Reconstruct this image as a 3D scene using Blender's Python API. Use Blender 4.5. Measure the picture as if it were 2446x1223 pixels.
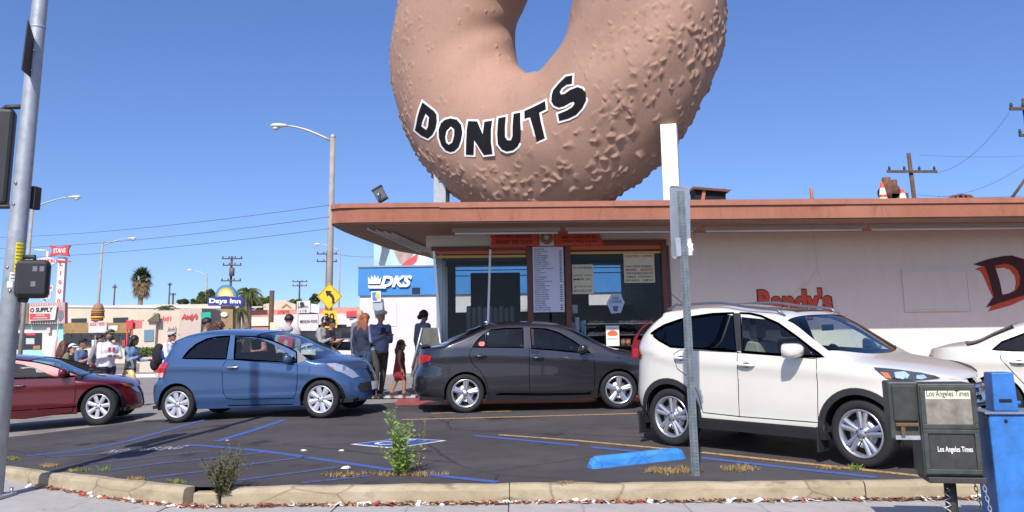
import bpy, bmesh, math, random
import numpy as np
from mathutils import Vector, Matrix
from mathutils.geometry import tessellate_polygon
from mathutils.bvhtree import BVHTree
R = math.radians
for o in list(bpy.data.objects): bpy.data.objects.remove(o)
SC = bpy.context.scene
COL = SC.collection
# ---------------------------------------------------------------- camera
F, CX, CY, PITCH, ROLL, ZC = 2180., 1223., 405., R(10.65), 0.014, 1.35
cd = bpy.data.cameras.new('camera'); cam = bpy.data.objects.new('camera', cd); COL.objects.link(cam)
cd.sensor_width = 36; cd.lens = 36*F/2446; cd.shift_y = -(611.5-CY)/2446; cd.clip_end = 6000; cd.clip_start = .05
cam.matrix_world = Matrix.Translation((0, 0, ZC)) @ Matrix.Rotation(math.pi/2+PITCH, 4, 'X') @ Matrix.Rotation(-ROLL, 4, 'Z')
SC.camera = cam
# ---------------------------------------------------------------- sky, sun, exposure
SUN_AZ, SUN_EL = R(12), R(45)          # sun behind the camera, to the left
w = bpy.data.worlds.new('World'); SC.world = w; w.use_nodes = True
nt = w.node_tree; bg = nt.nodes['Background']
sky = nt.nodes.new('ShaderNodeTexSky'); sky.sky_type = 'NISHITA'; sky.sun_disc = False
sky.sun_elevation = SUN_EL; sky.sun_rotation = math.pi+SUN_AZ; sky.altitude = 30
sky.air_density = 1.0; sky.dust_density = 0.8; sky.ozone_density = 3.0
tcw = nt.nodes.new('ShaderNodeTexCoord'); vm = nt.nodes.new('ShaderNodeVectorMath'); vm.operation = 'MULTIPLY_ADD'
vm.inputs[1].default_value = (1, 1, 1.12); vm.inputs[2].default_value = (0, 0, .085)   # the air near the horizon is clear and stays blue
vn = nt.nodes.new('ShaderNodeVectorMath'); vn.operation = 'NORMALIZE'
nt.links.new(tcw.outputs['Generated'], vm.inputs[0]); nt.links.new(vm.outputs[0], vn.inputs[0]); nt.links.new(vn.outputs[0], sky.inputs['Vector'])
hs = nt.nodes.new('ShaderNodeHueSaturation'); hs.inputs['Saturation'].default_value = 1.18; hs.inputs['Hue'].default_value = .514
nt.links.new(sky.outputs[0], hs.inputs['Color']); nt.links.new(hs.outputs[0], bg.inputs[0]); bg.inputs[1].default_value = .15
sl = bpy.data.lights.new('sun', 'SUN'); sl.energy = 4.7; sl.angle = R(.53); sl.color = (1, .96, .90)
so = bpy.data.objects.new('sun', sl); COL.objects.link(so)
sd = Vector((math.sin(SUN_AZ)*math.cos(SUN_EL), math.cos(SUN_AZ)*math.cos(SUN_EL), -math.sin(SUN_EL)))
so.rotation_euler = sd.to_track_quat('-Z', 'Y').to_euler(); so.location = (-6, -12, 20)
vs = SC.view_settings; vs.view_transform = 'Standard'; vs.look = 'None'; vs.exposure = 0.28; vs.gamma = 1
SC.render.engine = 'CYCLES'
# ---------------------------------------------------------------- photograph geometry (pixel -> direction)
cp, sp = math.cos(PITCH), math.sin(PITCH)
CAM = Vector((0, 0, ZC))
def ray(px, py):
    u = (px-CX)/F; v = -(py-CY)/F; c, s = math.cos(ROLL), math.sin(ROLL)
    u, v = u*c+v*s, -u*s+v*c
    return Vector((u, cp-v*sp, sp+v*cp))
def at(px, py, Y):
    d = ray(px, py); return CAM+d*(Y/d.y)
def gz(x, y):                                   # height of the ground
    return min(.033*(y-9.3), .27)-min(.06*max(0, -4-x), .5)
def G(px, py, dz=0.):                           # pixel -> point on the ground
    d = ray(px, py); t = 8.
    for _ in range(40):
        p = CAM+d*t; t += ((gz(p.x, p.y)+dz)-p.z)/(d.z-.02)*.8
    return CAM+d*t
def Gs(px, py, z):                              # pixel -> point on a level plane
    d = ray(px, py); return CAM+d*((z-ZC)/d.z)
# ---------------------------------------------------------------- materials
MATS = {}
def lin(c):
    return tuple(((x/12.92) if x <= .04045 else ((x+.055)/1.055)**2.4) for x in c[:3])+(1,)
def M(name, col=(.5, .5, .5), rough=.6, metal=0., var=.0, vs_=6., bump=0., bs=60., coat=0., col2=None, spec=.5, detail=6., stops=(.35, .65)):
    """procedural material; col in linear reflectance"""
    if name in MATS: return MATS[name]
    m = bpy.data.materials.new(name); m.use_nodes = True; t = m.node_tree; b = t.nodes['Principled BSDF']
    c = tuple(col)+(1,)
    b.inputs['Base Color'].default_value = c; b.inputs['Roughness'].default_value = rough
    b.inputs['Metallic'].default_value = metal; b.inputs['Coat Weight'].default_value = coat
    b.inputs['Coat Roughness'].default_value = .04; b.inputs['Specular IOR Level'].default_value = spec
    tc = t.nodes.new('ShaderNodeTexCoord')
    if var or col2:
        n = t.nodes.new('ShaderNodeTexNoise'); n.inputs['Scale'].default_value = vs_; n.inputs['Detail'].default_value = detail
        n.inputs['Roughness'].default_value = .62
        t.links.new(tc.outputs['Object'], n.inputs['Vector'])
        r = t.nodes.new('ShaderNodeValToRGB'); t.links.new(n.outputs['Fac'], r.inputs['Fac'])
        a = tuple(x*(1-var) for x in col)+(1,); d = (tuple(col2)+(1,)) if col2 else tuple(min(1, x*(1+var)) for x in col)+(1,)
        r.color_ramp.elements[0].color = a if not col2 else c; r.color_ramp.elements[1].color = d
        r.color_ramp.elements[0].position, r.color_ramp.elements[1].position = stops
        t.links.new(r.outputs['Color'], b.inputs['Base Color'])
    if bump:
        n2 = t.nodes.new('ShaderNodeTexNoise'); n2.inputs['Scale'].default_value = bs; n2.inputs['Detail'].default_value = 5
        t.links.new(tc.outputs['Object'], n2.inputs['Vector'])
        bp = t.nodes.new('ShaderNodeBump'); bp.inputs['Strength'].default_value = bump; bp.inputs['Distance'].default_value = .02
        t.links.new(n2.outputs['Fac'], bp.inputs['Height']); t.links.new(bp.outputs['Normal'], b.inputs['Normal'])
    MATS[name] = m; return m
def glass(name, tint=(.6, .65, .65), refl=1.0, rough=.0):
    if name in MATS: return MATS[name]
    m = bpy.data.materials.new(name); m.use_nodes = True; t = m.node_tree; t.nodes.clear()
    o = t.nodes.new('ShaderNodeOutputMaterial'); mx = t.nodes.new('ShaderNodeMixShader')
    tr = t.nodes.new('ShaderNodeBsdfTransparent'); tr.inputs[0].default_value = tuple(tint)+(1,)
    gl = t.nodes.new('ShaderNodeBsdfGlossy'); gl.inputs['Roughness'].default_value = rough; gl.inputs[0].default_value = (.95, .97, 1, 1)
    fr = t.nodes.new('ShaderNodeFresnel'); fr.inputs[0].default_value = 1.45
    mu = t.nodes.new('ShaderNodeMath'); mu.operation = 'MULTIPLY'; mu.inputs[1].default_value = refl; mu.use_clamp = True
    t.links.new(fr.outputs[0], mu.inputs[0]); t.links.new(mu.outputs[0], mx.inputs[0])
    t.links.new(tr.outputs[0], mx.inputs[1]); t.links.new(gl.outputs[0], mx.inputs[2]); t.links.new(mx.outputs[0], o.inputs[0])
    MATS[name] = m; return m
# ---------------------------------------------------------------- objects and meshes
ORG = {}
def tag(o, label, cat=None, group=None, kind=None):
    if label: o['label'] = label
    if cat: o['category'] = cat
    if group: o['group'] = group
    if kind: o['kind'] = kind
    return o
def thing(name, label, cat, loc=(0, 0, 0), group=None, rot=None):
    o = bpy.data.objects.new(name, None); COL.objects.link(o); o.empty_display_size = .2
    loc = Vector(loc); o.location = loc; ORG[o.name] = loc
    if rot is not None:
        o.rotation_mode = 'QUATERNION'; o.rotation_quaternion = rot; ORG[o.name] = Vector((0, 0, 0))
    return tag(o, label, cat, group)
class MB:
    """collects shapes; build() makes ONE mesh object"""
    def __init__(s): s.v = []; s.f = []; s.mi = []; s.n = None; s.sm = []
    def add(s, vs_, fs, mi=0, smooth=False):
        k = len(s.v); s.v += [Vector(p) for p in vs_]
        for f in fs: s.f.append([i+k for i in f]); s.mi.append(mi); s.sm.append(smooth)
        return s
    def box(s, a, b, mi=0):
        x0, y0, z0 = a; x1, y1, z1 = b
        vs_ = [(x, y, z) for z in (z0, z1) for y in (y0, y1) for x in (x0, x1)]
        return s.add(vs_, [(0, 2, 3, 1), (4, 5, 7, 6), (0, 1, 5, 4), (2, 6, 7, 3), (0, 4, 6, 2), (1, 3, 7, 5)], mi)
    def obox(s, c, ax, ay, az, mi=0):
        c = Vector(c); ax, ay, az = Vector(ax), Vector(ay), Vector(az)
        vs_ = [c+ax*i+ay*j+az*k for k in (-.5, .5) for j in (-.5, .5) for i in (-.5, .5)]
        return s.add(vs_, [(0, 2, 3, 1), (4, 5, 7, 6), (0, 1, 5, 4), (2, 6, 7, 3), (0, 4, 6, 2), (1, 3, 7, 5)], mi)
    def prism(s, pts, ext, mi=0):
        pts = [Vector(p) for p in pts]; e = Vector(ext); n = len(pts)
        nv = sum(((pts[i]-pts[0]).cross(pts[(i+1) % n]-pts[0]) for i in range(n)), Vector())
        if nv.dot(e) > 0: pts = pts[::-1]
        tri = tessellate_polygon([pts])
        fs = [list(t) for t in tri]
        nn = len(pts); vs_ = pts+[p+e for p in pts]
        out = []
        for t in fs:
            a, b, c = [pts[i] for i in t]
            if (b-a).cross(c-a).dot(e) > 0: t = t[::-1]
            out.append(t); out.append([i+nn for i in t[::-1]])
        for i in range(nn): j = (i+1) % nn; out.append([i, j, j+nn, i+nn][::-1])
        return s.add(vs_, out, mi)
    def tube(s, pts, r, n=8, mi=0, caps=True, smooth=True):
        pts = [Vector(p) for p in pts]; N = len(pts)
        rs = list(r) if hasattr(r, '__len__') else [r]*N
        vs_ = []; fs = []; up = None
        for i, p in enumerate(pts):
            t = (pts[min(i+1, N-1)]-pts[max(i-1, 0)])
            t = t.normalized() if t.length > 1e-9 else Vector((0, 0, 1))
            if up is None:
                up = Vector((0, 0, 1)) if abs(t.z) < .9 else Vector((1, 0, 0))
            a = t.cross(up).normalized(); b = a.cross(t).normalized(); up = b
            for k in range(n):
                an = 2*math.pi*k/n; vs_.append(p+(a*math.cos(an)+b*math.sin(an))*rs[i])
        for i in range(N-1):
            for k in range(n):
                k2 = (k+1) % n; fs.append((i*n+k, i*n+k2, (i+1)*n+k2, (i+1)*n+k))
        s.add(vs_, fs, mi, smooth)
        if caps:
            base = len(s.v)-len(vs_)
            s.f.append([base+k for k in range(n)][::-1]); s.mi.append(mi); s.sm.append(False)
            s.f.append([base+(N-1)*n+k for k in range(n)]); s.mi.append(mi); s.sm.append(False)
        return s
    def lathe(s, prof, c=(0, 0, 0), axis='z', n=24, mi=0, smooth=True):
        c = Vector(c); vs_ = []; fs = []
        for r, h in prof:
            for k in range(n):
                a = 2*math.pi*k/n; x, y = r*math.cos(a), r*math.sin(a)
                vs_.append(c+(Vector((x, y, h)) if axis == 'z' else Vector((x, h, y)) if axis == 'y' else Vector((h, x, y))))
        for i in range(len(prof)-1):
            for k in range(n):
                k2 = (k+1) % n; q = (i*n+k, i*n+k2, (i+1)*n+k2, (i+1)*n+k); fs.append(q if axis == 'z' else q[::-1])
        return s.add(vs_, fs, mi, smooth)
    def ball(s, c, r, n=10, mi=0, squash=(1, 1, 1)):
        c = Vector(c); prof = []
        vs_ = [c+Vector((0, 0, -r*squash[2]))]; fs = []
        m = max(4, n//2+1)
        for i in range(1, m):
            a = -math.pi/2+math.pi*i/m
            for k in range(n):
                b = 2*math.pi*k/n
                vs_.append(c+Vector((r*math.cos(a)*math.cos(b)*squash[0], r*math.cos(a)*math.sin(b)*squash[1], r*math.sin(a)*squash[2])))
        vs_.append(c+Vector((0, 0, r*squash[2])))
        for k in range(n): fs.append((0, 1+(k+1) % n, 1+k)); fs.append((len(vs_)-1, 1+(m-2)*n+k, 1+(m-2)*n+(k+1) % n))
        for i in range(m-2):
            for k in range(n): k2 = (k+1) % n; fs.append((1+i*n+k, 1+i*n+k2, 1+(i+1)*n+k2, 1+(i+1)*n+k))
        return s.add(vs_, fs, mi, True)
    def poly(s, pts, mi=0):
        return s.add(pts, [list(range(len(pts)))], mi)
    def mesh(s, name, org=Vector((0, 0, 0))):
        me = bpy.data.meshes.new(name); me.from_pydata([tuple(p-org) for p in s.v], [], s.f); me.update()
        me.polygons.foreach_set('material_index', s.mi); me.polygons.foreach_set('use_smooth', s.sm)
        if s.n is not None:
            me.polygons.foreach_set('use_smooth', [True]*len(s.f)); me.normals_split_custom_set_from_vertices([tuple(x) for x in s.n])
        return me
    def build(s, name, mats, parent=None, label=None, cat=None, group=None, kind=None, base=None, bevel=0, fixn=False):
        if not isinstance(mats, (list, tuple)): mats = [mats]
        org = ORG[parent.name] if parent else Vector(base) if base is not None else Vector((0, 0, 0))
        me = s.mesh(name, org)
        for m in mats: me.materials.append(m)
        if fixn:
            b = bmesh.new(); b.from_mesh(me); bmesh.ops.recalc_face_normals(b, faces=b.faces); b.to_mesh(me); b.free()
        o = bpy.data.objects.new(name, me); COL.objects.link(o)
        if parent: o.parent = parent; ORG[o.name] = org
        else: o.location = org; ORG[o.name] = org
        if bevel:
            md = o.modifiers.new('bevel', 'BEVEL'); md.width = bevel; md.segments = 2; md.limit_method = 'ANGLE'; md.angle_limit = R(40)
        return tag(o, label, cat, group, kind)
def text2d(s, size=1., bold=0., shear=0., align='CENTER', space=1.):
    c = bpy.data.curves.new('t', 'FONT'); c.body = s; c.size = size; c.offset = bold; c.shear = shear; c.align_x = align; c.align_y = 'CENTER'; c.space_character = space
    c.resolution_u = 3
    o = bpy.data.objects.new('t', c); me = bpy.data.meshes.new_from_object(o)
    vs_ = [Vector((v.co.x, v.co.y)) for v in me.vertices]; fs = [list(p.vertices) for p in me.polygons]
    bpy.data.objects.remove(o); bpy.data.curves.remove(c); bpy.data.meshes.remove(me)
    return vs_, fs
def put_text(mb, s, o, xd, yd, size=None, width=None, height=None, bold=0., shear=0., mi=0, space=1., nrm=None, off=.004, warp=None):
    """flat lettering on a surface: o centre, xd/yd unit directions"""
    vs_, fs = text2d(s, 1., bold, shear, 'CENTER', space)
    if not vs_: return mb
    x0 = min(v.x for v in vs_); x1 = max(v.x for v in vs_); y0 = min(v.y for v in vs_); y1 = max(v.y for v in vs_)
    sx = width/(x1-x0) if width else (size if size else height/(y1-y0)); sy = height/(y1-y0) if height else (size if size else sx)
    o, xd, yd = Vector(o), Vector(xd).normalized(), Vector(yd).normalized(); n = xd.cross(yd)
    pts = []
    for v in vs_:
        a, b = (v.x-(x0+x1)/2)*sx, (v.y-(y0+y1)/2)*sy
        if warp: a, b = warp(a, b)
        pts.append(o+xd*a+yd*b+n*off)
    return mb.add(pts, fs, mi)
def offset_poly(P, d):
    P = [Vector(p[:2]) for p in P]; n = len(P)
    A = sum(P[i].x*P[(i+1) % n].y-P[(i+1) % n].x*P[i].y for i in range(n)); sg = 1 if A > 0 else -1
    out = []
    for i in range(n):
        a, b, c = P[i-1], P[i], P[(i+1) % n]; e1 = (b-a).normalized(); e2 = (c-b).normalized()
        n1 = Vector((e1.y, -e1.x))*sg; n2 = Vector((e2.y, -e2.x))*sg; m = (n1+n2)
        m = m.normalized() if m.length > 1e-6 else n1
        out.append(b+m*min(d/max(.35, m.dot(n1)), abs(d)*2.2) if d > 0 else b+m*d/max(.5, m.dot(n1)))
    return out
def pchip(pts):
    pts = sorted(pts); X = [pts[0][0]]; Y = [pts[0][1]]
    for x, y in pts[1:]:
        if x > X[-1]+1e-4: X.append(x); Y.append(y)
    n = len(X); h = [X[i+1]-X[i] for i in range(n-1)]; dl = [(Y[i+1]-Y[i])/h[i] for i in range(n-1)]
    m = [0.]*n
    for i in range(1, n-1):
        if dl[i-1]*dl[i] > 0:
            w1 = 2*h[i]+h[i-1]; w2 = h[i]+2*h[i-1]; m[i] = (w1+w2)/(w1/dl[i-1]+w2/dl[i])
    m[0] = dl[0]; m[-1] = dl[-1]
    def f(x):
        if x <= X[0]: return Y[0]
        if x >= X[-1]: return Y[-1]
        lo, hi = 0, n-1
        while hi-lo > 1:
            k = (lo+hi)//2
            if X[k] <= x: lo = k
            else: hi = k
        t = (x-X[lo])/h[lo]; t2 = t*t; t3 = t2*t
        return (2*t3-3*t2+1)*Y[lo]+(t3-2*t2+t)*h[lo]*m[lo]+(-2*t3+3*t2)*Y[hi]+(t3-t2)*h[lo]*m[hi]
    return f
def gridcut(outer, holes, xs, zs):
    """triangulate a 2D polygon with holes and cut it by lines x=.., z=.. ; returns verts2d, faces"""
    L = [[Vector((p[0], p[1], 0)) for p in P] for P in [outer]+list(holes)]
    flat = [v for P in L for v in P]
    bm = bmesh.new(); bv = [bm.verts.new(v) for v in flat]
    for t in tessellate_polygon(L):
        try: bm.faces.new([bv[i] for i in t])
        except ValueError: pass
    bmesh.ops.dissolve_limit(bm, angle_limit=.001, verts=bm.verts[:], edges=bm.edges[:])
    for no, vals in (((1, 0, 0), xs), ((0, 1, 0), zs)):
        for c in vals:
            bmesh.ops.bisect_plane(bm, geom=bm.verts[:]+bm.edges[:]+bm.faces[:], dist=1e-5, plane_co=(c*no[0], c*no[1], 0), plane_no=no)
    bmesh.ops.triangulate(bm, faces=[f for f in bm.faces if len(f.verts) > 4])
    for f in bm.faces:
        if f.normal.z < 0: f.normal_flip()
    bm.verts.index_update()
    vs_ = [(v.co.x, v.co.y) for v in bm.verts]; fs = [[v.index for v in f.verts] for f in bm.faces]
    bm.free(); return vs_, fs
def weathered(name, col, dark, light, rough=.85, s1=.5, s2=5., cracks=0., stretch=(1, 1, 1), spots=0., fine=120., bump=.4, amt=1., crack_s=.35):
    """base colour with broad blotches, grain, stains and cracks that belong to the surface itself"""
    m = bpy.data.materials.new(name); m.use_nodes = True; t = m.node_tree; b = t.nodes['Principled BSDF']; b.inputs['Roughness'].default_value = rough; b.inputs['Specular IOR Level'].default_value = .35
    tc = t.nodes.new('ShaderNodeTexCoord'); mp = t.nodes.new('ShaderNodeMapping'); mp.inputs['Scale'].default_value = stretch; t.links.new(tc.outputs['Object'], mp.inputs['Vector'])
    def noise(s, d=6, r=.6):
        n = t.nodes.new('ShaderNodeTexNoise'); n.inputs['Scale'].default_value = s; n.inputs['Detail'].default_value = d; n.inputs['Roughness'].default_value = r; t.links.new(mp.outputs[0], n.inputs['Vector']); return n.outputs['Fac']
    def ramp(v, a, c):
        r = t.nodes.new('ShaderNodeMapRange'); r.inputs[1].default_value = a; r.inputs[2].default_value = c; t.links.new(v, r.inputs[0]); return r.outputs[0]
    def mix(f, A, B):
        x = t.nodes.new('ShaderNodeMix'); x.data_type = 'RGBA'; t.links.new(f, x.inputs['Factor'])
        for sck, v in ((x.inputs[6], A), (x.inputs[7], B)):
            if isinstance(v, tuple): sck.default_value = v+(1,)
            else: t.links.new(v, sck)
        return x.outputs[2]
    def scale_(v, k):
        q = t.nodes.new('ShaderNodeMath'); q.operation = 'MULTIPLY'; q.inputs[1].default_value = k; t.links.new(v, q.inputs[0]); return q.outputs[0]
    c = mix(scale_(ramp(noise(s1, 4), .42, .72), amt), tuple(col), tuple(light)); c = mix(scale_(ramp(noise(s2, 8, .7), .48, .75), .7*amt), c, tuple(dark)); c = mix(scale_(ramp(noise(fine, 2), .35, .7), .35), c, tuple(light)); c = mix(scale_(ramp(noise(fine*.7, 2), .6, .75), .4), c, tuple(dark))
    if spots: c = mix(scale_(ramp(noise(s2*.45, 3), .62, .70), spots), c, tuple(x*.45 for x in dark))
    if cracks:
        v = t.nodes.new('ShaderNodeTexVoronoi'); v.feature = 'DISTANCE_TO_EDGE'; v.inputs['Scale'].default_value = crack_s
        ad = t.nodes.new('ShaderNodeMix'); ad.data_type = 'VECTOR'; ad.inputs['Factor'].default_value = .12; nn = t.nodes.new('ShaderNodeTexNoise'); nn.inputs['Scale'].default_value = 2.2; nn.inputs['Detail'].default_value = 6; t.links.new(mp.outputs[0], nn.inputs['Vector'])
        t.links.new(mp.outputs[0], ad.inputs[4]); t.links.new(nn.outputs['Color'], ad.inputs[5]); t.links.new(ad.outputs[1], v.inputs['Vector'])
        c = mix(scale_(ramp(v.outputs['Distance'], .006*crack_s/.35, .0), cracks), c, tuple(x*.35 for x in dark))
    t.links.new(c, b.inputs['Base Color'])
    if bump:
        bp = t.nodes.new('ShaderNodeBump'); bp.inputs['Strength'].default_value = bump; bp.inputs['Distance'].default_value = .012; t.links.new(noise(fine*.8, 4), bp.inputs['Height']); t.links.new(bp.outputs['Normal'], b.inputs['Normal'])
    MATS[name] = m; return m
rnd = random.Random(7)
# ================================================================ GROUND
m_asph = weathered('asphalt', (.052, .0455, .048), (.024, .021, .023), (.088, .078, .077), .85, .45, 2.4, .7, (1, 1, 1), .75, 150., .6)
m_street = weathered('street_concrete', (.22, .197, .178), (.15, .13, .12), (.28, .25, .23), .85, .3, 1.2, .6, (1, 1, 1), .4, 60., .2)
m_walk = weathered('sidewalk_concrete', (.36, .335, .315), (.22, .20, .18), (.42, .395, .375), .85, 1.2, 6., .35, (1, 1, 1), .5, 160., .35)
m_joint = M('joint_dirt', (.10, .08, .065), .95)
m_kerb = weathered('kerb_concrete', (.35, .28, .175), (.16, .115, .07), (.45, .38, .27), .9, 1.1, 4.5, .5, (1, 1, 2.5), .6, 110., .5, crack_s=.8)
def worn(name, c, amt=.5, base=(.06, .055, .06)):
    m = M(name, c, .8, col2=base, vs_=26., detail=9, stops=(amt, amt+.13)); return m
m_blue = worn('blue_paint', (.040, .10, .34), .50); m_yel = worn('yellow_paint', (.46, .28, .10), .50); m_wht = worn('white_paint', (.62, .60, .66), .58)
m_bluefaint = worn('faded_blue_paint', (.055, .10, .28), .44); m_whf = worn('faded_white_paint', (.5, .48, .52), .45)
m_red = M('red_walk_paint', (.30, .055, .045), .45, var=.3, vs_=3)
# kerb path: back edge of kerb = edge of the lot
kpx = [(2950, 1134), (2446, 1141), (2052, 1146), (1500, 1152), (1218, 1154), (780, 1159), (536, 1163), (474, 1163), (425, 1160), (294, 1147), (164, 1127), (114, 1119), (0, 1099)]
kp = [Gs(x, y, 0) for x, y in kpx]
d0 = (kp[-1]-kp[-2]).normalized()
kp += [kp[-1]+d0*1.2+Vector((-.1, .1, 0)), kp[-1]+d0*2.2+Vector((-.5, .5, 0)), kp[-1]+d0*3+Vector((-1.8, .9, 0)), kp[-1]+d0*3+Vector((-6, 1., 0))]
kp = [Vector((30, kp[0].y-.2, 0))]+kp
e1, e2 = G(60, 1040), G(345, 1004)
lotb = [(-40, kp[-1].y+.4), (e1.x-3.2, e1.y-.6), (e1.x, e1.y), (e2.x, e2.y), (-4.4, 15.9), (-2.3, 17.35), (40, 18.9)]
lot_poly = [(p.x, p.y) for p in kp][::-1]+lotb[::-1]
lot_poly = [(40, kp[0].y)]+[(p.x, p.y) for p in kp]+[(-40, kp[-1].y)]+lotb
vs_, fs = gridcut(lot_poly, [], [-12.333]+[-12+.5*i for i in range(40)], [9.6+.5*i for i in range(20)]+[17.4818])
lot = MB().add([(x, y, gz(x, y)) for x, y in vs_], fs, smooth=True).build('parking_lot', m_asph, kind='structure')
spoly = [(-1500, 13.2), (-40, kp[-1].y+.3), (-9, 12.6), (-7, 12.6), (-6, 13.2), (-2.5, 16.5), (40, 18.4), (1500, 18.5), (1500, 1800), (-1500, 1800)]
vs_, fs = gridcut(spoly, [], [-40, -25, -14, -12.333, -13, -12, -11, -10, -9, -8, -7, -6, -5, -4, -3, -2, 0, 8, 20, 40, 100], [13.5, 14, 15, 16, 17, 17.4818, 18, 19, 20, 25, 40, 80, 200, 500])
MB().add([(x, y, gz(x, y)-.006) for x, y in vs_], fs).build('street', m_street, kind='structure')
MB().add([(-300, -300, -.19), (300, -300, -.19), (300, 14, -.19), (-300, 14, -.19)], [(0, 1, 2, 3)]).build('ground', m_joint, kind='structure')
# sidewalk slabs
sw = MB().add([(-60, 1.4, -.176), (60, 1.4, -.176), (60, 13, -.176), (-60, 13, -.176)], [(0, 1, 2, 3)]).build('sidewalk', m_joint, kind='structure')
jx = Gs(1638, 1208, -.15).x; jx0 = Gs(1215, 1212, -.15).x; pw = jx-jx0
sl_me = None
for i in range(-8, 8):
    for j in range(0, 7):
        x0 = jx0+i*pw; y1 = 9.42-(j-2)*1.55
        if sl_me is None:
            mb = MB().box((.006, .006, -.03), (pw-.006, 1.544, 0)); sl_me = mb.mesh('paving_slab'); sl_me.materials.append(m_walk)
        o = bpy.data.objects.new('paving_slab', sl_me); COL.objects.link(o); o.parent = sw
        o.location = (x0, y1-1.55, -.15-.004*((i*7+j*3) % 3)); 
MB().add([(-300, -200, -.172), (300, -200, -.172), (300, 1.5, -.172), (-300, 1.5, -.172)], [(0, 1, 2, 3)]).build('road', M('near_road', (.12, .115, .11), .9, var=.2, vs_=1.), kind='structure')
# kerb stones
kerb = thing('kerb', None, None); kerb['kind'] = 'structure'
def resample(P, step):
    out = [P[0]]
    for a, b in zip(P, P[1:]):
        n = max(1, int((b-a).length/step)); out += [a.lerp(b, k/n) for k in range(1, n+1)]
    return out
def kerb_stone(P, jit):
    P = resample(P, .12); mb = MB(); prof = [(.0, -.25), (.0, .002), (.02, .006), (-.11, .004), (-.135, -.012), (-.148, -.045), (-.158, -.25)]
    prof = [(0.006, -.3), (.006, .004), (-.11, .006), (-.136, -.008), (-.15, -.04), (-.162, -.3)]
    vs_ = []; n = len(prof)
    for i, p in enumerate(P):
        t = (P[min(i+1, len(P)-1)]-P[max(i-1, 0)]).normalized(); nrm = Vector((-t.y, t.x, 0))
        if nrm.y < 0: nrm = -nrm
        z0 = gz(p.x, p.y); wob = (math.sin(p.x*5.1)+math.sin(p.x*11.3+1))*.003+rnd.uniform(-.002, .002)
        for a, h in prof: vs_.append(Vector((p.x, p.y, z0+h+(wob if h > -.1 else 0)))+nrm*(a+(wob if a < -.1 else 0)))
    fs = []
    for i in range(len(P)-1):
        for k in range(n-1): fs.append((i*n+k, i*n+k+1, (i+1)*n+k+1, (i+1)*n+k))
    fs += [list(range(n))[::-1], [(len(P)-1)*n+k for k in range(n)]]
    mb.add(vs_, fs); mb.build('kerb_stone', m_kerb, kerb, fixn=True)
def seg(a, b, ga=.006, gb=.006):
    P = kp[a:b+1]; P = [p.copy() for p in P]
    P[0] = P[0]+(P[1]-P[0]).normalized()*ga; P[-1] = P[-1]+(P[-2]-P[-1]).normalized()*gb
    kerb_stone(P, 0)
seg(0, 3); seg(3, 5); seg(5, 7, .006, .02); seg(8, 13, .05, .0); seg(13, len(kp)-1)
# broken lump between two stones
p = kp[7].lerp(kp[8], .52)
MB().box((p.x-.125, p.y-.14, -.3), (p.x+.12, p.y-.01, -.03)).build('kerb_stone', m_kerb, kerb, bevel=.02)
# ---- painted markings, children of the lot
def strip(name, pts, wd, mat, h=.004, parent=None, world=False):
    P = [p if world else G(*p) for p in pts]; P = resample([Vector((p.x, p.y, 0)) for p in P], .25); vs_ = []
    for i, p in enumerate(P):
        t = (P[min(i+1, len(P)-1)]-P[max(i-1, 0)]).normalized(); nr = Vector((-t.y, t.x, 0))*wd/2
        for q in (p-nr, p+nr): vs_.append((q.x, q.y, gz(q.x, q.y)+h))
    fs = [(2*i, 2*i+2, 2*i+3, 2*i+1) for i in range(len(P)-1)]
    return MB().add(vs_, fs).build(name, mat, parent or lot, fixn=True)
for pts in ([(60, 1090), (200, 1076), (311, 1053), (468, 1009), (500, 1000)], [(680, 1003), (610, 1027), (517, 1055)], [(440, 1064), (530, 1069), (602, 1075), (700, 1088), (800, 1103), (930, 1122), (1089, 1142), (1189, 1152)],
            [(1130, 1041), (1250, 1052), (1383, 1065)], [(1413, 1069), (1500, 1077), (1600, 1088)], [(1675, 1094), (1900, 1120), (2094, 1141)]):
    strip('painted_line', pts, .11, m_blue)
for pts in ([(183, 1112), (340, 1095), (500, 1078)], [(262, 1124), (450, 1101), (631, 1081)], [(356, 1142), (504, 1124), (579, 1112), (736, 1091)], [(553, 1150), (680, 1133), (810, 1116)], [(720, 1154), (800, 1146), (880, 1137)], [(120, 1092), (300, 1081), (430, 1070)]):
    strip('painted_line', pts, .08, m_bluefaint)
for pts, wd in (([(1192, 1039), (1380, 1053), (1594, 1073)], .09), ([(1675, 1081), (1900, 1105), (2184, 1136), (2300, 1150)], .1), ([(960, 1003), (1200, 997), (1520, 988), (1700, 982)], .09), ([(1030, 988), (1221, 982)], .08)):
    strip('painted_line', pts, wd, m_yel)
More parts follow.
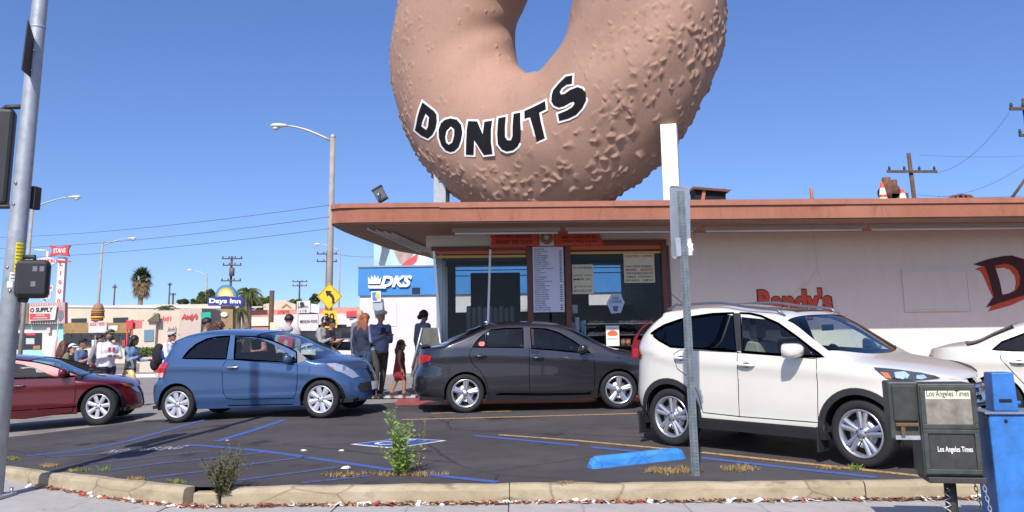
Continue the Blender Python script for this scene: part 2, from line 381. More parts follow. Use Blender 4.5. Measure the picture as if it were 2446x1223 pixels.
# accessible-parking symbol
q = [G(836, 1062), G(939, 1072), G(1067, 1053), G(962, 1047)]
def quad_at(q, u, v, h):
    p = q[0].lerp(q[1], u).lerp(q[3].lerp(q[2], u), v); return Vector((p.x, p.y, gz(p.x, p.y)+h))
def flat(pts, mat, h, name='painted_symbol'):
    return MB().add([quad_at(q, u, v, h) for u, v in pts], [list(range(len(pts)))]).build(name, mat, lot, fixn=True)
flat([(0, 0), (1, 0), (1, 1), (0, 1)], worn('symbol_white', (.7, .68, .72), .62), .004)
flat([(.06, .06), (.94, .06), (.94, .94), (.06, .94)], worn('symbol_blue', (.02, .06, .27), .62), .008)
mb = MB()
def ring(cx, cy, r0, r1, a0, a1, n=16):
    v = []
    for k in range(n+1):
        a = R(a0+(a1-a0)*k/n); v += [quad_at(q, cx+r0*math.cos(a), cy+r0*math.sin(a), .012), quad_at(q, cx+r1*math.cos(a), cy+r1*math.sin(a), .012)]
    mb.add(v, [(2*k, 2*k+1, 2*k+3, 2*k+2) for k in range(n)])
ring(.46, .38, .17, .23, 110, 380); ring(.44, .80, 0, .065, 0, 360)
for P in ([(.40, .72), (.47, .72), (.50, .45), (.43, .45)], [(.44, .60), (.64, .60), (.64, .55), (.44, .55)], [(.44, .48), (.68, .48), (.68, .42), (.44, .42)], [(.62, .46), (.68, .46), (.80, .22), (.74, .20)]):
    mb.add([quad_at(q, u, v, .0125) for u, v in P], [(0, 1, 2, 3)])
mb.build('painted_symbol', worn('symbol_white2', (.7, .68, .72), .62), lot, fixn=True)
# faded lettering NO PARKING
mb = MB(); a, b = G(258, 1079), G(440, 1069); xd = (b-a).normalized(); yd = Vector((-xd.y, xd.x, 0)); c = (a+b)/2
put_text(mb, 'NO PARKING', (c.x, c.y, gz(c.x, c.y)+.004), xd, yd, width=(b-a).length, height=.30, bold=.01)
for v in mb.v: v.z = gz(v.x, v.y)+.005
mb.build('painted_lettering', m_whf, lot, fixn=True)
# red painted walk in front of the shop
vs_, fs = gridcut([(-2.15, 16.75), (14, 17.2), (14, 18.95), (-2.3, 18.6)], [], [-1+i for i in range(15)], [17, 17.4818, 17.9, 18.4])
MB().add([(x, y, gz(x, y)+.006) for x, y in vs_], fs).build('red_walkway', m_red, kind='structure')
# wet dark patch by the walk
wp = [(-2.6+1.1*math.cos(a)*(1+.15*math.sin(3*a)), 18.9+.55*math.sin(a)*(1+.2*math.cos(2*a)), 0) for a in [i*math.pi/12 for i in range(24)]]
MB().add([(x, y, gz(x, y)+.012) for x, y, z in wp], [list(range(24))]).build('puddle', M('wet_ground', (.05, .05, .055), .12, spec=.6, bump=.1, bs=20), kind='structure')
# ================================================================ DONUT SHOP
class Fr:
    """upright frame turned by yaw; T() puts a pixel on the plane y=d of the frame"""
    def __init__(s, o, yaw):
        s.o = Vector(o); s.x = Vector((math.cos(yaw), math.sin(yaw), 0)); s.y = Vector((-math.sin(yaw), math.cos(yaw), 0)); s.z = Vector((0, 0, 1)); s.q = Matrix.Rotation(yaw, 3, 'Z').to_quaternion()
    def T(s, px, py, d):
        r = ray(px, py); t = (s.y.dot(s.o-CAM)+d)/s.y.dot(r); p = CAM+r*t-s.o
        return p.dot(s.x), p.dot(s.z)
SH = Fr((0, 16.9, 0), R(2))
def shop_thing(name, label, cat, group=None): return thing(name, label, cat, SH.o, group, SH.q)
def shop_mesh(mb, name, mats, label, cat, group=None, bevel=0):
    o = mb.build(name, mats, None, label, cat, group, bevel=bevel); o.location = SH.o; o.rotation_mode = 'QUATERNION'; o.rotation_quaternion = SH.q; return o
m_stucco = weathered('cream_stucco', (.76, .695, .58), (.58, .50, .40), (.81, .75, .65), .9, .6, 3., .15, (1, 1, .35), .0, 60., .3, .5, crack_s=.25)
m_terra = weathered('terracotta_paint', (.29, .105, .062), (.15, .055, .036), (.37, .155, .10), .8, .5, 3.2, .2, (1, 1, .3), .3, 50., .3, .8, crack_s=.5)
m_terra2 = M('terracotta_trim', (.33, .125, .078), .7, var=.1, vs_=5.)
m_soffit = M('soffit_paint', (.30, .20, .15), .85, var=.12, vs_=3)
m_brown = M('brown_frame', (.13, .035, .018), .5, var=.15, vs_=8)
m_orange = M('orange_band', (.62, .10, .02), .5); m_yellow = M('yellow_band', (.60, .36, .05), .5)
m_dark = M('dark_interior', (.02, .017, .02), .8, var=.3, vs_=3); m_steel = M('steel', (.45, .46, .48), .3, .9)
m_white = M('white_enamel', (.78, .77, .75), .4, var=.04); m_black = M('black_paint', (.012, .011, .014), .5)
m_redor = M('orange_red_sign', (.62, .075, .02), .55, var=.12, vs_=10); m_darkred = M('sign_dark_red', (.16, .012, .012), .6)
g_shop = glass('shop_glass', (.86, .87, .87), .22)
shop = shop_thing('donut_shop', 'cream stucco donut shop with flat terracotta roof and big front windows', 'building')
ZT, ZB = 3.90, 3.545
plan = [(-2.8, 0), (24, 0), (24, 9.4), (-1.6, 9.4), (-2.0, 7.0), (-2.3, 6.0), (-2.6, 5.4), (-2.83, 4.6), (-3.06, 3.2), (-3.22, 2.2), (-3.36, 1.2), (-3.42, .5), (-3.38, .16), (-3.2, .04)]
roof = MB().prism([(x, y, ZB+.01) for x, y in plan], (0, 0, ZT-ZB-.02)).build('roof', m_terra, shop)
inset = offset_poly(plan, -.05)
MB().prism([(p.x, p.y, ZB-.02) for p in inset], (0, 0, .028)).build('soffit', m_soffit, roof)
# drip edge along the top of the fascia, laid in lengths with slightly uneven ends
edges = [(-3.30, -1.36, .012), (-1.36, 1.9, .0), (1.905, 6.3, .008), (6.305, 11., .002), (11.005, 24, .0)]
for a, b, dz in edges:
    if a < -3:
        P = [(-3.44, .5), (-3.40, .12), (-3.2, -.01), (-2.8, -.03), (b, -.03)]
        Q = [(-3.3, .5), (-3.3, .2), (-3.1, .1), (-2.8, .1), (b, .1)]
        mb = MB().prism([(x, y, ZT-.075) for x, y in P+Q[::-1]], (0, 0, .085))
    else: mb = MB().box((a, -.03-dz, ZT-.09), (b, .1, ZT+.012+dz*.5))
    mb.build('drip_edge', m_terra2, roof)
XW = -1.73
MB().prism([(p.x, p.y, ZT-.012) for p in offset_poly(plan, -.25)], (0, 0, .022)).build('roof_bounce_sheet', M('bounce_sheet_grey', (.17, .15, .14), .95, var=.2, vs_=8), roof)  # unseen grey-brown sheet, added to cut the roof's orange bounce onto the donut
WT = 3.54
# walls
MB().box((3.33, 2.0, -.1), (24, 2.22, WT)).build('wall', m_stucco, shop)
MB().box((XW, 2.0, 3.28), (3.33, 2.22, WT-.004)).build('header_wall', m_stucco, shop)
MB().box((-1.35, 2.02, -.1), (3.328, 2.2, .98)).build('knee_wall', M('brown_tile', (.20, .07, .04), .5, var=.2, vs_=8), shop)
MB().box((-1.42, 1.92, .98), (3.26, 2.28, 1.02)).build('counter_ledge', m_brown, shop)
MB().box((XW, 2.222, 3.28), (XW+.12, 8.6, WT-.006)).build('side_header', m_stucco, shop)
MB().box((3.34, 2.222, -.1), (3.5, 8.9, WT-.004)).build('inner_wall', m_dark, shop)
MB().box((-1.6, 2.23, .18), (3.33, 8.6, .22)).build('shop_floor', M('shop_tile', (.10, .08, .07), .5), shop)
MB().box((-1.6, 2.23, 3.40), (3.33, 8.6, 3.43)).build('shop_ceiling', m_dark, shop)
# back wall with two openings through which the blue and white shop behind shows
D = 7.0
def rect(d, x0, y0, x1, y1):
    a = SH.T(x0, y0, d); b = SH.T(x1, y1, d); return a[0], b[1], b[0], a[1]
ops = [rect(D, 1088, 634, 1267, 744), rect(D, 1404, 629, 1552, 727)]
xs = sorted([-1.5, 3.33]+[v for o_ in ops for v in (o_[0], o_[2])])
for i in range(len(xs)-1):
    op = [o_ for o_ in ops if abs(o_[0]-xs[i]) < 1e-6]
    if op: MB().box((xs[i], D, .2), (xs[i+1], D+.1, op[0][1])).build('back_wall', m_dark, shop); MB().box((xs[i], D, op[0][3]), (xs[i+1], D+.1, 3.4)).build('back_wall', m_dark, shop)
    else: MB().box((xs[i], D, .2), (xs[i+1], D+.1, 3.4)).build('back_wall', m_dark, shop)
for o_ in ops:
    p = MB().box((o_[0], D+.04, o_[1]), (o_[2], D+.05, o_[3])).build('back_window', g_shop, shop)
    h = o_[3]-o_[1]
    for f in (.1, .22): MB().box((o_[0], D-.02, o_[3]-h*f-.02), (o_[2], D+.02, o_[3]-h*f)).build('blind_slat', m_dark, p)
# front window: canted corner, posts, bands, panes
def fbox(x0, x1, z0, z1, y0=1.94, y1=2.06): return MB().box((x0, y0, z0), (x1, y1, z1))
a = SH.T(1033, 600, 2.); b = SH.T(1047, 790, 2.)
MB().prism([(a[0], 1.96, 3.28), (a[0]+.05, 1.96, 3.28), (b[0]+.1, 1.96, .98), (b[0]+.05, 1.96, .98)], (0, .08, 0)).build('corner_mullion', m_steel, shop)
for px in (1265, 1356):
    x = SH.T(px, 650, 2.)[0]; fbox(x-.055, x+.055, 1.02, 3.28, 1.9, 2.04).build('window_post', m_brown, shop)
x0r, x1r = SH.T(1350, 650, 2.)[0], SH.T(1586, 650, 2.)[0]
fbox(x1r-.05, x1r+.06, 1.02, 3.38, 1.9, 2.05).build('window_post', m_brown, shop)
fbox(x0r, x1r-.05, 3.285, 3.385, 1.91, 1.998).build('window_head', m_brown, shop)
fbox(-1.62, .34, 3.20, 3.285, 1.91, 1.998).build('window_head', m_brown, shop)
for z0, z1, mm, nm in ((3.13, 3.196, m_orange, 'orange_stripe'), (3.05, 3.10, m_yellow, 'yellow_stripe')):
    fbox(-1.55, .335, z0, z1, 1.955, 1.985).build(nm, mm, shop)
for z0, z1, mm, nm in ((3.19, 3.27, m_orange, 'orange_stripe'), (3.10, 3.15, m_yellow, 'yellow_stripe')):
    fbox(x0r+.08, x1r-.055, z0, z1, 1.955, 1.985).build(nm, mm, shop)
MB().prism([(-1.56, 2.0, 3.20), (.36, 2.0, 3.20), (.36, 2.0, 1.02), (-1.44, 2.0, 1.02)], (0, .012, 0)).build('window_pane', g_shop, shop)
fbox(.46, 1.12, 1.02, 3.28, 2.0, 2.012).build('window_pane', g_shop, shop)
fbox(x0r+.07, x1r-.06, 1.02, 3.28, 2.0, 2.012).build('window_pane', g_shop, shop)
for ya, yb in ((2.06, 3.6), (3.64, 5.2), (5.24, 6.95)):
    MB().box((-1.52, ya, 1.0), (-1.51, yb, 3.28)).build('side_pane', g_shop, shop)
    MB().box((-1.55, yb, .2), (-1.47, yb+.04, 3.28)).build('side_mullion', m_steel, shop)
# wall trim: light tubes under the soffit, raised blank panel, painted letter
tubes = [(-1.15, .95), (1.05, 3.6), (3.75, 6.95), (7.05, 10.6), (10.7, 14)]
for a_, b_ in tubes:
    f = MB().box((a_, .72, ZB-.10), (b_, .80, ZB-.022)).build('light_fixture', M('fixture_paint', (.42, .33, .26), .6), shop)
    MB().tube([(a_+.05, .76, ZB-.13), (b_-.05, .76, ZB-.13)], .022, 8).build('light_tube', m_white, f)
for k in range(4):
    MB().tube([(-2.75+.13*k, .5+.25*k, ZB-.05), (-2.05+.11*k, 5.2, ZB-.05)], .018, 6).build('light_tube', m_white, shop)
x0, z0, x1, z1 = rect(2., 2155, 650, 2315, 739)
pan = MB().box((x0, 1.965, z0), (x1, 1.999, z1)).build('blank_panel', m_stucco, shop, bevel=.008)
for bx in (((x0-.03, 1.95, z1), (x1+.03, 1.998, z1+.035)), ((x0-.03, 1.95, z0-.035), (x1+.03, 1.998, z0)), ((x0-.03, 1.95, z0), (x0, 1.998, z1)), ((x1, 1.95, z0), (x1+.03, 1.998, z1))):
    MB().box(*bx).build('panel_trim', m_stucco, pan)
def wallpoly(pxs, d): return [(lambda t: (t[0], d, t[1]))(SH.T(x, y, d)) for x, y in pxs]
def zz(L, o=(2300, 580), s=6.795): return [(o[0]+x/s, o[1]+y/s) for x, y in L]
def wall_shape(outer, holes, d, th, mat, name, parent):
    L = [[Vector((p[0], p[2], 0)) for p in wallpoly(P, 2.)] for P in [outer]+holes]
    fl = [v for P in L for v in P]; tri = tessellate_polygon(L); n = len(fl)
    vs_ = [(v.x, d, v.y) for v in fl]
    return MB().add(vs_, [list(t) for t in tri]).build(name, mat, parent, fixn=True)
m_paintor = M('painted_orange', (.60, .085, .03), .7, var=.08); m_paintdk = M('painted_maroon', (.06, .012, .012), .7, var=.15)
wall_shape(zz([(180, 425), (290, 390), (370, 380), (500, 330), (700, 225), (800, 210), (1000, 260), (1120, 330), (1200, 480), (1210, 640), (1150, 800), (1000, 915), (780, 1015), (400, 1120), (450, 1045), (500, 900), (480, 880), (400, 700), (320, 520), (280, 460)]),
           [zz([(520, 420), (660, 405), (760, 440), (840, 540), (858, 650), (840, 760), (760, 815), (640, 840), (600, 640)])], 1.996, 0, m_paintor, 'painted_letter', shop)
wall_shape(zz([(160, 350), (400, 265), (640, 215), (800, 205), (950, 255), (1100, 330), (1190, 460), (1190, 620), (1130, 760), (1000, 850), (800, 910), (540, 995), (370, 1055), (420, 980), (470, 900), (500, 880), (470, 760), (430, 600), (390, 470), (350, 385), (290, 380)]),
           [zz([(515, 370), (680, 335), (800, 370), (890, 450), (930, 560), (915, 690), (840, 790), (700, 835), (640, 842), (600, 640)])], 1.992, 0, m_paintdk, 'painted_letter', shop)
# shop name painted low on the wall, half hidden by the white car
mb = MB(); a = SH.T(1812, 735, 2.); b = SH.T(1988, 735, 2.); zc = SH.T(1900, 712, 2.)[1]
put_text(mb, "Randy's", ((a[0]+b[0])/2, 1.99, zc-.12), (1, 0, 0), (0, 0, 1), width=b[0]-a[0], height=.62, bold=.045, off=.0)
mb.build('painted_name', m_paintor, shop)
mb = MB(); put_text(mb, "Randy's", ((a[0]+b[0])/2, 1.994, zc-.12), (1, 0, 0), (0, 0, 1), width=b[0]-a[0]+.05, height=.67, bold=.07, off=.0)
mb.build('painted_name', m_paintdk, shop)
t = SH.T(1594, 640, 1.9); t2 = SH.T(1597, 742, 1.9)
MB().tube([(t[0], 1.95, t[1]), (t2[0], 1.95, t2[1]), (t2[0], 1.95, .6)], .022, 6).build('drain_pipe', m_black, shop)
# ---- signs on the front (things of their own)
def sign_panel(name, px0, py0, px1, py1, d, th, mat, label, cat, bevel=0):
    x0, z0, x1, z1 = rect(d, px0, py0, px1, py1); t = shop_thing(name, label, cat)
    MB().box((x0, d, z0), (x1, d+th, z1)).build('board', mat, t, bevel=bevel); return t, x0, z0, x1, z1
def lines(t, rows, x0, z0, x1, z1, d, mat, pad=.06, fill=.62, left=False, bold=.012, shear=0., name='lettering'):
    n = len(rows); h = (z1-z0)*(1-pad)/n; last = None
    for i, r_ in enumerate(rows):
        if not r_: continue
        zc = z1-(z1-z0)*pad/2-h*(i+.5); W_ = (x1-x0)
        if isinstance(r_, tuple): s_, fr = r_
        else: s_, fr = r_, .88
        wd = W_*fr; xc = (x0+x1)/2 if not left or fr > .85 else x0+W_*.05+wd/2
        if not s_: continue
        mb = MB(); put_text(mb, s_, (xc, d, zc), (1, 0, 0), (0, 0, 1), width=wd, height=h*fill, bold=bold, shear=shear, off=.003); last = mb.build(name, mat, t)
    return last
t, x0, z0, x1, z1 = sign_panel('menu_board', 1272, 590, 1349, 745, 1.86, .03, M('menu_white', (.62, .63, .72), .5, var=.03), 'tall white donut menu board between brown posts at the shop window', 'menu board')
rows = [('DONUTS', .32), ('PLAIN CAKE', .42), ('GLAZE', .22), ('SUGAR RAISED', .45), ('CHOC RAISED', .42), ('CHOC CAKE', .37), ('CRUMB CAKE', .42), ('WHEAT & HONEY', .5), ('ROCK N ROLL', .42), ('CHOC OLD FASHION', .6), ('TWIST', .2), ('LONG JOHN', .36), ('JELLY', .2), ('BUTTERMILK', .42), ('COCONUT', .32), ('FRENCH CRULLER', .56), ('FANCIES', .32), ('CINNAMON ROLL', .5), ('TURNOVER', .34), ('APPLE FRITTER', .46), ('BEAR CLAW', .38), ('CREAM FILLED', .44), ('RAISIN SQUARE', .46), ('APPLE COFFEE', .46), ('BROWNIES', .34), ('COOKIES', .34), ('CHOC CHIP', .36), ('OATMEAL RAISIN', .5), ('PEANUT BUTTER', .5)]
lines(t, rows, x0, z0, x1, z1, 1.86, M('menu_ink', (.03, .03, .10), .6), .04, .6, True, .02)
n = len(rows); h = (z1-z0)*.96/n
for i in range(n):
    if i in (0, 16, 25): continue
    zc = z1-(z1-z0)*.02-h*(i+.5); MB().box((x1-.085, 1.856, zc-.010), (x1-.035, 1.859, zc+.010)).build('price_mark', MATS['menu_ink'], t)
for nm, a_, b_, rws, lab in (('ribbon_sign', (1168, 553), (1287, 590), [('HOTTEST DONUTS', .78), ('ROUND THE CLOCK', .82)], 'orange red ribbon sign with two dark lines left of the donut emblem'),
                             ('ribbon_sign', (1324, 548), (1440, 586), [('THE', .2), ('BEST DONUTS IN', .8), ('OPEN TILL LATE', .82)], 'orange red ribbon sign right of the donut emblem')):
    x0, z0, x1, z1 = rect(1.9, *a_, *b_); t = shop_thing(nm, lab, 'sign'); left = a_[0] < 1200; k = .05
    P = [(x0+(k if left else 0), z1), (x1-(0 if left else k), z1), (x1+.0, z0+.1 if not left else z0), (x1, z0), (x0, z0), (x0+(.0 if left else 0), z0+.1)]
    if left: P = [(x0-.02, z1), (x1, z1), (x1, z0), (x0+.02, z0), (x0+.06, (z0+z1)/2)]
    else: P = [(x0, z1), (x1-.02, z1), (x1-.06, (z0+z1)/2+.05), (x1+.02, z0), (x0, z0)]
    MB().prism([(x, 1.9, z) for x, z in P], (0, .04, 0)).build('board', m_redor, t)
    lines(t, rws, x0+.05, z0+.03, x1-.04, z1-.02, 1.897, m_darkred, .1, .62, False, .03, .2)
t, x0, z0, x1, z1 = sign_panel('donut_emblem', 1288, 548, 1323, 587, 1.87, .03, M('emblem_white', (.66, .62, .60), .5), 'small white square plaque with a brown donut above the menu', 'sign')
mb = MB(); cx, cz = (x0+x1)/2, (z0+z1)/2; prof = [(.05+.045*(1-math.cos(a)), -.02*math.sin(a)) for a in [i*math.pi/6 for i in range(7)]]
mb.lathe(prof, (cx, 1.868, cz), 'y', 20); mb.build('donut_relief', M('emblem_brown', (.33, .14, .07), .6, var=.2, vs_=20), t)
m_pap = M('paper_cream', (.62, .60, .42), .8, var=.05); m_ink = M('paper_ink', (.10, .07, .04), .8); m_inkr = M('paper_red_ink', (.5, .05, .03), .8)
t, x0, z0, x1, z1 = sign_panel('window_notice', 1366, 632, 1418, 702, 1.97, .006, m_pap, 'cream paper notice taped inside the shop window beside the menu', 'notice')
lines(t, ['COFFEE', '', 'HOT  TEA', 'MILK', '', 'JUICE', 'SODA'], x0, z0, x1, z1, 1.968, m_ink, .1, .5, False, .01)
t, x0, z0, x1, z1 = sign_panel('window_notice', 1489, 606, 1565, 675, 1.965, .006, m_pap, 'larger cream paper notice listing muffins high in the right shop window', 'notice')
lines(t, ['', '', '', 'PLAIN  STRAW  BLUEBERRY', ('', .1), 'APPLE CINNAMON RAISIN NUT', 'PUMPKIN   STRAWBERRY', 'BANANA   LEMON'], x0, z0, x1, z1, 1.963, m_ink, .06, .6, False, .01)
lines(t, ['ROASTED  COFFEE', '', '', '', 'MUFFINS     ASSORTED', '', '', ''], x0, z0, x1, z1, 1.962, m_inkr, .06, .7, False, .015, name='red_lettering')
t = shop_thing('iced_coffee_sign', 'pale blue hexagonal iced coffee sign hanging in the shop window', 'sign')
P = wallpoly([(1461, 702), (1481, 701), (1492, 722), (1483, 747), (1460, 749), (1449, 724)], 1.95)
MB().prism(P, (0, .012, 0)).build('board', M('pale_blue_card', (.40, .52, .62), .5, var=.05), t)
cx = sum(p[0] for p in P)/6; cz = sum(p[2] for p in P)/6
mb = MB(); put_text(mb, 'ICED', (cx, 1.948, cz+.10), (1, 0, 0), (0, 0, 1), width=.14, height=.05, bold=.02); put_text(mb, 'COFFEE', (cx, 1.948, cz+.03), (1, 0, 0), (0, 0, 1), width=.24, height=.055, bold=.02)
mb.build('lettering', M('sign_blue_ink', (.05, .10, .22), .6), t)
MB().prism([(cx-.07, 1.948, cz-.06), (cx+.05, 1.948, cz-.06), (cx+.03, 1.948, cz-.17), (cx-.05, 1.948, cz-.17)], (0, -.004, 0)).build('cup_picture', M('cup_blue', (.06, .10, .30), .6), t)
t, x0, z0, x1, z1 = sign_panel('croissant_poster', 1447, 778, 1480, 826, 1.95, .01, M('poster_white', (.66, .70, .66), .6), 'small white poster with an orange croissant in the shop window', 'poster')
cx, cz = (x0+x1)/2, (z0+z1)/2
P = [(cx+.11*math.cos(a), 1.948, cz+.02+.09*math.sin(a)) for a in [i*math.pi/8 for i in range(9)]]+[(cx-.05, 1.948, cz+.0), (cx+.05, 1.948, cz+.0)]
MB().prism(P, (0, -.003, 0)).build('croissant_picture', M('croissant_orange', (.60, .13, .03), .6), t)
mb = MB(); put_text(mb, 'CROISSANT', (cx, 1.949, cz+.15), (1, 0, 0), (0, 0, 1), width=.2, height=.035); put_text(mb, 'SANDWICH', (cx, 1.949, cz-.06), (1, 0, 0), (0, 0, 1), width=.22, height=.04); mb.build('lettering', M('pale_green_ink', (.25, .38, .32), .7), t)
# white prop leaning in the left pane
a = SH.T(1163, 596, 1.9); b = SH.T(1173, 800, 1.9)
MB().obox(((a[0]+b[0])/2, 1.9, (a[1]+b[1])/2), (.045, 0, 0), (0, .03, 0), (b[0]-a[0], 0, a[1]-b[1])).build('pole', m_white)
o = bpy.data.objects['pole']; o.name = 'awning_pole'; tag(o, 'thin white pole leaning in front of the left shop window', 'pole'); o.location = SH.o; o.rotation_mode = 'QUATERNION'; o.rotation_quaternion = SH.q
# ---- inside the shop
def inside_box(name, px0, py0, px1, py1, d, th, mat, label, cat, group=None, bevel=.004):
    x0, z0, x1, z1 = rect(d, px0, py0, px1, py1); return shop_mesh(MB().box((x0, d, z0), (x1, d+th, z1)), name, mat, label, cat, group, bevel)
inside_box('dark_display', 1124, 652, 1244, 775, 6.7, .1, m_dark, 'large dark rectangular screen hanging before the back window of the shop', 'screen')
case = shop_thing('display_case', 'steel shelved display case with trays of donuts inside the right window', 'display case')
for py, nm in ((773, 'shelf'), (800, 'shelf'), (826, 'shelf')):
    a = SH.T(1400, py, 2.5); b = SH.T(1575, py, 2.5); MB().box((a[0], 2.35, a[1]-.02), (b[0], 2.95, a[1])).build(nm, m_steel, case)
for px in (1402, 1573):
    a = SH.T(px, 770, 2.5); MB().box((a[0]-.02, 2.9, .25), (a[0]+.02, 2.95, a[1]+.05)).build('upright', m_steel, case)
dn = MB().lathe([(.02+.0225*(1-math.cos(a)), .022*math.sin(a)) for a in [i*math.pi/4 for i in range(9)]], n=12).mesh('donut')
dcols = [M('donut_glaze', (.42, .20, .07), .3), M('donut_choc', (.10, .035, .015), .35), M('donut_sugar', (.60, .45, .30), .6), M('donut_pink', (.60, .20, .22), .4)]
for m_ in dcols: dn.materials.append(m_)
dmesh = []
for k in range(4):
    d2 = dn.copy(); d2.polygons.foreach_set('material_index', [k]*len(d2.polygons)); dmesh.append(d2)
for ri, py in enumerate((773, 800)):
    a = SH.T(1412, py, 2.5); b = SH.T(1565, py, 2.5)
    for i in range(14):
        for j in range(1):
            o = bpy.data.objects.new('donut', dmesh[(i//3+ri*2) % 4]); COL.objects.link(o)
            p = SH.o+SH.x*(a[0]+(b[0]-a[0])*i/13)+SH.y*(2.45+.16*j)+SH.z*(a[1]+.024); o.location = p; o.rotation_euler = (rnd.uniform(-.3, .3), rnd.uniform(-.3, .3), 0); o.scale = (1.15,)*3
            tag(o, ('donut on the upper shelf of the window display case' if ri == 0 else 'donut on the lower shelf of the window display case'), 'donut', 'donuts on the display shelves')
for i, (px, py0, py1, c) in enumerate(((1369, 770, 800, (.10, .25, .42)), (1380, 758, 806, (.5, .6, .66)), (1393, 766, 812, (.12, .32, .45)), (1374, 728, 748, (.55, .6, .65)))):
    inside_box('carton', px-6, py0, px+6, py1+(40 if i < 3 else 0), 2.3, .12, M('carton%d' % i, c, .5, var=.15, vs_=14), ['short blue carton left of the others on the window counter', 'tall pale carton in the middle of the window counter', 'teal carton rightmost on the window counter', 'small pale box high in the shop window beside the post'][i], 'carton')
for i, px in enumerate((1487, 1499)):
    x, z = SH.T(px, 826, 2.3); shop_mesh(MB().lathe([(0, 0), (.045, 0), (.06, .15), (0, .15)], (x, 2.2, z), 'z', 14), 'paper_cup', M('cup_orange', (.55, .30, .16), .6, var=.2, vs_=20), ['orange and white paper cup nearer the croissant poster', 'orange and white paper cup farther right in the window'][i], 'cup', 'paper cups in the window')
for i in range(9):
    x, z = SH.T(1120+i*13, 742+(i % 2)*3, 3.4); shop_mesh(MB().lathe([(0, 0), (.055, 0), (.055, .55), (.04, .6), (0, .6)], (x, 3.4, z-.5), 'z', 10), 'cup_stack', M('cup_grey', (.17, .175, .20), .5), 'tall stack of pale cups behind the left shop window', 'cup stack', 'stacks of cups behind the left window')
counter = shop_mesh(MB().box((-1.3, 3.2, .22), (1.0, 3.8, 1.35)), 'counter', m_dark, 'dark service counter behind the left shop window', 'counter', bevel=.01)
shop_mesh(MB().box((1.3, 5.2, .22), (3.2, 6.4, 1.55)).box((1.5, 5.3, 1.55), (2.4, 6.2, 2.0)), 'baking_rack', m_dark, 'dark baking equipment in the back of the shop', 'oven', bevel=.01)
# ================================================================ THE GIANT DONUT
TH = math.atan2(math.sin(.722316), math.cos(.722316)); S9 = .9
DC = Vector((.878*S9, 24*S9, ZC+(9.973-ZC)*S9)); DR, Dr, DF = 3.476*S9, 2.029*S9, .818
ct, st = math.cos(TH), math.sin(TH)
lat = Vector((ct, -st, 0)); axd = Vector((-st, -ct, 0))
NU, NV = 1200, 520
def donut_letters():
    A = lambda L: [(980+x/5.318, 160+y/5.318) for x, y in L]
    B = lambda L: [(1180+x/5.317, 160+y/5.317) for x, y in L]
    return [
     (A([(165, 450), (230, 500), (310, 562), (342, 605), (348, 690), (332, 780), (292, 860), (235, 908), (150, 868), (70, 800), (85, 740), (102, 640), (130, 540)]), A([(205, 592), (248, 640), (235, 760), (213, 800), (150, 752), (165, 690)])),
     (A([(520, 655), (600, 672), (655, 735), (672, 830), (655, 930), (622, 1020), (570, 1068), (520, 1080), (460, 1058), (405, 990), (375, 900), (370, 800), (400, 715), (450, 672)]), A([(525, 757), (568, 792), (568, 870), (545, 958), (500, 988), (466, 962), (453, 890), (471, 810)])),
     (A([(745, 690), (860, 695), (930, 858), (950, 700), (1050, 685), (1035, 800), (1035, 950), (1055, 1105), (945, 1118), (822, 930), (815, 1118), (717, 1113), (720, 950), (727, 800)]), None),
     (B([(65, 655), (160, 635), (150, 760), (150, 890), (180, 932), (225, 932), (245, 880), (245, 760), (258, 600), (345, 582), (345, 700), (352, 830), (348, 930), (310, 1010), (250, 1058), (170, 1073), (110, 1048), (58, 980), (50, 850), (55, 750)]), None),
     (B([(395, 565), (520, 507), (660, 437), (670, 540), (585, 582), (605, 700), (655, 905), (552, 948), (515, 800), (467, 640), (397, 663)]), None),
     (B([(1005, 108), (1000, 218), (930, 228), (870, 275), (845, 320), (862, 352), (905, 345), (980, 292), (1070, 257), (1130, 277), (1173, 330), (1178, 420), (1130, 520), (1050, 608), (960, 653), (837, 688), (820, 600), (930, 555), (1000, 512), (1030, 470), (1022, 442), (980, 452), (900, 500), (830, 518), (770, 493), (737, 440), (742, 370), (762, 300), (830, 217), (920, 127)]), None)]
def torus_pts(U, V, disp=0):
    r = Dr+disp; ring_ = DR+r*np.cos(V); a = ring_*np.cos(U); c = ring_*np.sin(U); b = r*DF*np.sin(V)
    return np.stack([DC.x+a*lat.x+b*axd.x, DC.y+a*lat.y+b*axd.y, DC.z+c], -1)
# plain surface for placing the lettering
uu = np.linspace(0, 2*np.pi, 241)[:-1]; vv = np.linspace(0, 2*np.pi, 121)[:-1]
P0 = torus_pts(*np.meshgrid(uu, vv, indexing='ij')).reshape(-1, 3)
fq = [(i*120+j, ((i+1) % 240)*120+j, ((i+1) % 240)*120+(j+1) % 120, i*120+(j+1) % 120) for i in range(240) for j in range(120)]
bvh = BVHTree.FromPolygons([tuple(p) for p in P0], fq)
U, V = np.meshgrid(np.linspace(0, 2*np.pi, NU+1)[:-1], np.linspace(0, 2*np.pi, NV+1)[:-1], indexing='ij')
rs = np.random.default_rng(5)
disp = np.zeros((NU, NV))
# gentle unevenness of the plaster
for k in range(26):
    ku, kv = rs.integers(2, 15), rs.integers(1, 8); disp += rs.normal()*.006*np.cos(ku*U+kv*V+rs.uniform(0, 6.28))
# letter zone (kept smooth): angle range found by casting its pixels
hits = []
for P, H in donut_letters():
    for x, y in P:
        h = bvh.ray_cast(CAM, ray(x, y).normalized())[0]
        if h: d_ = h-DC; a_ = d_.dot(lat); c_ = d_.z; b_ = d_.dot(axd); hits.append((math.atan2(c_, a_) % (2*math.pi), math.atan2(b_/DF, math.hypot(a_, c_)-DR)))
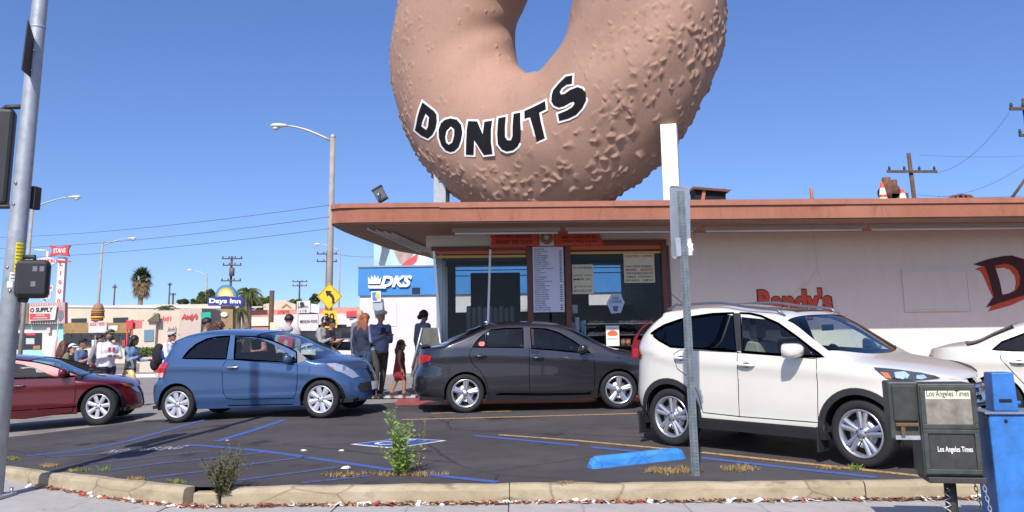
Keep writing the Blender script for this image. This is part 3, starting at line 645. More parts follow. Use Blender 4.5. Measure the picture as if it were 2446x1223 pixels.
# plaster peaks: each rises along one flank and breaks off on the other
peaks = np.zeros((NU, NV))
du = 2*np.pi/NU; dv = 2*np.pi/NV
for k in range(5200):
    u0, v0 = rs.uniform(0, 2*np.pi), rs.uniform(0, 2*np.pi)
    cv = math.cos(v0)                                   # 1 outer rim, -1 hole
    if rs.uniform() > .08+.92*max(0, min(1, (cv+.42)/.75)): continue
    if math.sin(v0) < -.6 and rs.uniform() < .5: continue
    near = min((((u0-a+np.pi) % (2*np.pi)-np.pi)**2*9+((v0-b+np.pi) % (2*np.pi)-np.pi)**2*3.2 for a, b in hits))
    low = max(0, -math.sin(u0))
    rad = rs.uniform(.065, .14)*(1+.35*low*max(0, cv)); hgt = rs.uniform(.011, .036)*(1+1.0*low*max(0, cv+.2))*(.75+.5*max(0, cv))
    if near < .045: hgt *= .12
    elif near < .10: hgt *= .7
    ringr = DR+Dr*cv
    nu = int(rad*1.6/(ringr*du))+1; nv = int(rad*1.6/(Dr*dv))+1
    i0, j0 = int(u0/du), int(v0/dv)
    I = (np.arange(i0-nu, i0+nu+1)) ; J = (np.arange(j0-nv, j0+nv+1))
    A_ = ((I*du-u0)*ringr)[:, None]; B_ = ((J*dv-v0)*Dr)[None, :]
    an = rs.normal(0, .7)+np.pi/2; s_ = A_*math.cos(an)+B_*math.sin(an); t_ = -A_*math.sin(an)+B_*math.cos(an)
    s_ = s_+.25*np.sin(t_/rad*3+rs.uniform(0, 6))*rad*.6
    prof = np.where(s_ < 0, np.clip(1+s_/(rad*1.3), 0, 1)**1.5, np.clip(1-s_/(rad*.22), 0, 1))*np.clip(1-(t_/(rad*.9))**2, 0, 1)
    sel = np.ix_(I % NU, J % NV); peaks[sel] = np.maximum(peaks[sel], prof*hgt)
disp += peaks
Pd = torus_pts(U, V, disp).reshape(-1, 3)
idx = np.arange(NU*NV).reshape(NU, NV); i1 = np.roll(idx, -1, 0); j1 = np.roll(idx, -1, 1); ij = np.roll(i1, -1, 1)
quads = np.stack([idx, i1, ij, j1], -1).reshape(-1, 4)
base = Vector((DC.x, DC.y, 3.9))
me = bpy.data.meshes.new('ring'); me.vertices.add(len(Pd)); me.vertices.foreach_set('co', (Pd-np.array(base)).ravel().astype(np.float32))
me.loops.add(quads.size); me.loops.foreach_set('vertex_index', quads.ravel().astype(np.int32)); me.polygons.add(len(quads))
me.polygons.foreach_set('loop_start', np.arange(0, quads.size, 4, dtype=np.int32)); me.update(calc_edges=True)
me.polygons.foreach_set('use_smooth', np.ones(len(quads), dtype=bool))
m_donut = weathered('donut_plaster', (.345, .203, .145), (.25, .138, .096), (.40, .250, .185), .8, .45, 1.6, .0, (1, 1, .6), .0, 26., .5, .6)
me.materials.append(m_donut)
donut = thing('giant_donut', 'giant brown plaster donut standing on the shop roof, lettered DONUTS', 'donut sculpture', base)
o = bpy.data.objects.new('ring', me); COL.objects.link(o); o.parent = donut
bb = bmesh.new(); bb.from_mesh(me); bmesh.ops.recalc_face_normals(bb, faces=bb.faces[:1]); 
cen = (Vector(Pd[0])-DC); ok = bb.faces[0] if False else None; bb.free()
def lay(outer, holes, off, mat, name):
    xs = [900+7*i for i in range(90)]; ys = [150+7*i for i in range(40)]
    vs2, fs2 = gridcut(outer, holes, xs, ys); pts = []
    for x, y in vs2:
        h, n, i, dd = bvh.ray_cast(CAM, ray(x, y).normalized())
        if n.dot(ray(x, y)) > 0: n = -n
        pts.append(h+n*off)
    mb = MB().add(pts, fs2, smooth=True); return mb.build(name, mat, donut, fixn=False)
m_lw = M('letter_white', (.80, .79, .76), .6, var=.05); m_lb = M('letter_black', (.010, .009, .011), .8, var=.3, vs_=2, spec=.15)
for ch, (P, H) in zip('donuts', donut_letters()):
    Wp = offset_poly(P, 4.6); Wh = [offset_poly(H, -4.2)] if H else []
    lay(Wp, Wh, .022, m_lw, 'letter_outline'); lay(P, [H] if H else [], .029, m_lb, 'letter')
# flip check: outward faces
f0 = quads[0]; n0 = Vector(Pd[f0[1]]-Pd[f0[0]]).cross(Vector(Pd[f0[3]]-Pd[f0[0]]))
if n0.dot(lat) < 0: me.flip_normals()
# posts
def post(pxl, pxr, pyt, Y, topdz, name, label, pm=m_white):
    a = at(pxl, 470, Y); b = at(pxr, 470, Y); wd = (b.x-a.x)/1.38; c = Vector(((a.x+b.x)/2, Y, 3.86)); zt = at((pxl+pxr)/2, pyt, Y).z
    t = thing(name, label, 'post', c); mb = MB(); q = wd/2*1.414
    cs = [(c.x+q*math.cos(an), c.y+q*math.sin(an)) for an in [R(30)+k*math.pi/2 for k in range(4)]]
    mb.prism([(x, y, 3.86) for x, y in cs], (0, 0, zt-3.86)); mb.build('column', pm, t, bevel=.012)
    MB().box((c.x-wd*.8, c.y-wd*.8, 3.86), (c.x+wd*.8, c.y+wd*.8, 3.90)).build('base_plate', m_steel, t)
post(1579, 1632, 300, 19.0, 0, 'support_post', 'thick white square post bracing the right side of the giant donut')
post(1034, 1076, 380, 22.9, 0, 'support_post', 'grey white square post behind the left side of the giant donut', M('post_shade_grey', (.34, .37, .42), .7, var=.1))  # the shade on this post is put into its grey colour
MB().obox(DC+Vector((0, .3, -DR-Dr*.9)), lat*3.2, axd*1.4, (0, 0, .8)).build('cradle', m_terra, donut)
# ================================================================ CARS
m_tyre = M('tyre_rubber', (.014, .013, .014), .85, var=.2, vs_=20); m_alloy = M('alloy', (.62, .62, .64), .28, .85); m_alloy2 = M('silver_wheel_paint', (.52, .53, .56), .35, .45, coat=.3)
m_plastic = M('black_plastic', (.02, .02, .022), .6, var=.15); m_under = M('underbody', (.008, .008, .009), .9); m_chrome = M('chrome', (.75, .76, .78), .12, 1.)
m_seat = M('seat_fabric', (.16, .15, .145), .9, var=.1); m_seatdk = M('seat_fabric_dark', (.03, .03, .035), .9); m_trim = M('cabin_trim', (.022, .022, .026), .8)
m_lamp = glass('lamp_lens', (.93, .95, .97), 1.4); m_amber = M('amber_lens', (.75, .16, .015), .15, coat=1.); m_redl = M('red_lens', (.45, .012, .018), .12, coat=1.); m_clear = M('lamp_reflector', (.80, .82, .85), .12, 1.)
m_reddark = M('red_lens_dark', (.20, .008, .02), .15, coat=1.)
g_car = glass('car_glass', (.72, .80, .78), 1.25); g_dark = glass('privacy_glass', (.05, .055, .075), 1.2); g_wind = glass('windscreen_glass', (.70, .80, .79), 1.2)
def paint(n, c, metal=.0, rough=.35): return M(n, c, rough, metal, var=.03, vs_=1.5, coat=1.)
class Car:
    def __init__(s, name, label, rear, front, hw, wheelr, group='cars in and beside the drive-through lane', yaw=None, wb=None):
        a = Vector(rear) if len(rear) == 3 else G(*rear); b = Vector(front) if len(front) == 3 else G(*front)
        ax = (b-a).normalized(); c = (a+b)/2
        e = .3; gn = Vector((-(gz(c.x+e, c.y)-gz(c.x-e, c.y))/(2*e), -(gz(c.x, c.y+e)-gz(c.x, c.y-e))/(2*e), 1)).normalized()
        az = (gn-ax*gn.dot(ax)).normalized(); ay = az.cross(ax)
        s.hw = hw; s.x, s.y, s.z = ax, ay, az; s.o = c+ay*(hw-.035); s.wb = (b-a).length if wb is None else wb
        q = Matrix((ax, ay, az)).transposed().to_quaternion()
        s.root = thing(name, label, 'car', s.o, group, q); s.wr = wheelr
        s.nz = 2.6; s.tum = .36; s.nf = 2.6; s.nr = 3.4; s.lf = .95; s.lr = .8; s.tuck = .07
    def T(s, px, py, d=0.):
        r = ray(px, py); t = (s.y.dot(s.o-CAM)+(-s.hw+d))/s.y.dot(r); p = CAM+r*t-s.o
        return p.dot(s.x), p.dot(s.z)
    def TS(s, px, py):                    # pixel -> (x,z) on the near flank
        d = .05
        for _ in range(25):
            x, z = s.T(px, py, d); d = d*.6+.4*(s.hw-s.W(x, z))
        return s.T(px, py, d)
    def P(s, L): return [(p[1], p[2]) if p[0] == 'm' else s.TS(*p) for p in L]
    def prof(s, L, d): # mixed list: (px,py) or (px,py,d) traced, or ('m',x,z)
        out = []
        for p in L:
            if p[0] == 'm': out.append((p[1], p[2]))
            else: out.append(s.T(p[0], p[1], p[2] if len(p) > 2 else d))
        return out
    def setup(s, top, nose, tail, belt, drop, zb=.2, dtop=None):
        dt = s.hw if dtop is None else dtop
        tp = s.prof(top, dt); s.ztop = pchip(tp); s.tx0, s.tx1 = min(p[0] for p in tp), max(p[0] for p in tp)
        nz = s.prof(nose, s.hw); tl = s.prof(tail, s.hw)
        s.xf = pchip([(z, x) for x, z in nz]); s.xr = pchip([(z, x) for x, z in tl])
        s.belt = pchip(s.prof(belt, .05)); s.drop = pchip(drop); s.zb = zb
        s.x1f = max(x for x, z in nz)-s.lf; s.x1r = min(x for x, z in tl)+s.lr
        s.zmid = .55*(s.belt(0))+.05
    def zsh(s, x): return s.ztop(x)-s.drop(x)
    def W(s, x, z):
        b = s.hw; bl = s.belt(x); q = z-bl
        b -= s.tum*.5*(math.sqrt(q*q+.0016)+q)
        if z < s.zmid: b -= s.tuck*((s.zmid-z)/(s.zmid-.15))**2
        q2 = (z-bl+.13)/.07; b += .012*math.exp(-q2*q2)-.012
        q3 = (z-.36)/.06; b += .010*math.exp(-q3*q3)
        xf, xr = s.xf(z), s.xr(z)
        if x > s.x1f:
            u = min(1, max(0, (x-s.x1f)/max(.05, xf-s.x1f))); b *= (1-u**s.nf)**(1/s.nf)
        elif x < s.x1r:
            u = min(1, max(0, (s.x1r-x)/max(.05, s.x1r-xr))); b *= (1-u**s.nr)**(1/s.nr)
        return max(b, 0)
    def nrm(s, x, z, side):
        e = .006; wx = (s.W(x+e, z)-s.W(x-e, z))/(2*e); wz = (s.W(x, z+e)-s.W(x, z-e))/(2*e)
        wx = max(-8, min(8, wx)); return Vector((-wx, side, -wz)).normalized()
    def side(s, name, outer, holes=(), off=0., mat=None, parent=None, side=-1, fine=False, label=None, step=.09):
        x0 = min(p[0] for p in outer); x1 = max(p[0] for p in outer); z0 = min(p[1] for p in outer); z1 = max(p[1] for p in outer)
        xs = set(); k = math.ceil(x0/step)
        while k*step < x1: xs.add(round(k*step, 4)); k += 1
        for e in (s.xf(.5), s.xf(.8), s.xr(.5), s.xr(.8)):
            for j in range(26):
                v = e-j*.012 if e > 0 else e+j*.012
                if x0 < v < x1: xs.add(round(v, 4))
        zs = []; k = math.ceil(z0/.06)
        while k*.06 < z1: zs.append(k*.06); k += 1
        zs += [v for v in (s.belt(0)-.03, s.belt(0)+.02, s.belt(0)-.17, s.belt(0)-.10) if z0 < v < z1]
        v2, fs = gridcut(outer, holes, sorted(xs), zs)
        pts, ns = [], []
        for x, z in v2:
            n = s.nrm(x, z, side); pts.append(Vector((x, side*s.W(x, z), z))+n*off); ns.append(n)
        if side < 0: fs = [f[::-1] for f in fs]
        # outward winding: (x,z) ccw with y=-W faces -y
        fs = [f[::-1] for f in fs]
        mb = MB().add(pts, fs); mb.n = ns; return mb.build(name, mat, parent or s.root, label)
    def bothsides(s, name, outer, holes=(), off=0., mat=None, **k):
        a = s.side(name, outer, holes, off, mat, side=-1, **k); b = s.side(name, outer, holes, off, mat, side=1, **k); return a, b
    def seam(s, P, wd, off, mat, name, parent, closed=False, side=-1):
        """thin strip along a line on the flank"""
        Q = []
        n = len(P); m = n if closed else n-1
        for i in range(m):
            a, b = Vector(P[i]), Vector(P[(i+1) % n]); k = max(1, int((b-a).length/.07)); Q += [a.lerp(b, j/k) for j in range(k)]
        if not closed: Q.append(Vector(P[-1]))
        vs_, ns = [], []; N = len(Q)
        for i, p in enumerate(Q):
            t = (Q[(i+1) % N if closed else min(i+1, N-1)]-Q[(i-1) if closed or i else 0]); t = t.normalized() if t.length > 1e-9 else Vector((1, 0)); nn = Vector((-t.y, t.x))*wd/2
            for q in (p-nn, p+nn):
                n_ = s.nrm(q.x, q.y, side); vs_.append(Vector((q.x, side*s.W(q.x, q.y), q.y))+n_*off); ns.append(n_)
        fs = [(2*i, 2*i+1, 2*((i+1) % N)+1, 2*((i+1) % N)) for i in range(N if closed else N-1)]
        mb = MB().add(vs_, fs); mb.n = ns; return mb.build(name, mat, parent)
    def S(s, x, t):
        z0 = s.zsh(x); d = s.drop(x); w_ = s.W(x, z0); a = min(1, abs(t)); m = 2.4
        return Vector((x, t*w_, z0+d*(max(0, 1-a**m))**(1/m)))
    def top(s, name, fx0, fx1, t0, t1, off, mat, nx=14, nt=16, parent=None, dens=1.):
        """patch of the upper skin; fx0/fx1(t) are its ends, t0/t1(x) its sides"""
        vs_, ns, fs = [], [], []
        for j in range(nt+1):
            g = j/nt; gt = .5-.5*math.cos(math.pi*g)
            for i in range(nx+1):
                f = i/nx; tm = t0(0)+(t1(0)-t0(0))*gt; xa = fx0(tm); xb = fx1(tm); x = xa+(xb-xa)*f
                t = t0(x)+(t1(x)-t0(x))*gt; p = s.S(x, t); e = .004
                du = s.S(x+e, t)-s.S(x-e, t); dt_ = s.S(x, min(1, t+.003))-s.S(x, max(-1, t-.003)); n = du.cross(dt_)
                n = n.normalized() if n.length > 1e-12 else Vector((0, 0, 1))
                if n.z < 0: n = -n
                vs_.append(p+n*off); ns.append(n)
        for j in range(nt):
            for i in range(nx): a = j*(nx+1)+i; fs.append((a, a+1, a+nx+2, a+nx+1))
        mb = MB().add(vs_, fs); mb.n = ns; return mb.build(name, mat, parent or s.root)
    def front(s, name, pts, off, mat, parent=None, end=1, step=.05):
        """patch on nose (end=1) or tail (end=-1), outline in (y,z)"""
        y0, y1 = min(p[0] for p in pts), max(p[0] for p in pts); z0, z1 = min(p[1] for p in pts), max(p[1] for p in pts)
        v2, fs = gridcut(pts, [], [y0+step*i for i in range(1, int((y1-y0)/step)+1)], [z0+step*i for i in range(1, int((z1-z0)/step)+1)])
        out = []
        for y, z in v2:
            wmax = s.W((s.x1f+s.x1r)/2, z); r_ = min(.999, abs(y)/max(.1, wmax)); n_ = s.nf if end > 0 else s.nr; k = (1-r_**n_)**(1/n_)
            x = s.x1f+(s.xf(z)-s.x1f)*k+off if end > 0 else s.x1r-(s.x1r-s.xr(z))*k-off
            out.append((x, y, z))
        return MB().add(out, fs, smooth=True).build(name, mat, parent or s.root, fixn=True)
    def arch(s, cx, cz, r, n=18, a0=None):
        out = []
        for i in range(n+1):
            a = math.pi-math.pi*i/n; out.append((cx+r*math.cos(a), cz+r*math.sin(a)))
        return out
    def outline(s, archR, archF, bottom, rear_n=12):
        """flank outline, anticlockwise from the rear"""
        (rx, rz, rr), (fx, fz, fr) = archR, archF; P = []
        zb = bottom
        zr = [zb+.0+(s.zsh(max(s.tx0, s.xr(.9)))-zb)*i/rear_n for i in range(rear_n+1)]
        # bottom, rear to front
        P += [(s.xr(zb+.02)+.0, zb+.02)]
        P += [(rx-rr, zb)]+[(x, z) for x, z in s.arch(rx, rz, rr) if z >= zb]+[(rx+rr, zb), (fx-fr, zb)]+[(x, z) for x, z in s.arch(fx, fz, fr) if z >= zb]+[(fx+fr, zb)]
        zt_f = s.zsh(s.tx1); zt_r = s.zsh(s.tx0)
        P += [(s.xf(z)-.001, z) for z in [zb+.01+(zt_f-zb-.01)*i/14 for i in range(15)]]
        n = 60; P += [(x, s.zsh(x)) for x in [s.tx1+(s.tx0-s.tx1)*i/n for i in range(1, n)]]
        P += [(s.xr(z)+.001, z) for z in [zt_r+(zb+.02-zt_r)*i/16 for i in range(0, 16)]]
        Q = [P[0]]
        for p in P[1:]:
            if abs(p[0]-Q[-1][0])+abs(p[1]-Q[-1][1]) > .004: Q.append(p)
        return Q
    def wheel(s, x, y, side, spec, steer=0., rear=False):
        R_, w_ = s.wr, .2; t = bpy.data.objects.new('wheel', None)
        mb = MB(); rr = spec['rim']
        prof = [(rr*.99, -.07), (rr+.012, -.096), (rr+.03, -.102), (R_-.045, -.105), (R_-.016, -.094), (R_-.003, -.07), (R_, -.03), (R_, .03), (R_-.003, .07), (R_-.016, .094), (R_-.045, .105), (rr, .10)]
        hub = MB(); hub.lathe([(0.0, -.085), (rr*.2, -.085), (rr*.24, -.06), (rr*.24, -.02)], (0, 0, 0), 'y', 20)
        piv = Vector((x, y, R_))
        o = MB().lathe([(0, -.01), (rr*.98, -.01), (rr*.98, .08), (0, .08)], (0, 0, 0), 'y', 24).build('wheel', m_under, s.root)
        o.location = piv; o.rotation_euler = (0, 0, steer if side < 0 else math.pi+steer)
        o2 = MB().lathe(prof, (0, 0, 0), 'y', 40).build('tyre', m_tyre, o); 
        rm = MB(); n = spec['n']; mat = spec['mat']
        rm.lathe([(rr*.985, -.055), (rr*1.01, -.098), (rr*.95, -.096), (rr*.885, -.075), (rr*.86, -.02)], (0, 0, 0), 'y', 40)
        rm.lathe([(0.0, -.088), (rr*.12, -.088), (rr*.17, -.078), (rr*.25, -.076), (rr*.3, -.06), (rr*.3, -.02)], (0, 0, 0), 'y', 24)
        for k in range(n):
            a = 2*math.pi*k/n+spec.get('ph', 0)
            for sg in spec.get('pair', (0,)):
                b = a+sg; wi, wo = spec['wi'], spec['wo']; r0, r1 = rr*.22, rr*.92; tw = spec.get('tw', 0)
                c0, s0 = math.cos(b), math.sin(b); c1, s1 = math.cos(b+tw+sg*spec.get('sp', 0)), math.sin(b+tw+sg*spec.get('sp', 0))
                def pt(c, s_, r_, h, yy): return Vector((r_*c-h*s_, yy, r_*s_+h*c))
                f0 = [pt(c0, s0, r0, -wi, -.074), pt(c0, s0, r0, wi, -.074), pt(c1, s1, r1, wo, -.082), pt(c1, s1, r1, -wo, -.082)]
                b0 = [p_+Vector((0, .04, 0)) for p_ in f0]
                ridge = [pt(c0, s0, r0, 0, -.084), pt(c1, s1, r1, 0, -.092)]
                vs_ = f0+b0+ridge
                rm.add(vs_, [(0, 3, 9, 8), (8, 9, 2, 1), (0, 4, 7, 3), (1, 2, 6, 5), (4, 5, 6, 7), (3, 7, 6, 2), (0, 1, 5, 4)])
        for k in range(5):
            a = 2*math.pi*k/5+.3; rm.lathe([(.0, -.084), (.011, -.084), (.011, -.07)], (rr*.2*math.cos(a), 0, rr*.2*math.sin(a)), 'y', 6, 1)
        rm.build('rim', [mat, m_plastic], o, fixn=True)
        if spec.get('disc'):
            MB().lathe([(rr*.25, -.03), (rr*.62, -.03), (rr*.62, -.015)], (0, 0, 0), 'y', 24).build('brake_disc', m_steel, o, fixn=True)
        return o
    def well(s, cx, cz, r):
        for sd in (-1, 1):
            mb = MB(); n = 16; vs_ = []; y0, y1 = sd*(s.hw-.05), sd*(s.hw-.42)
            for i in range(n+1):
                a = -.25+(math.pi+.5)*i/n
                for y in (y0, y1): vs_.append((cx+(r+.012)*math.cos(a), y, cz+(r+.012)*math.sin(a)))
            mb.add(vs_, [(2*i, 2*i+1, 2*i+3, 2*i+2) for i in range(n)])
            mb.add([(cx, y1, cz-.1)]+[v for v in vs_[1::2]], [(0, i+1, i+2) for i in range(n)])
            mb.build('wheel_well', m_under, s.root)
    def liner(s, outer, holes, x0, x1):
        for sd in (-1, 1): s.side('cabin_lining', outer, holes, -.03, m_trim, side=sd, step=.2)
    def underbody(s, z, x0, x1):
        MB().box((x0, -s.hw+.12, z), (x1, s.hw-.12, z+.05)).build('underbody', m_under, s.root)
    def seats(s, xs_, zf, mat, beltz, steer_side=1, headz=None):
        for x in xs_:
            for y in (-.36, .36):
                mb = MB(); hz = headz or beltz+.28
                mb.prism([(x-.12, y-.23, zf), (x+.1, y-.23, zf), (x-.02, y-.23, hz-.18), (x-.16, y-.23, hz-.16), (x-.22, y-.23, hz-.3)], (0, .46, 0))
                mb.prism([(x-.1, y-.24, zf-.12), (x+.42, y-.24, zf-.1), (x+.42, y-.24, zf+.02), (x-.05, y-.24, zf+.02)], (0, .48, 0))
                st_ = mb.build('seat', mat, s.root, bevel=.03)
                MB().box((x-.19, y-.12, hz-.14), (x-.09, y+.12, hz+.03)).build('headrest', mat, st_, bevel=.03)
    def wheel_steer(s, x, y, z):
        mb = MB(); n = 20; P = [(x-.06*math.sin(a)*1.0, y+.18*math.cos(a), z+.17*math.sin(a)) for a in [2*math.pi*i/n for i in range(n+1)]]
        mb.tube(P, .016, 6, caps=False); mb.tube([(x, y-.17, z), (x, y+.17, z)], .02, 6); mb.tube([(x, y, z), (x+.25, y, z-.12)], .03, 6)
        mb.build('steering_wheel', m_trim, s.root)
    def dash(s, x, z, L=.4):
        w_ = s.hw-.14; MB().prism([(x, -w_, z-.3), (x-.05, -w_, z-.05), (x+.03, -w_, z), (x+L, -w_, z-.02), (x+L, -w_, z-.3)], (0, 2*w_, 0)).build('dashboard', m_trim, s.root, bevel=.02)
    def mirror(s, x, z, mat, sx=.12, sz=.16, out=.1):
        for sd in (-1, 1):
            y = sd*(s.W(x, z)+out); mb = MB()
            vs_ = []; n = 14; rows = [(-.055, .85), (-.045, 1), (.03, .93), (.07, .62), (.085, .2)]
            for dx, k in rows:
                for i in range(n):
                    a = 2*math.pi*i/n; c, s_ = math.cos(a), math.sin(a); e = .55
                    cy = math.copysign(abs(c)**e, c)*sx*k; cz_ = math.copysign(abs(s_)**e, s_)*sz*.5*k
                    vs_.append((x+dx*sx/.12, y+cy, z+cz_))
            fs = [(r_*n+i, r_*n+(i+1) % n, (r_+1)*n+(i+1) % n, (r_+1)*n+i) for r_ in range(len(rows)-1) for i in range(n)]
            fs += [[(len(rows)-1)*n+i for i in range(n)]]
            mb.add(vs_, fs, 0, True); o = mb.build('door_mirror', mat, s.root, fixn=True)
            MB().poly([v for v in vs_[:n]]).build('mirror_glass', m_chrome, o)
            MB().prism([(x-.03, sd*(s.W(x, z)-.03), z-sz*.25), (x+.05, sd*(s.W(x, z)-.03), z-sz*.25), (x+.03, y, z-sz*.38), (x-.02, y, z-sz*.38)], (0, 0, .03)).build('mirror_arm', m_plastic, o, fixn=True)
    def handle(s, xa, xb, z, mat, door, side):
        mb = MB(); n = 8; P = []
        for i in range(n+1):
            f = i/n; x = xa+(xb-xa)*f; P.append(Vector((x, side*(s.W(x, z)+.006+.028*math.sin(math.pi*f)**.6), z)))
        mb.tube(P, [.006]+[.016]*(n-1)+[.006], 8); mb.build('handle', mat, door)
        xm = (xa+xb)/2; mb = MB(); mb.add([Vector((xm+.055*math.cos(a), side*(s.W(xm, z)+.005), z+.03*math.sin(a))) for a in [i*math.pi/6 for i in range(12)]], [list(range(12))]); mb.build('handle_recess', m_plastic, door)
def rects(c, L): return c.P(L)
RIM_S = dict
# ---------------------------------------------------------------- common assembly
def assemble(c, spec):
    rx, fx = -c.wb/2, c.wb/2; zb = spec['sill']
    arR = (rx, c.wr+spec.get('az', .02), spec['ar']); arF = (fx, c.wr+spec.get('az', .02), spec['ar'])
    body = spec['paint']; OUT = c.outline(arR, arF, zb)
    wins = [c.P(w_) for w_ in spec['dlo']]
    lamps = []
    c.bothsides('body_side', OUT, wins, 0., body)
    c.liner([(x, z) for x, z in OUT], wins, 0, 0)
    for sd in (-1, 1):
        for i, w_ in enumerate(wins):
            g = c.side('side_window', w_, (), -.012, spec['glass'][i], side=sd)
            c.seam(w_, spec.get('trimw', .022), .003, spec.get('trim', m_plastic), 'window_trim', g, True, sd)
    for d_ in spec['doors']:
        P = c.P(d_['poly'])
        for sd in (-1, 1):
            o = c.side('door', P, (), .003, body, side=sd)
            c.seam(P+[] if d_.get('closed') else P, 0.008, .0042, m_under, 'door_seam', o, bool(d_.get('closed')), sd)
            if 'handle' in d_:
                a, b = c.P(d_['handle']); c.handle(a[0], b[0], (a[1]+b[1])/2, spec['handle'], o, sd)
    # upper skin
    xc, xw, xb_, xt = spec['xs']          # cowl, top of windscreen, top of rear glass, foot of rear glass
    k1, k2 = spec.get('bow', .16), .05
    tA, tB = spec.get('tA', .955), spec.get('tB', .93)
    cow = lambda t: xc+k1*(1-t*t)*.9-.06; wtop = lambda t: xw+k2*(1-t*t); rtop = lambda t: xb_-k2*(1-t*t); rbot = lambda t: xt-.08*(1-t*t)
    one = lambda v: (lambda x: v)
    c.top('bonnet', cow, lambda t: c.tx1, one(-1), one(1), 0, body, 26, 22)
    c.top('windscreen', wtop, cow, one(-tA), one(tA), -.006, g_wind, 16, 16)
    for a, b in ((-1, -tA), (tA, 1)): c.top('windscreen_pillar', wtop, cow, one(a), one(b), 0, body, 16, 2)
    hatch = spec.get('hatch')
    if hatch: rtop = lambda t: c.tx0
    c.top('roof', rtop, wtop, one(-1), one(1), 0, spec.get('roofmat', body), 24, 20)
    c.top('roof_lining', lambda t: xb_, lambda t: xw, one(-.97), one(.97), -.04, m_trim, 10, 8)
    if hatch:
        zt = c.zsh(c.tx0); zl = hatch
        c.front('rear_window', [(-.45, zl), (.45, zl), (.5, zl+.05), (.44, zt-.06), (-.44, zt-.06), (-.5, zl+.05)], .006, g_dark, None, -1)
        MB().prism([(c.tx0+.16, -.5, zt+c.drop(c.tx0)-.03), (c.tx0-.05, -.46, zt-.02), (c.tx0-.05, .46, zt-.02), (c.tx0+.16, .5, zt+c.drop(c.tx0)-.03)], (0, 0, .03)).build('spoiler', body, c.root, fixn=True, bevel=.01)
    else:
      c.top('rear_window', rbot, rtop, one(-tB), one(tB), -.006, spec['rearglass'], 10, 12)
      for a, b in ((-1, -tB), (tB, 1)): c.top('rear_pillar', rbot, rtop, one(a), one(b), 0, body, 10, 2)
      c.top('boot_lid', lambda t: c.tx0, rbot, one(-1), one(1), 0, body, 12, 20)
    for cx_ in (rx, fx): c.well(cx_, arR[1], spec['ar'])
    c.underbody(zb+.02, c.xr(.4)+.12, c.xf(.4)-.12)
    MB().box((rx+spec['ar']+.02, -c.hw+.1, zb+.04), (fx-spec['ar']-.02, c.hw-.1, zb+.12)).build('cabin_floor', m_trim, c.root)
    for sd, st_ in ((-1, spec.get('steer', 0)), (1, spec.get('steer', 0))):
        c.wheel(rx, sd*(c.hw-.135), sd, spec['rim']); c.wheel(fx, sd*(c.hw-.135), sd, spec['rim'], st_)
    return OUT, wins
def lampset(c, P, mats, name, holes=(), off=.006):
    return c.bothsides(name, c.P(P), (), off, mats)
def xof(c, px, py, d): return c.T(px, py, d)[0]
# ---------------------------------------------------------------- blue hatchback
c = Car('hatchback_car', 'small blue three-door hatchback with silver wheel covers in the queue', (422, 1011), (766, 1000), .80, .297); YA = c
c.lf, c.lr, c.nf, c.nr, c.tum = .95, .55, 2.3, 3.2, .34
c.setup(top=[(431, 807, .3), (475, 794.5, .5), (541, 786.6), (605, 787), (650, 790.5), (690, 801), (726, 818), (756, 831), (790, 846), (805, 849), (824, 853), (850, 861), (864, 870), (876, 879)],
        nose=[(876, 879), (886, 893), (892, 910), (894, 930), (893, 945), (884, 957), (868, 966)],
        tail=[(431, 809, .3), (422, 819, .3), (392, 855, .2), (382, 867, .2), (374, 880, .2), (370, 903, .2), (357, 922, .2), (355, 940, .2), (357, 960, .2), (366, 976, .2)],
        belt=[(430, 858), (560, 860), (640, 865), (709, 871), (780, 875)], drop=[(-1.75, .01), (-1.5, .06), (-1.1, .085), (-.4, .095), (.35, .1), (.8, .13), (1.05, .12), (1.3, .09), (1.6, .06), (1.78, .008)], zb=.2)
pb = paint('blue_car_paint', (.042, .095, .215), .35, .32)
xs_ = (xof(c, 742, 857, .12)+.06, xof(c, 652, 794, c.hw), 0, 0)
door = [(711, 872), (640, 866), (559, 859.5), (541, 859.5), (533.5, 872), (531, 890), (531, 910), (534, 938), (541, 951), (560, 953.5), (700, 951), (706.5, 940), (710, 910)]
assemble(c, dict(sill=.21, ar=.345, az=.0, paint=pb, hatch=.95, xs=xs_, bow=.34,
    dlo=[[(435.5, 856), (450, 838), (469, 822), (494.6, 809.5), (520, 804.5), (549, 802.5), (540, 857.6)], [(562.6, 802.5), (605, 804), (628, 807), (652, 814), (688, 829.5), (708, 841), (709, 866), (669, 864.5), (620, 861.5), (559, 858)]],
    glass=[g_car, g_car], rearglass=g_dark, doors=[dict(poly=door, closed=True, handle=[(541, 877), (572, 877)])], handle=m_alloy, rim=dict(rim=.212, n=8, wi=.030, wo=.048, mat=m_alloy2, ph=.2)))
c.bothsides('tail_light', c.P([(405, 866), (396, 881), (390, 902), (371, 903.5), (374, 885), (383, 870)]), (), .008, m_redl)
c.bothsides('tail_light', c.P([(391, 890), (390, 901), (372, 902.5), (373.5, 891)]), (), .0105, M('lens_clear_strip', (.6, .45, .42), .2, coat=1.))
c.bothsides('headlight', c.P([(779.5, 869), (800, 867), (822, 872.5), (843, 885), (858, 899.7), (841, 903.5), (822, 893), (800.7, 885)]), (), .008, M('headlight_lens', (.62, .64, .68), .1, .7, coat=1.))
c.bothsides('turn_lamp', c.P([(783, 871), (796, 876), (803, 883), (797, 882)]), (), .0105, m_amber)
c.bothsides('mirror_base', c.P([(710, 836), (733, 857), (728, 862), (712, 868)]), (), .004, M('grey_sail', (.16, .15, .16), .5))
zc_ = c.T(765, 985, 0)[1]
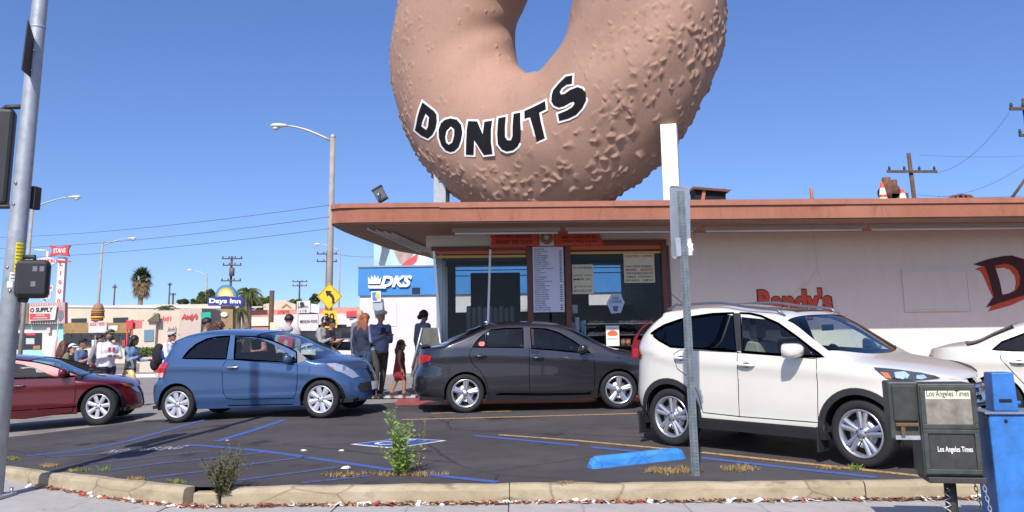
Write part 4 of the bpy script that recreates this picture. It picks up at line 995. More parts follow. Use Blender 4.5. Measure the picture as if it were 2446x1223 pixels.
c.front('grille', [(-.4, .36), (.4, .36), (.45, .44), (.4, .5), (-.4, .5), (-.45, .44)], .006, m_plastic); c.front('licence_plate', [(-.16, .37), (.16, .37), (.16, .5), (-.16, .5)], .03, m_white)
c.front('badge', [(-.05, .68), (.05, .68), (.05, .74), (-.05, .74)], .012, m_chrome)
for sd in (-1, 1): c.seam(c.P([(546, 968), (620, 967), (700, 965)]), .012, .004, m_alloy2, 'sill_highlight', c.root, False, sd)
x, z = c.T(684, 858, -.1); c.mirror(x, z, M('mirror_blue', (.03, .055, .12), .3, coat=1.), .10, .15, .085)
c.seats([-.25, -1.0], .42, m_seatdk, .9, headz=1.22); c.wheel_steer(.28, .34, .9); c.dash(.45, .92, .35)
# ---------------------------------------------------------------- grey sedan
c = Car('sedan_car', 'dark grey four-door sedan with five-spoke alloy wheels at the order window', (1112, 987), (1480, 978), .86, .315); CO = c
c.lf, c.lr, c.nf, c.nr, c.tum = 1.0, .75, 2.3, 2.8, .40
c.setup(top=[(1001, 829), (1030, 824.5), (1053, 821), (1071, 811), (1096, 798.5), (1122, 786), (1151, 775), (1172, 770.8), (1215, 767.5), (1285, 768), (1325, 772), (1349, 779), (1379, 792.5), (1411, 808.5), (1443, 825), (1458, 830.5), (1485, 834.5), (1506, 838), ('m', 1.9, .88), ('m', 2.08, .80), ('m', 2.14, .74)],
        nose=[('m', 2.14, .74), ('m', 2.21, .66), ('m', 2.25, .55), ('m', 2.26, .4), ('m', 2.2, .26), ('m', 2.1, .2)],
        tail=[(1001.5, 830, .4), (998, 846, .4), (998, 868, .4), (992, 886, .4), (986, 899, .4), (984.5, 918, .4), (986, 933, .4), (996, 944, .4)],
        belt=[(1000, 838), (1130, 830.5), (1250, 832), (1330, 838), (1413, 846), (1500, 850)], drop=[(-2.06, .01), (-1.9, .05), (-1.6, .08), (-1.2, .14), (-.7, .11), (-.2, .10), (.35, .10), (.75, .14), (1.1, .13), (1.35, .09), (1.8, .07), (2.14, .008)], zb=.2)
pg = paint('grey_car_paint', (.046, .045, .056), .65, .27)
xs_ = (xof(c, 1418, 842, .12)+.06, xof(c, 1343, 777, c.hw), xof(c, 1155, 774, c.hw), xof(c, 1066, 814, c.hw))
d_r = [(1251, 831), (1161, 830), (1130, 830.5), (1123, 838), (1122, 850), (1128, 868), (1146, 885), (1158, 903), (1165, 925), (1166, 938.5), (1266, 939)]
d_f = [(1266, 939), (1264.5, 895), (1264, 833), (1330, 838), (1383, 843.5), (1416, 848), (1420.5, 868), (1421, 890), (1418, 935), (1395, 938.5), (1266, 939)]
assemble(c, dict(sill=.19, ar=.352, az=.0, paint=pg, xs=xs_, bow=.36, trim=M('trim_grey', (.30, .29, .29), .35, .6), trimw=.016,
    dlo=[[(1129, 828.7), (1140.7, 812), (1158, 796.5), (1159.5, 829)], [(1162, 794.5), (1172.6, 788), (1204.5, 784), (1249, 783), (1250, 829.7), (1162, 829)], [(1267, 783.5), (1304.4, 785.5), (1336, 795), (1366, 812), (1391.6, 829), (1411, 843), (1383, 841), (1325.7, 836), (1270, 831.9)]],
    glass=[g_dark, g_car, g_car], rearglass=g_dark, doors=[dict(poly=d_r, handle=[(1134, 850), (1163, 851)]), dict(poly=d_f, handle=[(1271, 854), (1300, 855)])], handle=pg,
    rim=dict(rim=.226, n=5, wi=.03, wo=.03, pair=(-.13, .13), sp=-.35, mat=m_alloy, ph=.25, disc=1)))
c.bothsides('tail_light', c.P([(998, 847), (1017, 846), (1031, 852), (1026, 862), (1012, 867), (997.5, 870)]), (), .008, m_redl)
c.bothsides('sill_skirt', c.P([(1168, 926), (1180, 935), (1200, 941), (1300, 941), (1410, 938), (1424, 928), (1428, 950), (1300, 957), (1166, 955)]), (), .014, pg)
for sd in (-1, 1): c.seam(c.P([(1185, 941), (1300, 942.5), (1412, 940)]), .02, .017, M('bright_sill', (.6, .58, .6), .25, .8), 'sill_highlight', c.root, False, sd)
c.bothsides('bumper_lip', c.P([(985, 920), (1030, 921), (1061, 924), (1062, 946), (1000, 942), (988, 936)]), (), .012, pg)
c.bothsides('mirror_base', c.P([(1400, 833), (1414, 845), (1427, 843), (1410, 828)]), (), .004, m_plastic)
c.bothsides('headlight', [(1.72, .72), (1.95, .70), (2.08, .62), (1.9, .60), (1.75, .65)], (), .008, m_clear)
x, z = c.T(1395, 834, -.1); c.mirror(x, z, paint('mirror_grey', (.02, .018, .024), .4, .3), .11, .15, .085)
c.side('sticker', c.P([(1143, 819), (1148, 816), (1156, 816), (1158, 821), (1155, 827), (1145, 826)]), (), .0, M('pink_sticker', (.62, .16, .13), .6, var=.4, vs_=40), side=-1)
mb = MB().ball((c.T(1163, 771, c.hw)[0], 0, c.ztop(c.T(1163, 771, c.hw)[0])+.02), .05, 8, 0, (1.2, .5, .5)); mb.build('roof_antenna', m_chrome, c.root)
# open display lid seen over the boot: rear spoiler
xs0 = c.tx0; MB().prism([(xs0+.02, -.55, c.ztop(xs0+.05)+.01), (xs0+.2, -.55, c.ztop(xs0+.2)+.012), (xs0+.14, -.55, c.ztop(xs0+.12)+.05), (xs0-.02, -.55, c.ztop(xs0)+.045)], (0, 1.1, 0)).build('spoiler', pg, c.root, bevel=.008)
c.seats([-.15, -.95], .42, m_seatdk, .88, headz=1.16); c.wheel_steer(.42, .36, .86); c.dash(.62, .9, .35)
# ---------------------------------------------------------------- white SUV
c = Car('suv_car', 'white SUV with black wheel-arch cladding parked nearest the newspaper boxes', (1605, 1066), (2062, 1119), .90, .345, wb=None); CR = c
c.lf, c.lr, c.nf, c.nr, c.tum, c.tuck = .95, .75, 2.4, 3.0, .34, .06
c.setup(top=[(1571, 753, .25), (1590, 743, .3), (1653, 732, .4), (1737, 727, .5), ('m', -.15, 1.635), ('m', .2, 1.615), ('m', .4, 1.56), ('m', .72, 1.37), ('m', .98, 1.20), ('m', 1.13, 1.125), ('m', 1.3, 1.095), ('m', 1.58, 1.05), ('m', 1.83, .985), ('m', 1.95, .935), ('m', 2.0, .89)],
        nose=[('m', 2.0, .89), ('m', 2.05, .82), ('m', 2.09, .7), ('m', 2.13, .55), ('m', 2.12, .4), ('m', 2.04, .28), ('m', 1.94, .22)],
        tail=[(1566, 755, .2), (1535, 779, .2), (1514, 806, .2), (1507, 829, .2), (1505.5, 860, .2), (1504, 906, .2), (1503, 939, .2), (1507, 958, .2), (1515, 976, .2), (1538, 994, .2), (1552, 1010, .2)],
        belt=[(1553, 812), (1601, 831), (1664, 836), (1767, 843), (1848, 850), (1971, 858), ('m', 2, 1.0)], drop=[(-1.52, .01), (-1.3, .07), (-1.0, .10), (-.2, .10), (.3, .12), (.75, .14), (1.05, .12), (1.35, .09), (1.7, .08), (1.9, .05), (2.0, .008)], zb=.25)
pw_ = paint('white_car_paint', (.66, .625, .55), .0, .3)
xs_ = (.92, .36, 0, 0)
d_r = [(1767, 842), (1700, 839), (1640, 836), (1625, 836), (1610, 845), (1618, 880), (1650, 905), (1668, 940), (1680, 985), (1767, 994.5)]
d_f = [(1767, 994.5), (1764, 930), (1762, 842.5), (1848, 849), (1951, 857), (1953.5, 930), (1954.6, 1009), (1767, 994.5)]
OUT, wins = assemble(c, dict(sill=.30, ar=.40, az=.0, paint=pw_, hatch=1.05, xs=xs_, bow=.30, trim=M('dark_chrome', (.16, .16, .22), .25, .8), trimw=.026,
    dlo=[[(1555, 796), (1587, 776.5), (1632, 761), (1634, 830.5), (1602, 828), (1575, 813)], [(1641, 759), (1701, 750), (1752, 747.8), (1760, 838.5), (1641, 831)], [(1768, 748), (1792, 749), (1818, 755), (1859, 773), (1903, 804.5), (1940, 833.5), (1968, 853), (1848, 846), (1772, 839.5)]],
    glass=[g_dark, g_dark, g_car], rearglass=g_dark, doors=[dict(poly=d_r, handle=[(1611, 854), (1642, 857)]), dict(poly=d_f, handle=[(1762, 871), (1804, 873)])], handle=pw_,
    rim=dict(rim=.245, n=5, wi=.019, wo=.027, pair=(-.19, .19), sp=-.1, tw=.10, mat=m_alloy, ph=.1, disc=1), steer=-.06))
c.side('centre_pillar', c.P([(1752, 748), (1768, 748), (1772, 839), (1760, 838.5)]), (), .004, m_plastic); c.side('centre_pillar', c.P([(1632, 761), (1641, 759), (1641, 831), (1634, 830.5)]), (), .004, m_plastic)
# black cladding: arch rings and sills
for sd in (-1, 1):
    for cx_ in (-c.wb/2, c.wb/2):
        P = [(cx_+.465*math.cos(a), c.wr+.0+.465*math.sin(a)) for a in [math.pi*i/20 for i in range(-1, 22)]]; Q = [(cx_+.395*math.cos(a), c.wr+.395*math.sin(a)) for a in [math.pi*i/20 for i in range(21, -2, -1)]]
        c.side('arch_cladding', P+Q, (), .012, m_plastic, side=sd, step=.06)
    c.side('sill_cladding', [(-c.wb/2+.38, .25), (c.wb/2-.38, .25), (c.wb/2-.42, .375), (-c.wb/2+.42, .375)], (), .016, m_plastic, side=sd)
    c.side('bumper_cladding', [(c.xr(.3)+.02, .26), (-c.wb/2-.40, .26), (-c.wb/2-.43, .44), (c.xr(.46)+.005, .46)], (), .012, m_plastic, side=sd)
    c.side('bumper_cladding', [(c.wb/2+.40, .26), (c.xf(.27)-.02, .26), (c.xf(.4)-.01, .40), (c.wb/2+.44, .42)], (), .012, m_plastic, side=sd)
    o = MB().box((c.wb/2-.47, sd*(c.hw-.10)-.11, .12), (c.wb/2-.45, sd*(c.hw-.10)+.11, .38)).build('mud_flap', m_plastic, c.root); o = MB().box((-c.wb/2-.46, sd*(c.hw-.10)-.11, .12), (-c.wb/2-.44, sd*(c.hw-.10)+.11, .36)).build('mud_flap', m_plastic, c.root)
    # roof rails
    MB().tube([(x_, sd*(c.W(x_, c.zsh(x_))-.10), c.zsh(x_)+.088+(.03 if -1.25 < x_ < .25 else -.02)) for x_ in [-1.4+.1*i for i in range(18)]], .018, 6).build('roof_rail', M('rail_grey', (.14, .15, .19), .35, .6), c.root)
c.bothsides('tail_light', c.P([(1569, 755), (1535, 781), (1516, 806), (1510, 828), (1510, 857), (1528, 858), (1537, 849), (1522, 811), (1532, 789), (1553, 768)]), (), .012, m_reddark)
c.bothsides('tail_light', c.P([(1513, 832), (1527, 828), (1536, 848), (1528, 853), (1513, 853)]), (), .015, m_redl)
hl = c.bothsides('headlight', c.P([(2086, 877), (2120, 879.5), (2149, 882.5), (2200, 890), (2232, 897), (2246, 903), (2200, 908), (2160, 909), (2123, 906), (2104, 893)]), (), .010, M('headlight_dark', (.06, .06, .07), .12, .4, coat=1.))
c.bothsides('turn_lamp', c.P([(2103, 888), (2122, 891), (2130, 905), (2117, 902)]), (), .013, m_amber)
c.bothsides('headlight_lens', c.P([(2136, 889), (2160, 887), (2172, 895), (2165, 906), (2140, 905)]), (), .014, m_clear); c.bothsides('headlight_lens', c.P([(2188, 896), (2205, 895), (2213, 902), (2200, 906), (2188, 904)]), (), .014, m_clear)
c.front('grille', [(-.5, .62), (.5, .62), (.55, .84), (-.55, .84)], .012, m_plastic)
for z_ in (.66, .73, .80): c.front('grille_bar', [(-.52, z_), (.52, z_), (.52, z_+.03), (-.52, z_+.03)], .03, m_chrome)
c.front('badge', [(-.07, .68), (.07, .68), (.07, .8), (-.07, .8)], .05, m_chrome)
c.front('lower_intake', [(-.5, .3), (.5, .3), (.45, .45), (-.45, .45)], .01, m_plastic); c.front('licence_plate', [(-.16, .46), (.16, .46), (.16, .6), (-.16, .6)], .03, m_white)
c.top('sunroof', lambda t: -.25, lambda t: .3, lambda x: -.5, lambda x: .5, .004, g_dark, 6, 8)
x, z = c.T(1889, 838, -.12); c.mirror(x, z, pw_, .15, .165, .12)
MB().tube([(-1.3, -.2, c.ztop(-1.3)-.02), (-1.62, -.2, c.ztop(-1.3)+.22)], .006, 5).build('roof_antenna', m_plastic, c.root)
c.seats([-.1, -.9], .62, M('seat_beige', (.36, .33, .29), .9, var=.1), 1.0, headz=1.42); c.wheel_steer(.38, .38, 1.02); c.dash(.55, 1.04, .5)
MB().box((.45, -.12, 1.37), (.49, .12, 1.44)).build('rear_view_mirror', m_plastic, c.root, bevel=.01)
# ---------------------------------------------------------------- red coupe
fw = G(234, 1016); yw = R(10); ca, sa = math.cos(yw), math.sin(yw); rw = Vector((fw.x-2.6*ca, fw.y-2.6*sa, 0)); rw.z = fw.z-.05
c = Car('coupe_car', 'dark red car with seven-spoke wheels entering at the left edge', tuple(rw), tuple(fw), .86, .315); CI = c
c.lf, c.lr, c.nf, c.nr, c.tum = 1.0, .75, 2.2, 2.8, .40
c.setup(top=[('m', -2.2, .80), ('m', -1.9, .87), ('m', -1.6, .93), ('m', -1.0, 1.17), ('m', -.65, 1.24), (31, 847), (69, 849.5), (118, 857.5), (147, 868), (177, 879.5), (206, 888.5), (235, 893.5), (275, 898), (304, 904.5), (320, 912), (330, 921)],
        nose=[(330, 921), (336, 932), (341.5, 946), (343, 962), (336, 976), (325, 985)],
        tail=[('m', -2.2, .80), ('m', -2.22, .7), ('m', -2.27, .5), ('m', -2.25, .35), ('m', -2.1, .2)],
        belt=[('m', -2.2, .76), (25, 906), (135, 902), (194, 898), (240, 900)], drop=[(-2.2, .01), (-1.9, .06), (-1.3, .12), (-.5, .10), (.1, .11), (.5, .13), (.9, .12), (1.2, .09), (1.5, .07), (1.77, .008)], zb=.2)
pr = paint('red_car_paint', (.105, .004, .011), .3, .33)
xs_ = (xof(c, 196, 896, .12)+.06, xof(c, 95, 853, c.hw), -.95, -1.6)
d_f = [(179, 900), (135, 903.5), (60, 905.5), (-40, 908), (-60, 960), (-50, 1000), (60, 1000), (172, 985), (178, 960), (180, 930)]
assemble(c, dict(sill=.20, ar=.35, az=.0, paint=pr, xs=xs_, bow=.36, trim=m_plastic, trimw=.02,
    dlo=[[('m', -1.4, .84), ('m', -1.1, 1.0), ('m', -.99, 1.04), ('m', -.96, .84)], [(0, 858), (40, 859.5), (84, 864.5), (118, 872), (149, 882), (177, 892), (192, 897), (161, 899), (135.5, 900.5), (25, 904), (-40, 906), (-30, 862)]],
    glass=[g_car, g_car], rearglass=g_dark, doors=[dict(poly=d_f, handle=[(25, 923), (62, 921.5)])], handle=pr, rim=dict(rim=.205, n=7, wi=.028, wo=.035, mat=m_alloy2, ph=.12), steer=-.18))
for sd in (-1, 1): c.seam(c.P([(-40, 986), (60, 979.5), (188, 971)]), .016, .003, paint('red_crease', (.09, .004, .010), .3, .35), 'door_crease', c.root, False, sd)
c.bothsides('headlight', c.P([(286, 915), (300, 914), (314, 915), (326, 925), (334, 937), (326, 936), (312, 925), (298, 921)]), (), .008, M('headlight_grey', (.35, .37, .42), .1, .6, coat=1.))
c.bothsides('turn_lamp', c.P([(287, 915), (300, 914.5), (312, 920), (311, 925), (297, 921)]), (), .011, m_amber)
x, z = c.T(148, 891, -.1); c.mirror(x, z, pr, .11, .15, .085)
c.seats([-.15, -.9], .40, m_seat, .85, headz=1.12); c.wheel_steer(.42, .36, .84); c.dash(.62, .86, .35)
# ---------------------------------------------------------------- white sedan at the right edge
c = Car('sedan_car', 'white sedan with dark windows at the right edge behind the SUV', (6.62, 12.95, gz(6.62, 12.95)), (8.87, 11.65, gz(8.87, 11.65)), .88, .325)
c.lf, c.lr, c.nf, c.nr, c.tum = 1.0, .75, 2.3, 2.6, .42
mm = lambda L: [('m', a_, b_) for a_, b_ in L]
c.setup(top=mm([(-2.15, 1.0), (-1.9, 1.07), (-1.55, 1.13), (-1.25, 1.27), (-.95, 1.39), (-.5, 1.47), (.1, 1.48), (.5, 1.42), (1.0, 1.17), (1.3, 1.03), (1.8, .94), (2.1, .8)]),
        nose=mm([(2.1, .8), (2.22, .6), (2.25, .45), (2.15, .22)]), tail=mm([(-2.15, 1.0), (-2.2, .85), (-2.25, .6), (-2.23, .4), (-2.1, .22)]),
        belt=mm([(-2.2, .98), (0, .97), (1, .93)]), drop=[(-2.15, .01), (-1.9, .05), (-1.4, .11), (-1., .12), (0, .09), (.6, .12), (1.2, .1), (2.1, .008)], zb=.2)
assemble(c, dict(sill=.20, ar=.36, az=.0, paint=pw_, xs=(.95, .42, -1.0, -1.6), bow=.3, trim=m_plastic, trimw=.015,
    dlo=[mm([(-1.3, 1.02), (-1.17, 1.13), (-.86, 1.255), (-.8, 1.27), (-.8, 1.0)]), mm([(-.74, 1.29), (-.4, 1.34), (0, 1.35), (0, .99), (-.74, 1.0)]), mm([(.06, 1.35), (.4, 1.29), (.8, 1.04), (.06, .98)])],
    glass=[g_dark, g_dark, g_dark], rearglass=g_dark, doors=[dict(poly=mm([(-.77, 1.0), (.03, .98), (.03, .3), (-.7, .3), (-.85, .45), (-1.05, .7), (-1.2, .9), (-1.2, 1.0)]), handle=mm([(-1.1, .86), (-.86, .855)]))], handle=pw_, rim=dict(rim=.23, n=5, wi=.03, wo=.04, mat=m_alloy, ph=.1)))
c.bothsides('tail_light', [(-2.18, .76), (-2.08, .78), (-2.06, .9), (-2.15, .93)], (), .01, m_redl)
c.front('licence_plate', [(-.16, .62), (.16, .62), (.16, .76), (-.16, .76)], .02, m_white, None, -1)
c.mirror(.75, 1.02, pw_, .12, .15, .1)
c.seats([-.15, -.95], .42, m_seatdk, .88, headz=1.16)
# ================================================================ STREET FURNITURE
m_galv = M('galvanised', (.34, .36, .39), .5, .35, var=.12, vs_=9, bump=.15, bs=60); m_galv2 = M('sign_back_aluminium', (.42, .45, .50), .45, .5, var=.1, vs_=4)
m_sig = M('signal_black', (.018, .018, .02), .55, var=.2, vs_=6)
# ---- traffic signal pole at the left edge
PY = 9.82
pb_ = at(-20, 1187, PY); pb_.z = -.15; ptop = at(96, 0, PY); dirp = (ptop-pb_); ptop = pb_+dirp*1.5
def pole_at(py):
    lo, hi = 0., 1.5
    for _ in range(40):
        m_ = (lo+hi)/2; p = pb_+dirp*m_; d = p-CAM; dd = d.y*cp+d.z*sp; v = (-d.y*sp+d.z*cp)/dd; u = d.x/dd
        yy = CY-F*(u*math.sin(ROLL)+v*math.cos(ROLL))
        if yy > py: lo = m_
        else: hi = m_
    return pb_+dirp*lo
sp_ = thing('signal_pole', 'tall grey steel traffic signal pole with stickers at the left edge', 'pole', pb_)
MB().tube([pb_, pb_+dirp*.5, pb_+dirp, ptop], [.105, .096, .082, .075], 24).build('shaft', m_galv, sp_)
MB().box((pb_.x-.17, pb_.y-.17, -.155), (pb_.x+.17, pb_.y+.17, -.125)).build('base_plate', m_galv, sp_, bevel=.006)
for i, (dx, dy) in enumerate(((-.13, -.13), (.13, -.13), (.13, .13), (-.13, .13))): MB().lathe([(0, .05), (.02, .05), (.02, 0)], (pb_.x+dx, pb_.y+dy, -.125), 'z', 6).build('anchor_bolt', m_steel, sp_)
for py in (125, 173, 440, 490, 640, 695):
    p = pole_at(py); MB().lathe([(0, -.02), (.018, -.016), (.018, 0)], p+Vector((.03 if py % 2 else -.02, -.088, 0)), 'y', 8).build('bolt', m_steel, sp_)
p = pole_at(66); MB().lathe([(.084, -.012), (.088, -.01), (.088, .01), (.084, .012)], p, 'z', 24).build('band', m_galv, sp_)
# pedestrian signal
c0 = pole_at(668)+Vector((.225, -.02, 0)); ax = Vector((.30, .13, 0)); ay = Vector((-.1, .24, 0)); az = Vector((.0, 0, .40))
ps = MB().obox(c0, ax, ay, az).build('pedestrian_signal', m_sig, sp_, bevel=.05)
MB().obox(c0-ay*.56, ax*.86, ay*.12, az*.86).build('visor', m_plastic, ps, bevel=.02)
for k, (dx, dz) in enumerate(((.08, .1), (.28, .1), (.06, -.06))): MB().obox(c0-ay*.63+ax*dx+Vector((0, 0, dz)), ax*.14, ay*.02, Vector((0, 0, .055))).build('lens_cell', M('dim_lens', (.16, .17, .2), .3), ps)
MB().tube([pole_at(668)+Vector((.02, 0, .24)), c0+Vector((0, 0, .24)), c0+Vector((0, 0, .18))], .024, 8).build('bracket', m_sig, sp_); MB().tube([pole_at(715)+Vector((.02, 0, 0)), c0+Vector((-.05, 0, -.22)), c0+Vector((-.05, 0, -.18))], .03, 8).build('bracket', m_sig, sp_)
# vehicle signal on the left, its brackets, a box behind the pole and a plate seen edge-on
pa, pbk = pole_at(255), pole_at(493)
vsx = pa.x-.34
sg = MB().obox(Vector((vsx, PY+.05, (pa.z+pbk.z)/2)), (.28, .1, 0), (-.08, .22, 0), (0, 0, pa.z-pbk.z-.04)).build('vehicle_signal', m_sig, sp_, bevel=.04)
MB().tube([pa, (vsx+.08, PY, pa.z), (vsx, PY, pa.z-.06), (vsx, PY, pa.z-.16)], .028, 8).build('bracket', m_sig, sp_); MB().tube([pbk, (vsx, PY, pbk.z), (vsx, PY, pbk.z+.1)], .026, 8).build('bracket', m_sig, sp_)
p = pole_at(468)+Vector((.085, .1, 0)); MB().box((p.x-.035, p.y-.04, p.z-.13), (p.x+.035, p.y+.1, p.z+.12)).build('junction_box', m_sig, sp_, bevel=.01)
q = [at(65, 47, PY-.35), at(81, 98, PY-.05), at(73, 186, PY-.05), at(50, 166, PY-.35)]
MB().prism(q, (.012, .004, 0)).build('sign_plate', m_sig, sp_, fixn=True)
# stickers wrapped round the shaft
def sticker(py0, py1, a0, a1, mat, name='sticker', marks=0, ink=None):
    A, B = pole_at(py0), pole_at(py1); n = 6; vs_ = []; base_a = math.atan2(-A.y, -A.x)
    for i in range(n+1):
        a = base_a+R(a0+(a1-a0)*i/n)
        for P_, r_ in ((A, .0955), (B, .0975)): vs_.append(P_+Vector((math.cos(a), math.sin(a), 0))*(r_+.004))
    o = MB().add(vs_, [(2*i, 2*i+1, 2*i+3, 2*i+2) for i in range(n)]).build(name, mat, sp_, fixn=True)
    for k in range(marks):
        fz = (k+.7)/(marks+.4); mb = MB(); P_ = A.lerp(B, fz); h = (A-B).length/marks*.28; nn = 14
        v2 = []
        for i in range(nn+1):
            a = base_a+R(a0+(a1-a0)*(.08+.84*i/nn)); wob = math.sin(i*2.3+k*1.7)*h*.5
            for dz in (-h*.32, h*.32): v2.append(P_+Vector((math.cos(a), math.sin(a), 0))*.1045+Vector((0, 0, wob+dz)))
        mb.add(v2, [(2*i, 2*i+1, 2*i+3, 2*i+2) for i in range(nn)]).build('scrawl', ink or m_black, o, fixn=True)
    return o
m_sty = M('sticker_yellow', (.72, .60, .03), .5, var=.1, vs_=20); m_stw = M('sticker_white', (.66, .66, .68), .5)
sticker(581, 626, -2, 52, m_sty, marks=5); sticker(626, 650, 0, 35, m_sty, marks=2); sticker(652, 672, -20, 40, m_stw, marks=2); sticker(673, 688, -30, 2, m_stw); sticker(664, 673, -52, -38, M('sticker_teal', (.05, .35, .33), .5)); sticker(684, 692, 10, 34, M('sticker_pale', (.5, .5, .6), .5))
# ---- perforated sign post
base = G(1662, 1136); tp = at(1626, 470, base.y); post_ = thing('sign_post', 'perforated square steel sign post with grey sign backs beside the blue wheel stop', 'sign post', base)
dv_ = tp-base; w_ = .058; an = R(28); ex = Vector((math.cos(an), math.sin(an), 0)); ey = Vector((-math.sin(an), math.cos(an), 0))
MB().add([base+ex*a*w_/2+ey*b*w_/2+dv_*k+Vector((0, 0, -.1 if k == 0 else .06)) for k in (0, 1) for a, b in ((-1, -1), (1, -1), (1, 1), (-1, 1))], [(0, 1, 5, 4), (1, 2, 6, 5), (2, 3, 7, 6), (3, 0, 4, 7), (4, 5, 6, 7)])  .build('tube', M('post_steel', (.20, .23, .24), .6, .3, var=.2, vs_=14), post_, fixn=True)
mb = MB(); nh = 84
for k in range(nh):
    c_ = base+dv_*((k+.5)/nh)
    for nn, tt in ((-ey, ex), (-ex, ey)):
        cc = c_+nn*(w_/2+.0008); mb.add([cc+tt*.0055*math.cos(a)+Vector((0, 0, .0055*math.sin(a))) for a in [i*math.pi/4 for i in range(8)]], [list(range(8))])
o = mb.build('perforation', m_under, post_); o['kind'] = 'stuff'
pn = [at(1601, 446, base.y-.02), at(1606, 441, base.y-.02), at(1644, 443, base.y+.1), at(1649, 449, base.y+.1), at(1651, 520, base.y+.1), at(1652, 606, base.y+.1), at(1646, 612, base.y+.1), at(1611, 617, base.y-.02), at(1606, 610, base.y-.02), at(1603, 530, base.y-.02)]
MB().prism([p+Vector((0, .055, 0)) for p in pn], (.002, .006, 0)).build('sign_panel', m_galv2, post_, fixn=True)
pn = [at(1614, 566, base.y-.05), at(1652, 570, base.y-.02), at(1656, 607, base.y-.02), at(1618, 612, base.y-.05)]
MB().prism([p+Vector((0, .03, 0)) for p in pn], (.002, .005, 0)).build('sign_panel', m_galv2, post_, fixn=True)
pn = [at(x, y, base.y-.02) for x, y in ((1643, 571), (1650, 569), (1652, 580), (1656, 583), (1654, 590), (1657, 597), (1653, 600), (1654, 609), (1646, 610), (1645, 594), (1642, 585))]
MB().prism([p+Vector((0, -.0, 0)) for p in pn], (0, .004, 0)).build('torn_sticker', m_white, post_, fixn=True)
# ---- blue wheel stop
a, b = G(1418, 1121), G(1642, 1096); xd = (b-a); L = xd.length; xd.normalize(); yd = Vector((-xd.y, xd.x, 0)).normalized(); mb = MB()
secs = [(0, .62, .35), (.035, .86, .8), (.09, 1, 1), (L-.09, 1, 1), (L-.035, .86, .8), (L, .62, .35)]; pr_ = [(-.0, 0), (.015, .075), (.045, .115), (.115, .115), (.145, .075), (.16, 0)]
vs_ = []
for sx, kw, kh in secs:
    for y_, z_ in pr_: vs_.append(a+xd*sx+yd*(.08+(y_-.08)*kw)+Vector((0, 0, z_*kh)))
n = len(pr_); fs = [(i*n+k, i*n+k+1, (i+1)*n+k+1, (i+1)*n+k) for i in range(len(secs)-1) for k in range(n-1)]+[list(range(n)), [(len(secs)-1)*n+k for k in range(n)]]
base = Vector(a)
mb.add(vs_, fs).build('wheel_stop', weathered('wheelstop_blue', (.030, .20, .56), (.015, .10, .34), (.08, .30, .62), .75, 3., 12., .3, (1, 1, 1), .5, 90., .5, .9, crack_s=2.), None, 'bright blue painted concrete wheel stop on the asphalt by the sign post', 'wheel stop', base=base, fixn=True)
# ---- newspaper box
def fbx(fr, x0, x1, d0, d1, z0, z1): return MB().box((x0, d0, z0), (x1, d1, z1))
m_nb = M('newsbox_green', (.045, .052, .045), .55, .2, var=.3, vs_=9, bump=.1, bs=30); m_nbp = M('newsbox_panel', (.030, .030, .026), .6, var=.25, vs_=14)
NBo = at(2285, 1141, 7.15); NB = Fr((NBo.x, 7.15, -.15), R(-12))
nb = thing('newspaper_box', 'dark green coin newspaper box on a pedestal, lettered on its front', 'newspaper box', NB.o, None, NB.q)
xl, zt = NB.T(2192, 917, 0); xl2, zb_ = NB.T(2211, 1139, 0); xr_, zt2 = NB.T(2332, 916, 0); xr2, zb2 = NB.T(2360, 1141, 0)
zt = (zt+zt2)/2; zb_ = (zb_+zb2)/2
def tilted(x0, x1, d0, d1, z0, z1):    # the box leans a little: x shifts with height
    def sh(z): return (xl2-xl)*(zt-z)/(zt-zb_)
    return MB().add([(x+sh(z), y, z) for z in (z0, z1) for y in (d0, d1) for x in (x0, x1)], [(0, 2, 3, 1), (4, 5, 7, 6), (0, 1, 5, 4), (2, 6, 7, 3), (0, 4, 6, 2), (1, 3, 7, 5)])
W_ = xr_-xl; zm = zb_+(zt-zb_)*.51
tilted(xl, xr_, .02, .40, zb_, zt).build('cabinet', m_nb, nb, bevel=.012)
fw_ = .035
for z0, z1, nm in ((zb_+.02, zm, 'lower_frame'), (zm, zt-.015, 'upper_frame')):
    f = tilted(xl+.01, xr_-.01, .0, .02, z0, z0+fw_).build(nm, m_nb, nb, bevel=.004)
    tilted(xl+.01, xr_-.01, .0, .02, z1-fw_, z1-.004).build('rail', m_nb, f, bevel=.004); tilted(xl+.01, xl+.01+fw_, .001, .02, z0+fw_, z1-fw_).build('stile', m_nb, f, bevel=.004); tilted(xr_-.01-fw_, xr_-.01, .001, .02, z0+fw_, z1-fw_).build('stile', m_nb, f, bevel=.004)
tilted(xl+.05, xr_-.05, .012, .016, zb_+.05, zm-.03).build('lower_panel', m_nbp, nb)
tilted(xl+.045, xr_-.045, .010, .014, zm+.03, zt-.05).build('window', M('scratched_plastic', (.22, .20, .16), .25, var=.35, vs_=7, coat=.5), nb)
strip_ = tilted(xl+.05, xr_-.05, .006, .009, zt-.115, zt-.045).build('title_strip', M('title_cream', (.66, .64, .46), .6), nb)
sh = lambda z: (xl2-xl)*(zt-z)/(zt-zb_)
mb = MB(); put_text(mb, 'Los Angeles Times', ((xl+xr_)/2+sh(zt-.08), .005, zt-.08), (1, 0, 0), (0, 0, 1), width=W_-.115, height=.058, bold=.012, off=.0); mb.build('lettering', m_black, strip_)
mb = MB(); put_text(mb, 'Los Angeles Times', ((xl+xr_)/2+.02+sh(zb_+.2), .010, zb_+.195), (1, 0, 0), (0, 0, 1), width=W_-.17, height=.052, bold=.012, off=.0); mb.build('lettering', m_white, nb)
tilted(xl+.02, xr_+.01, -.005, .39, zb_-.045, zb_-.002).build('bottom_tray', m_nbp, nb, bevel=.005)
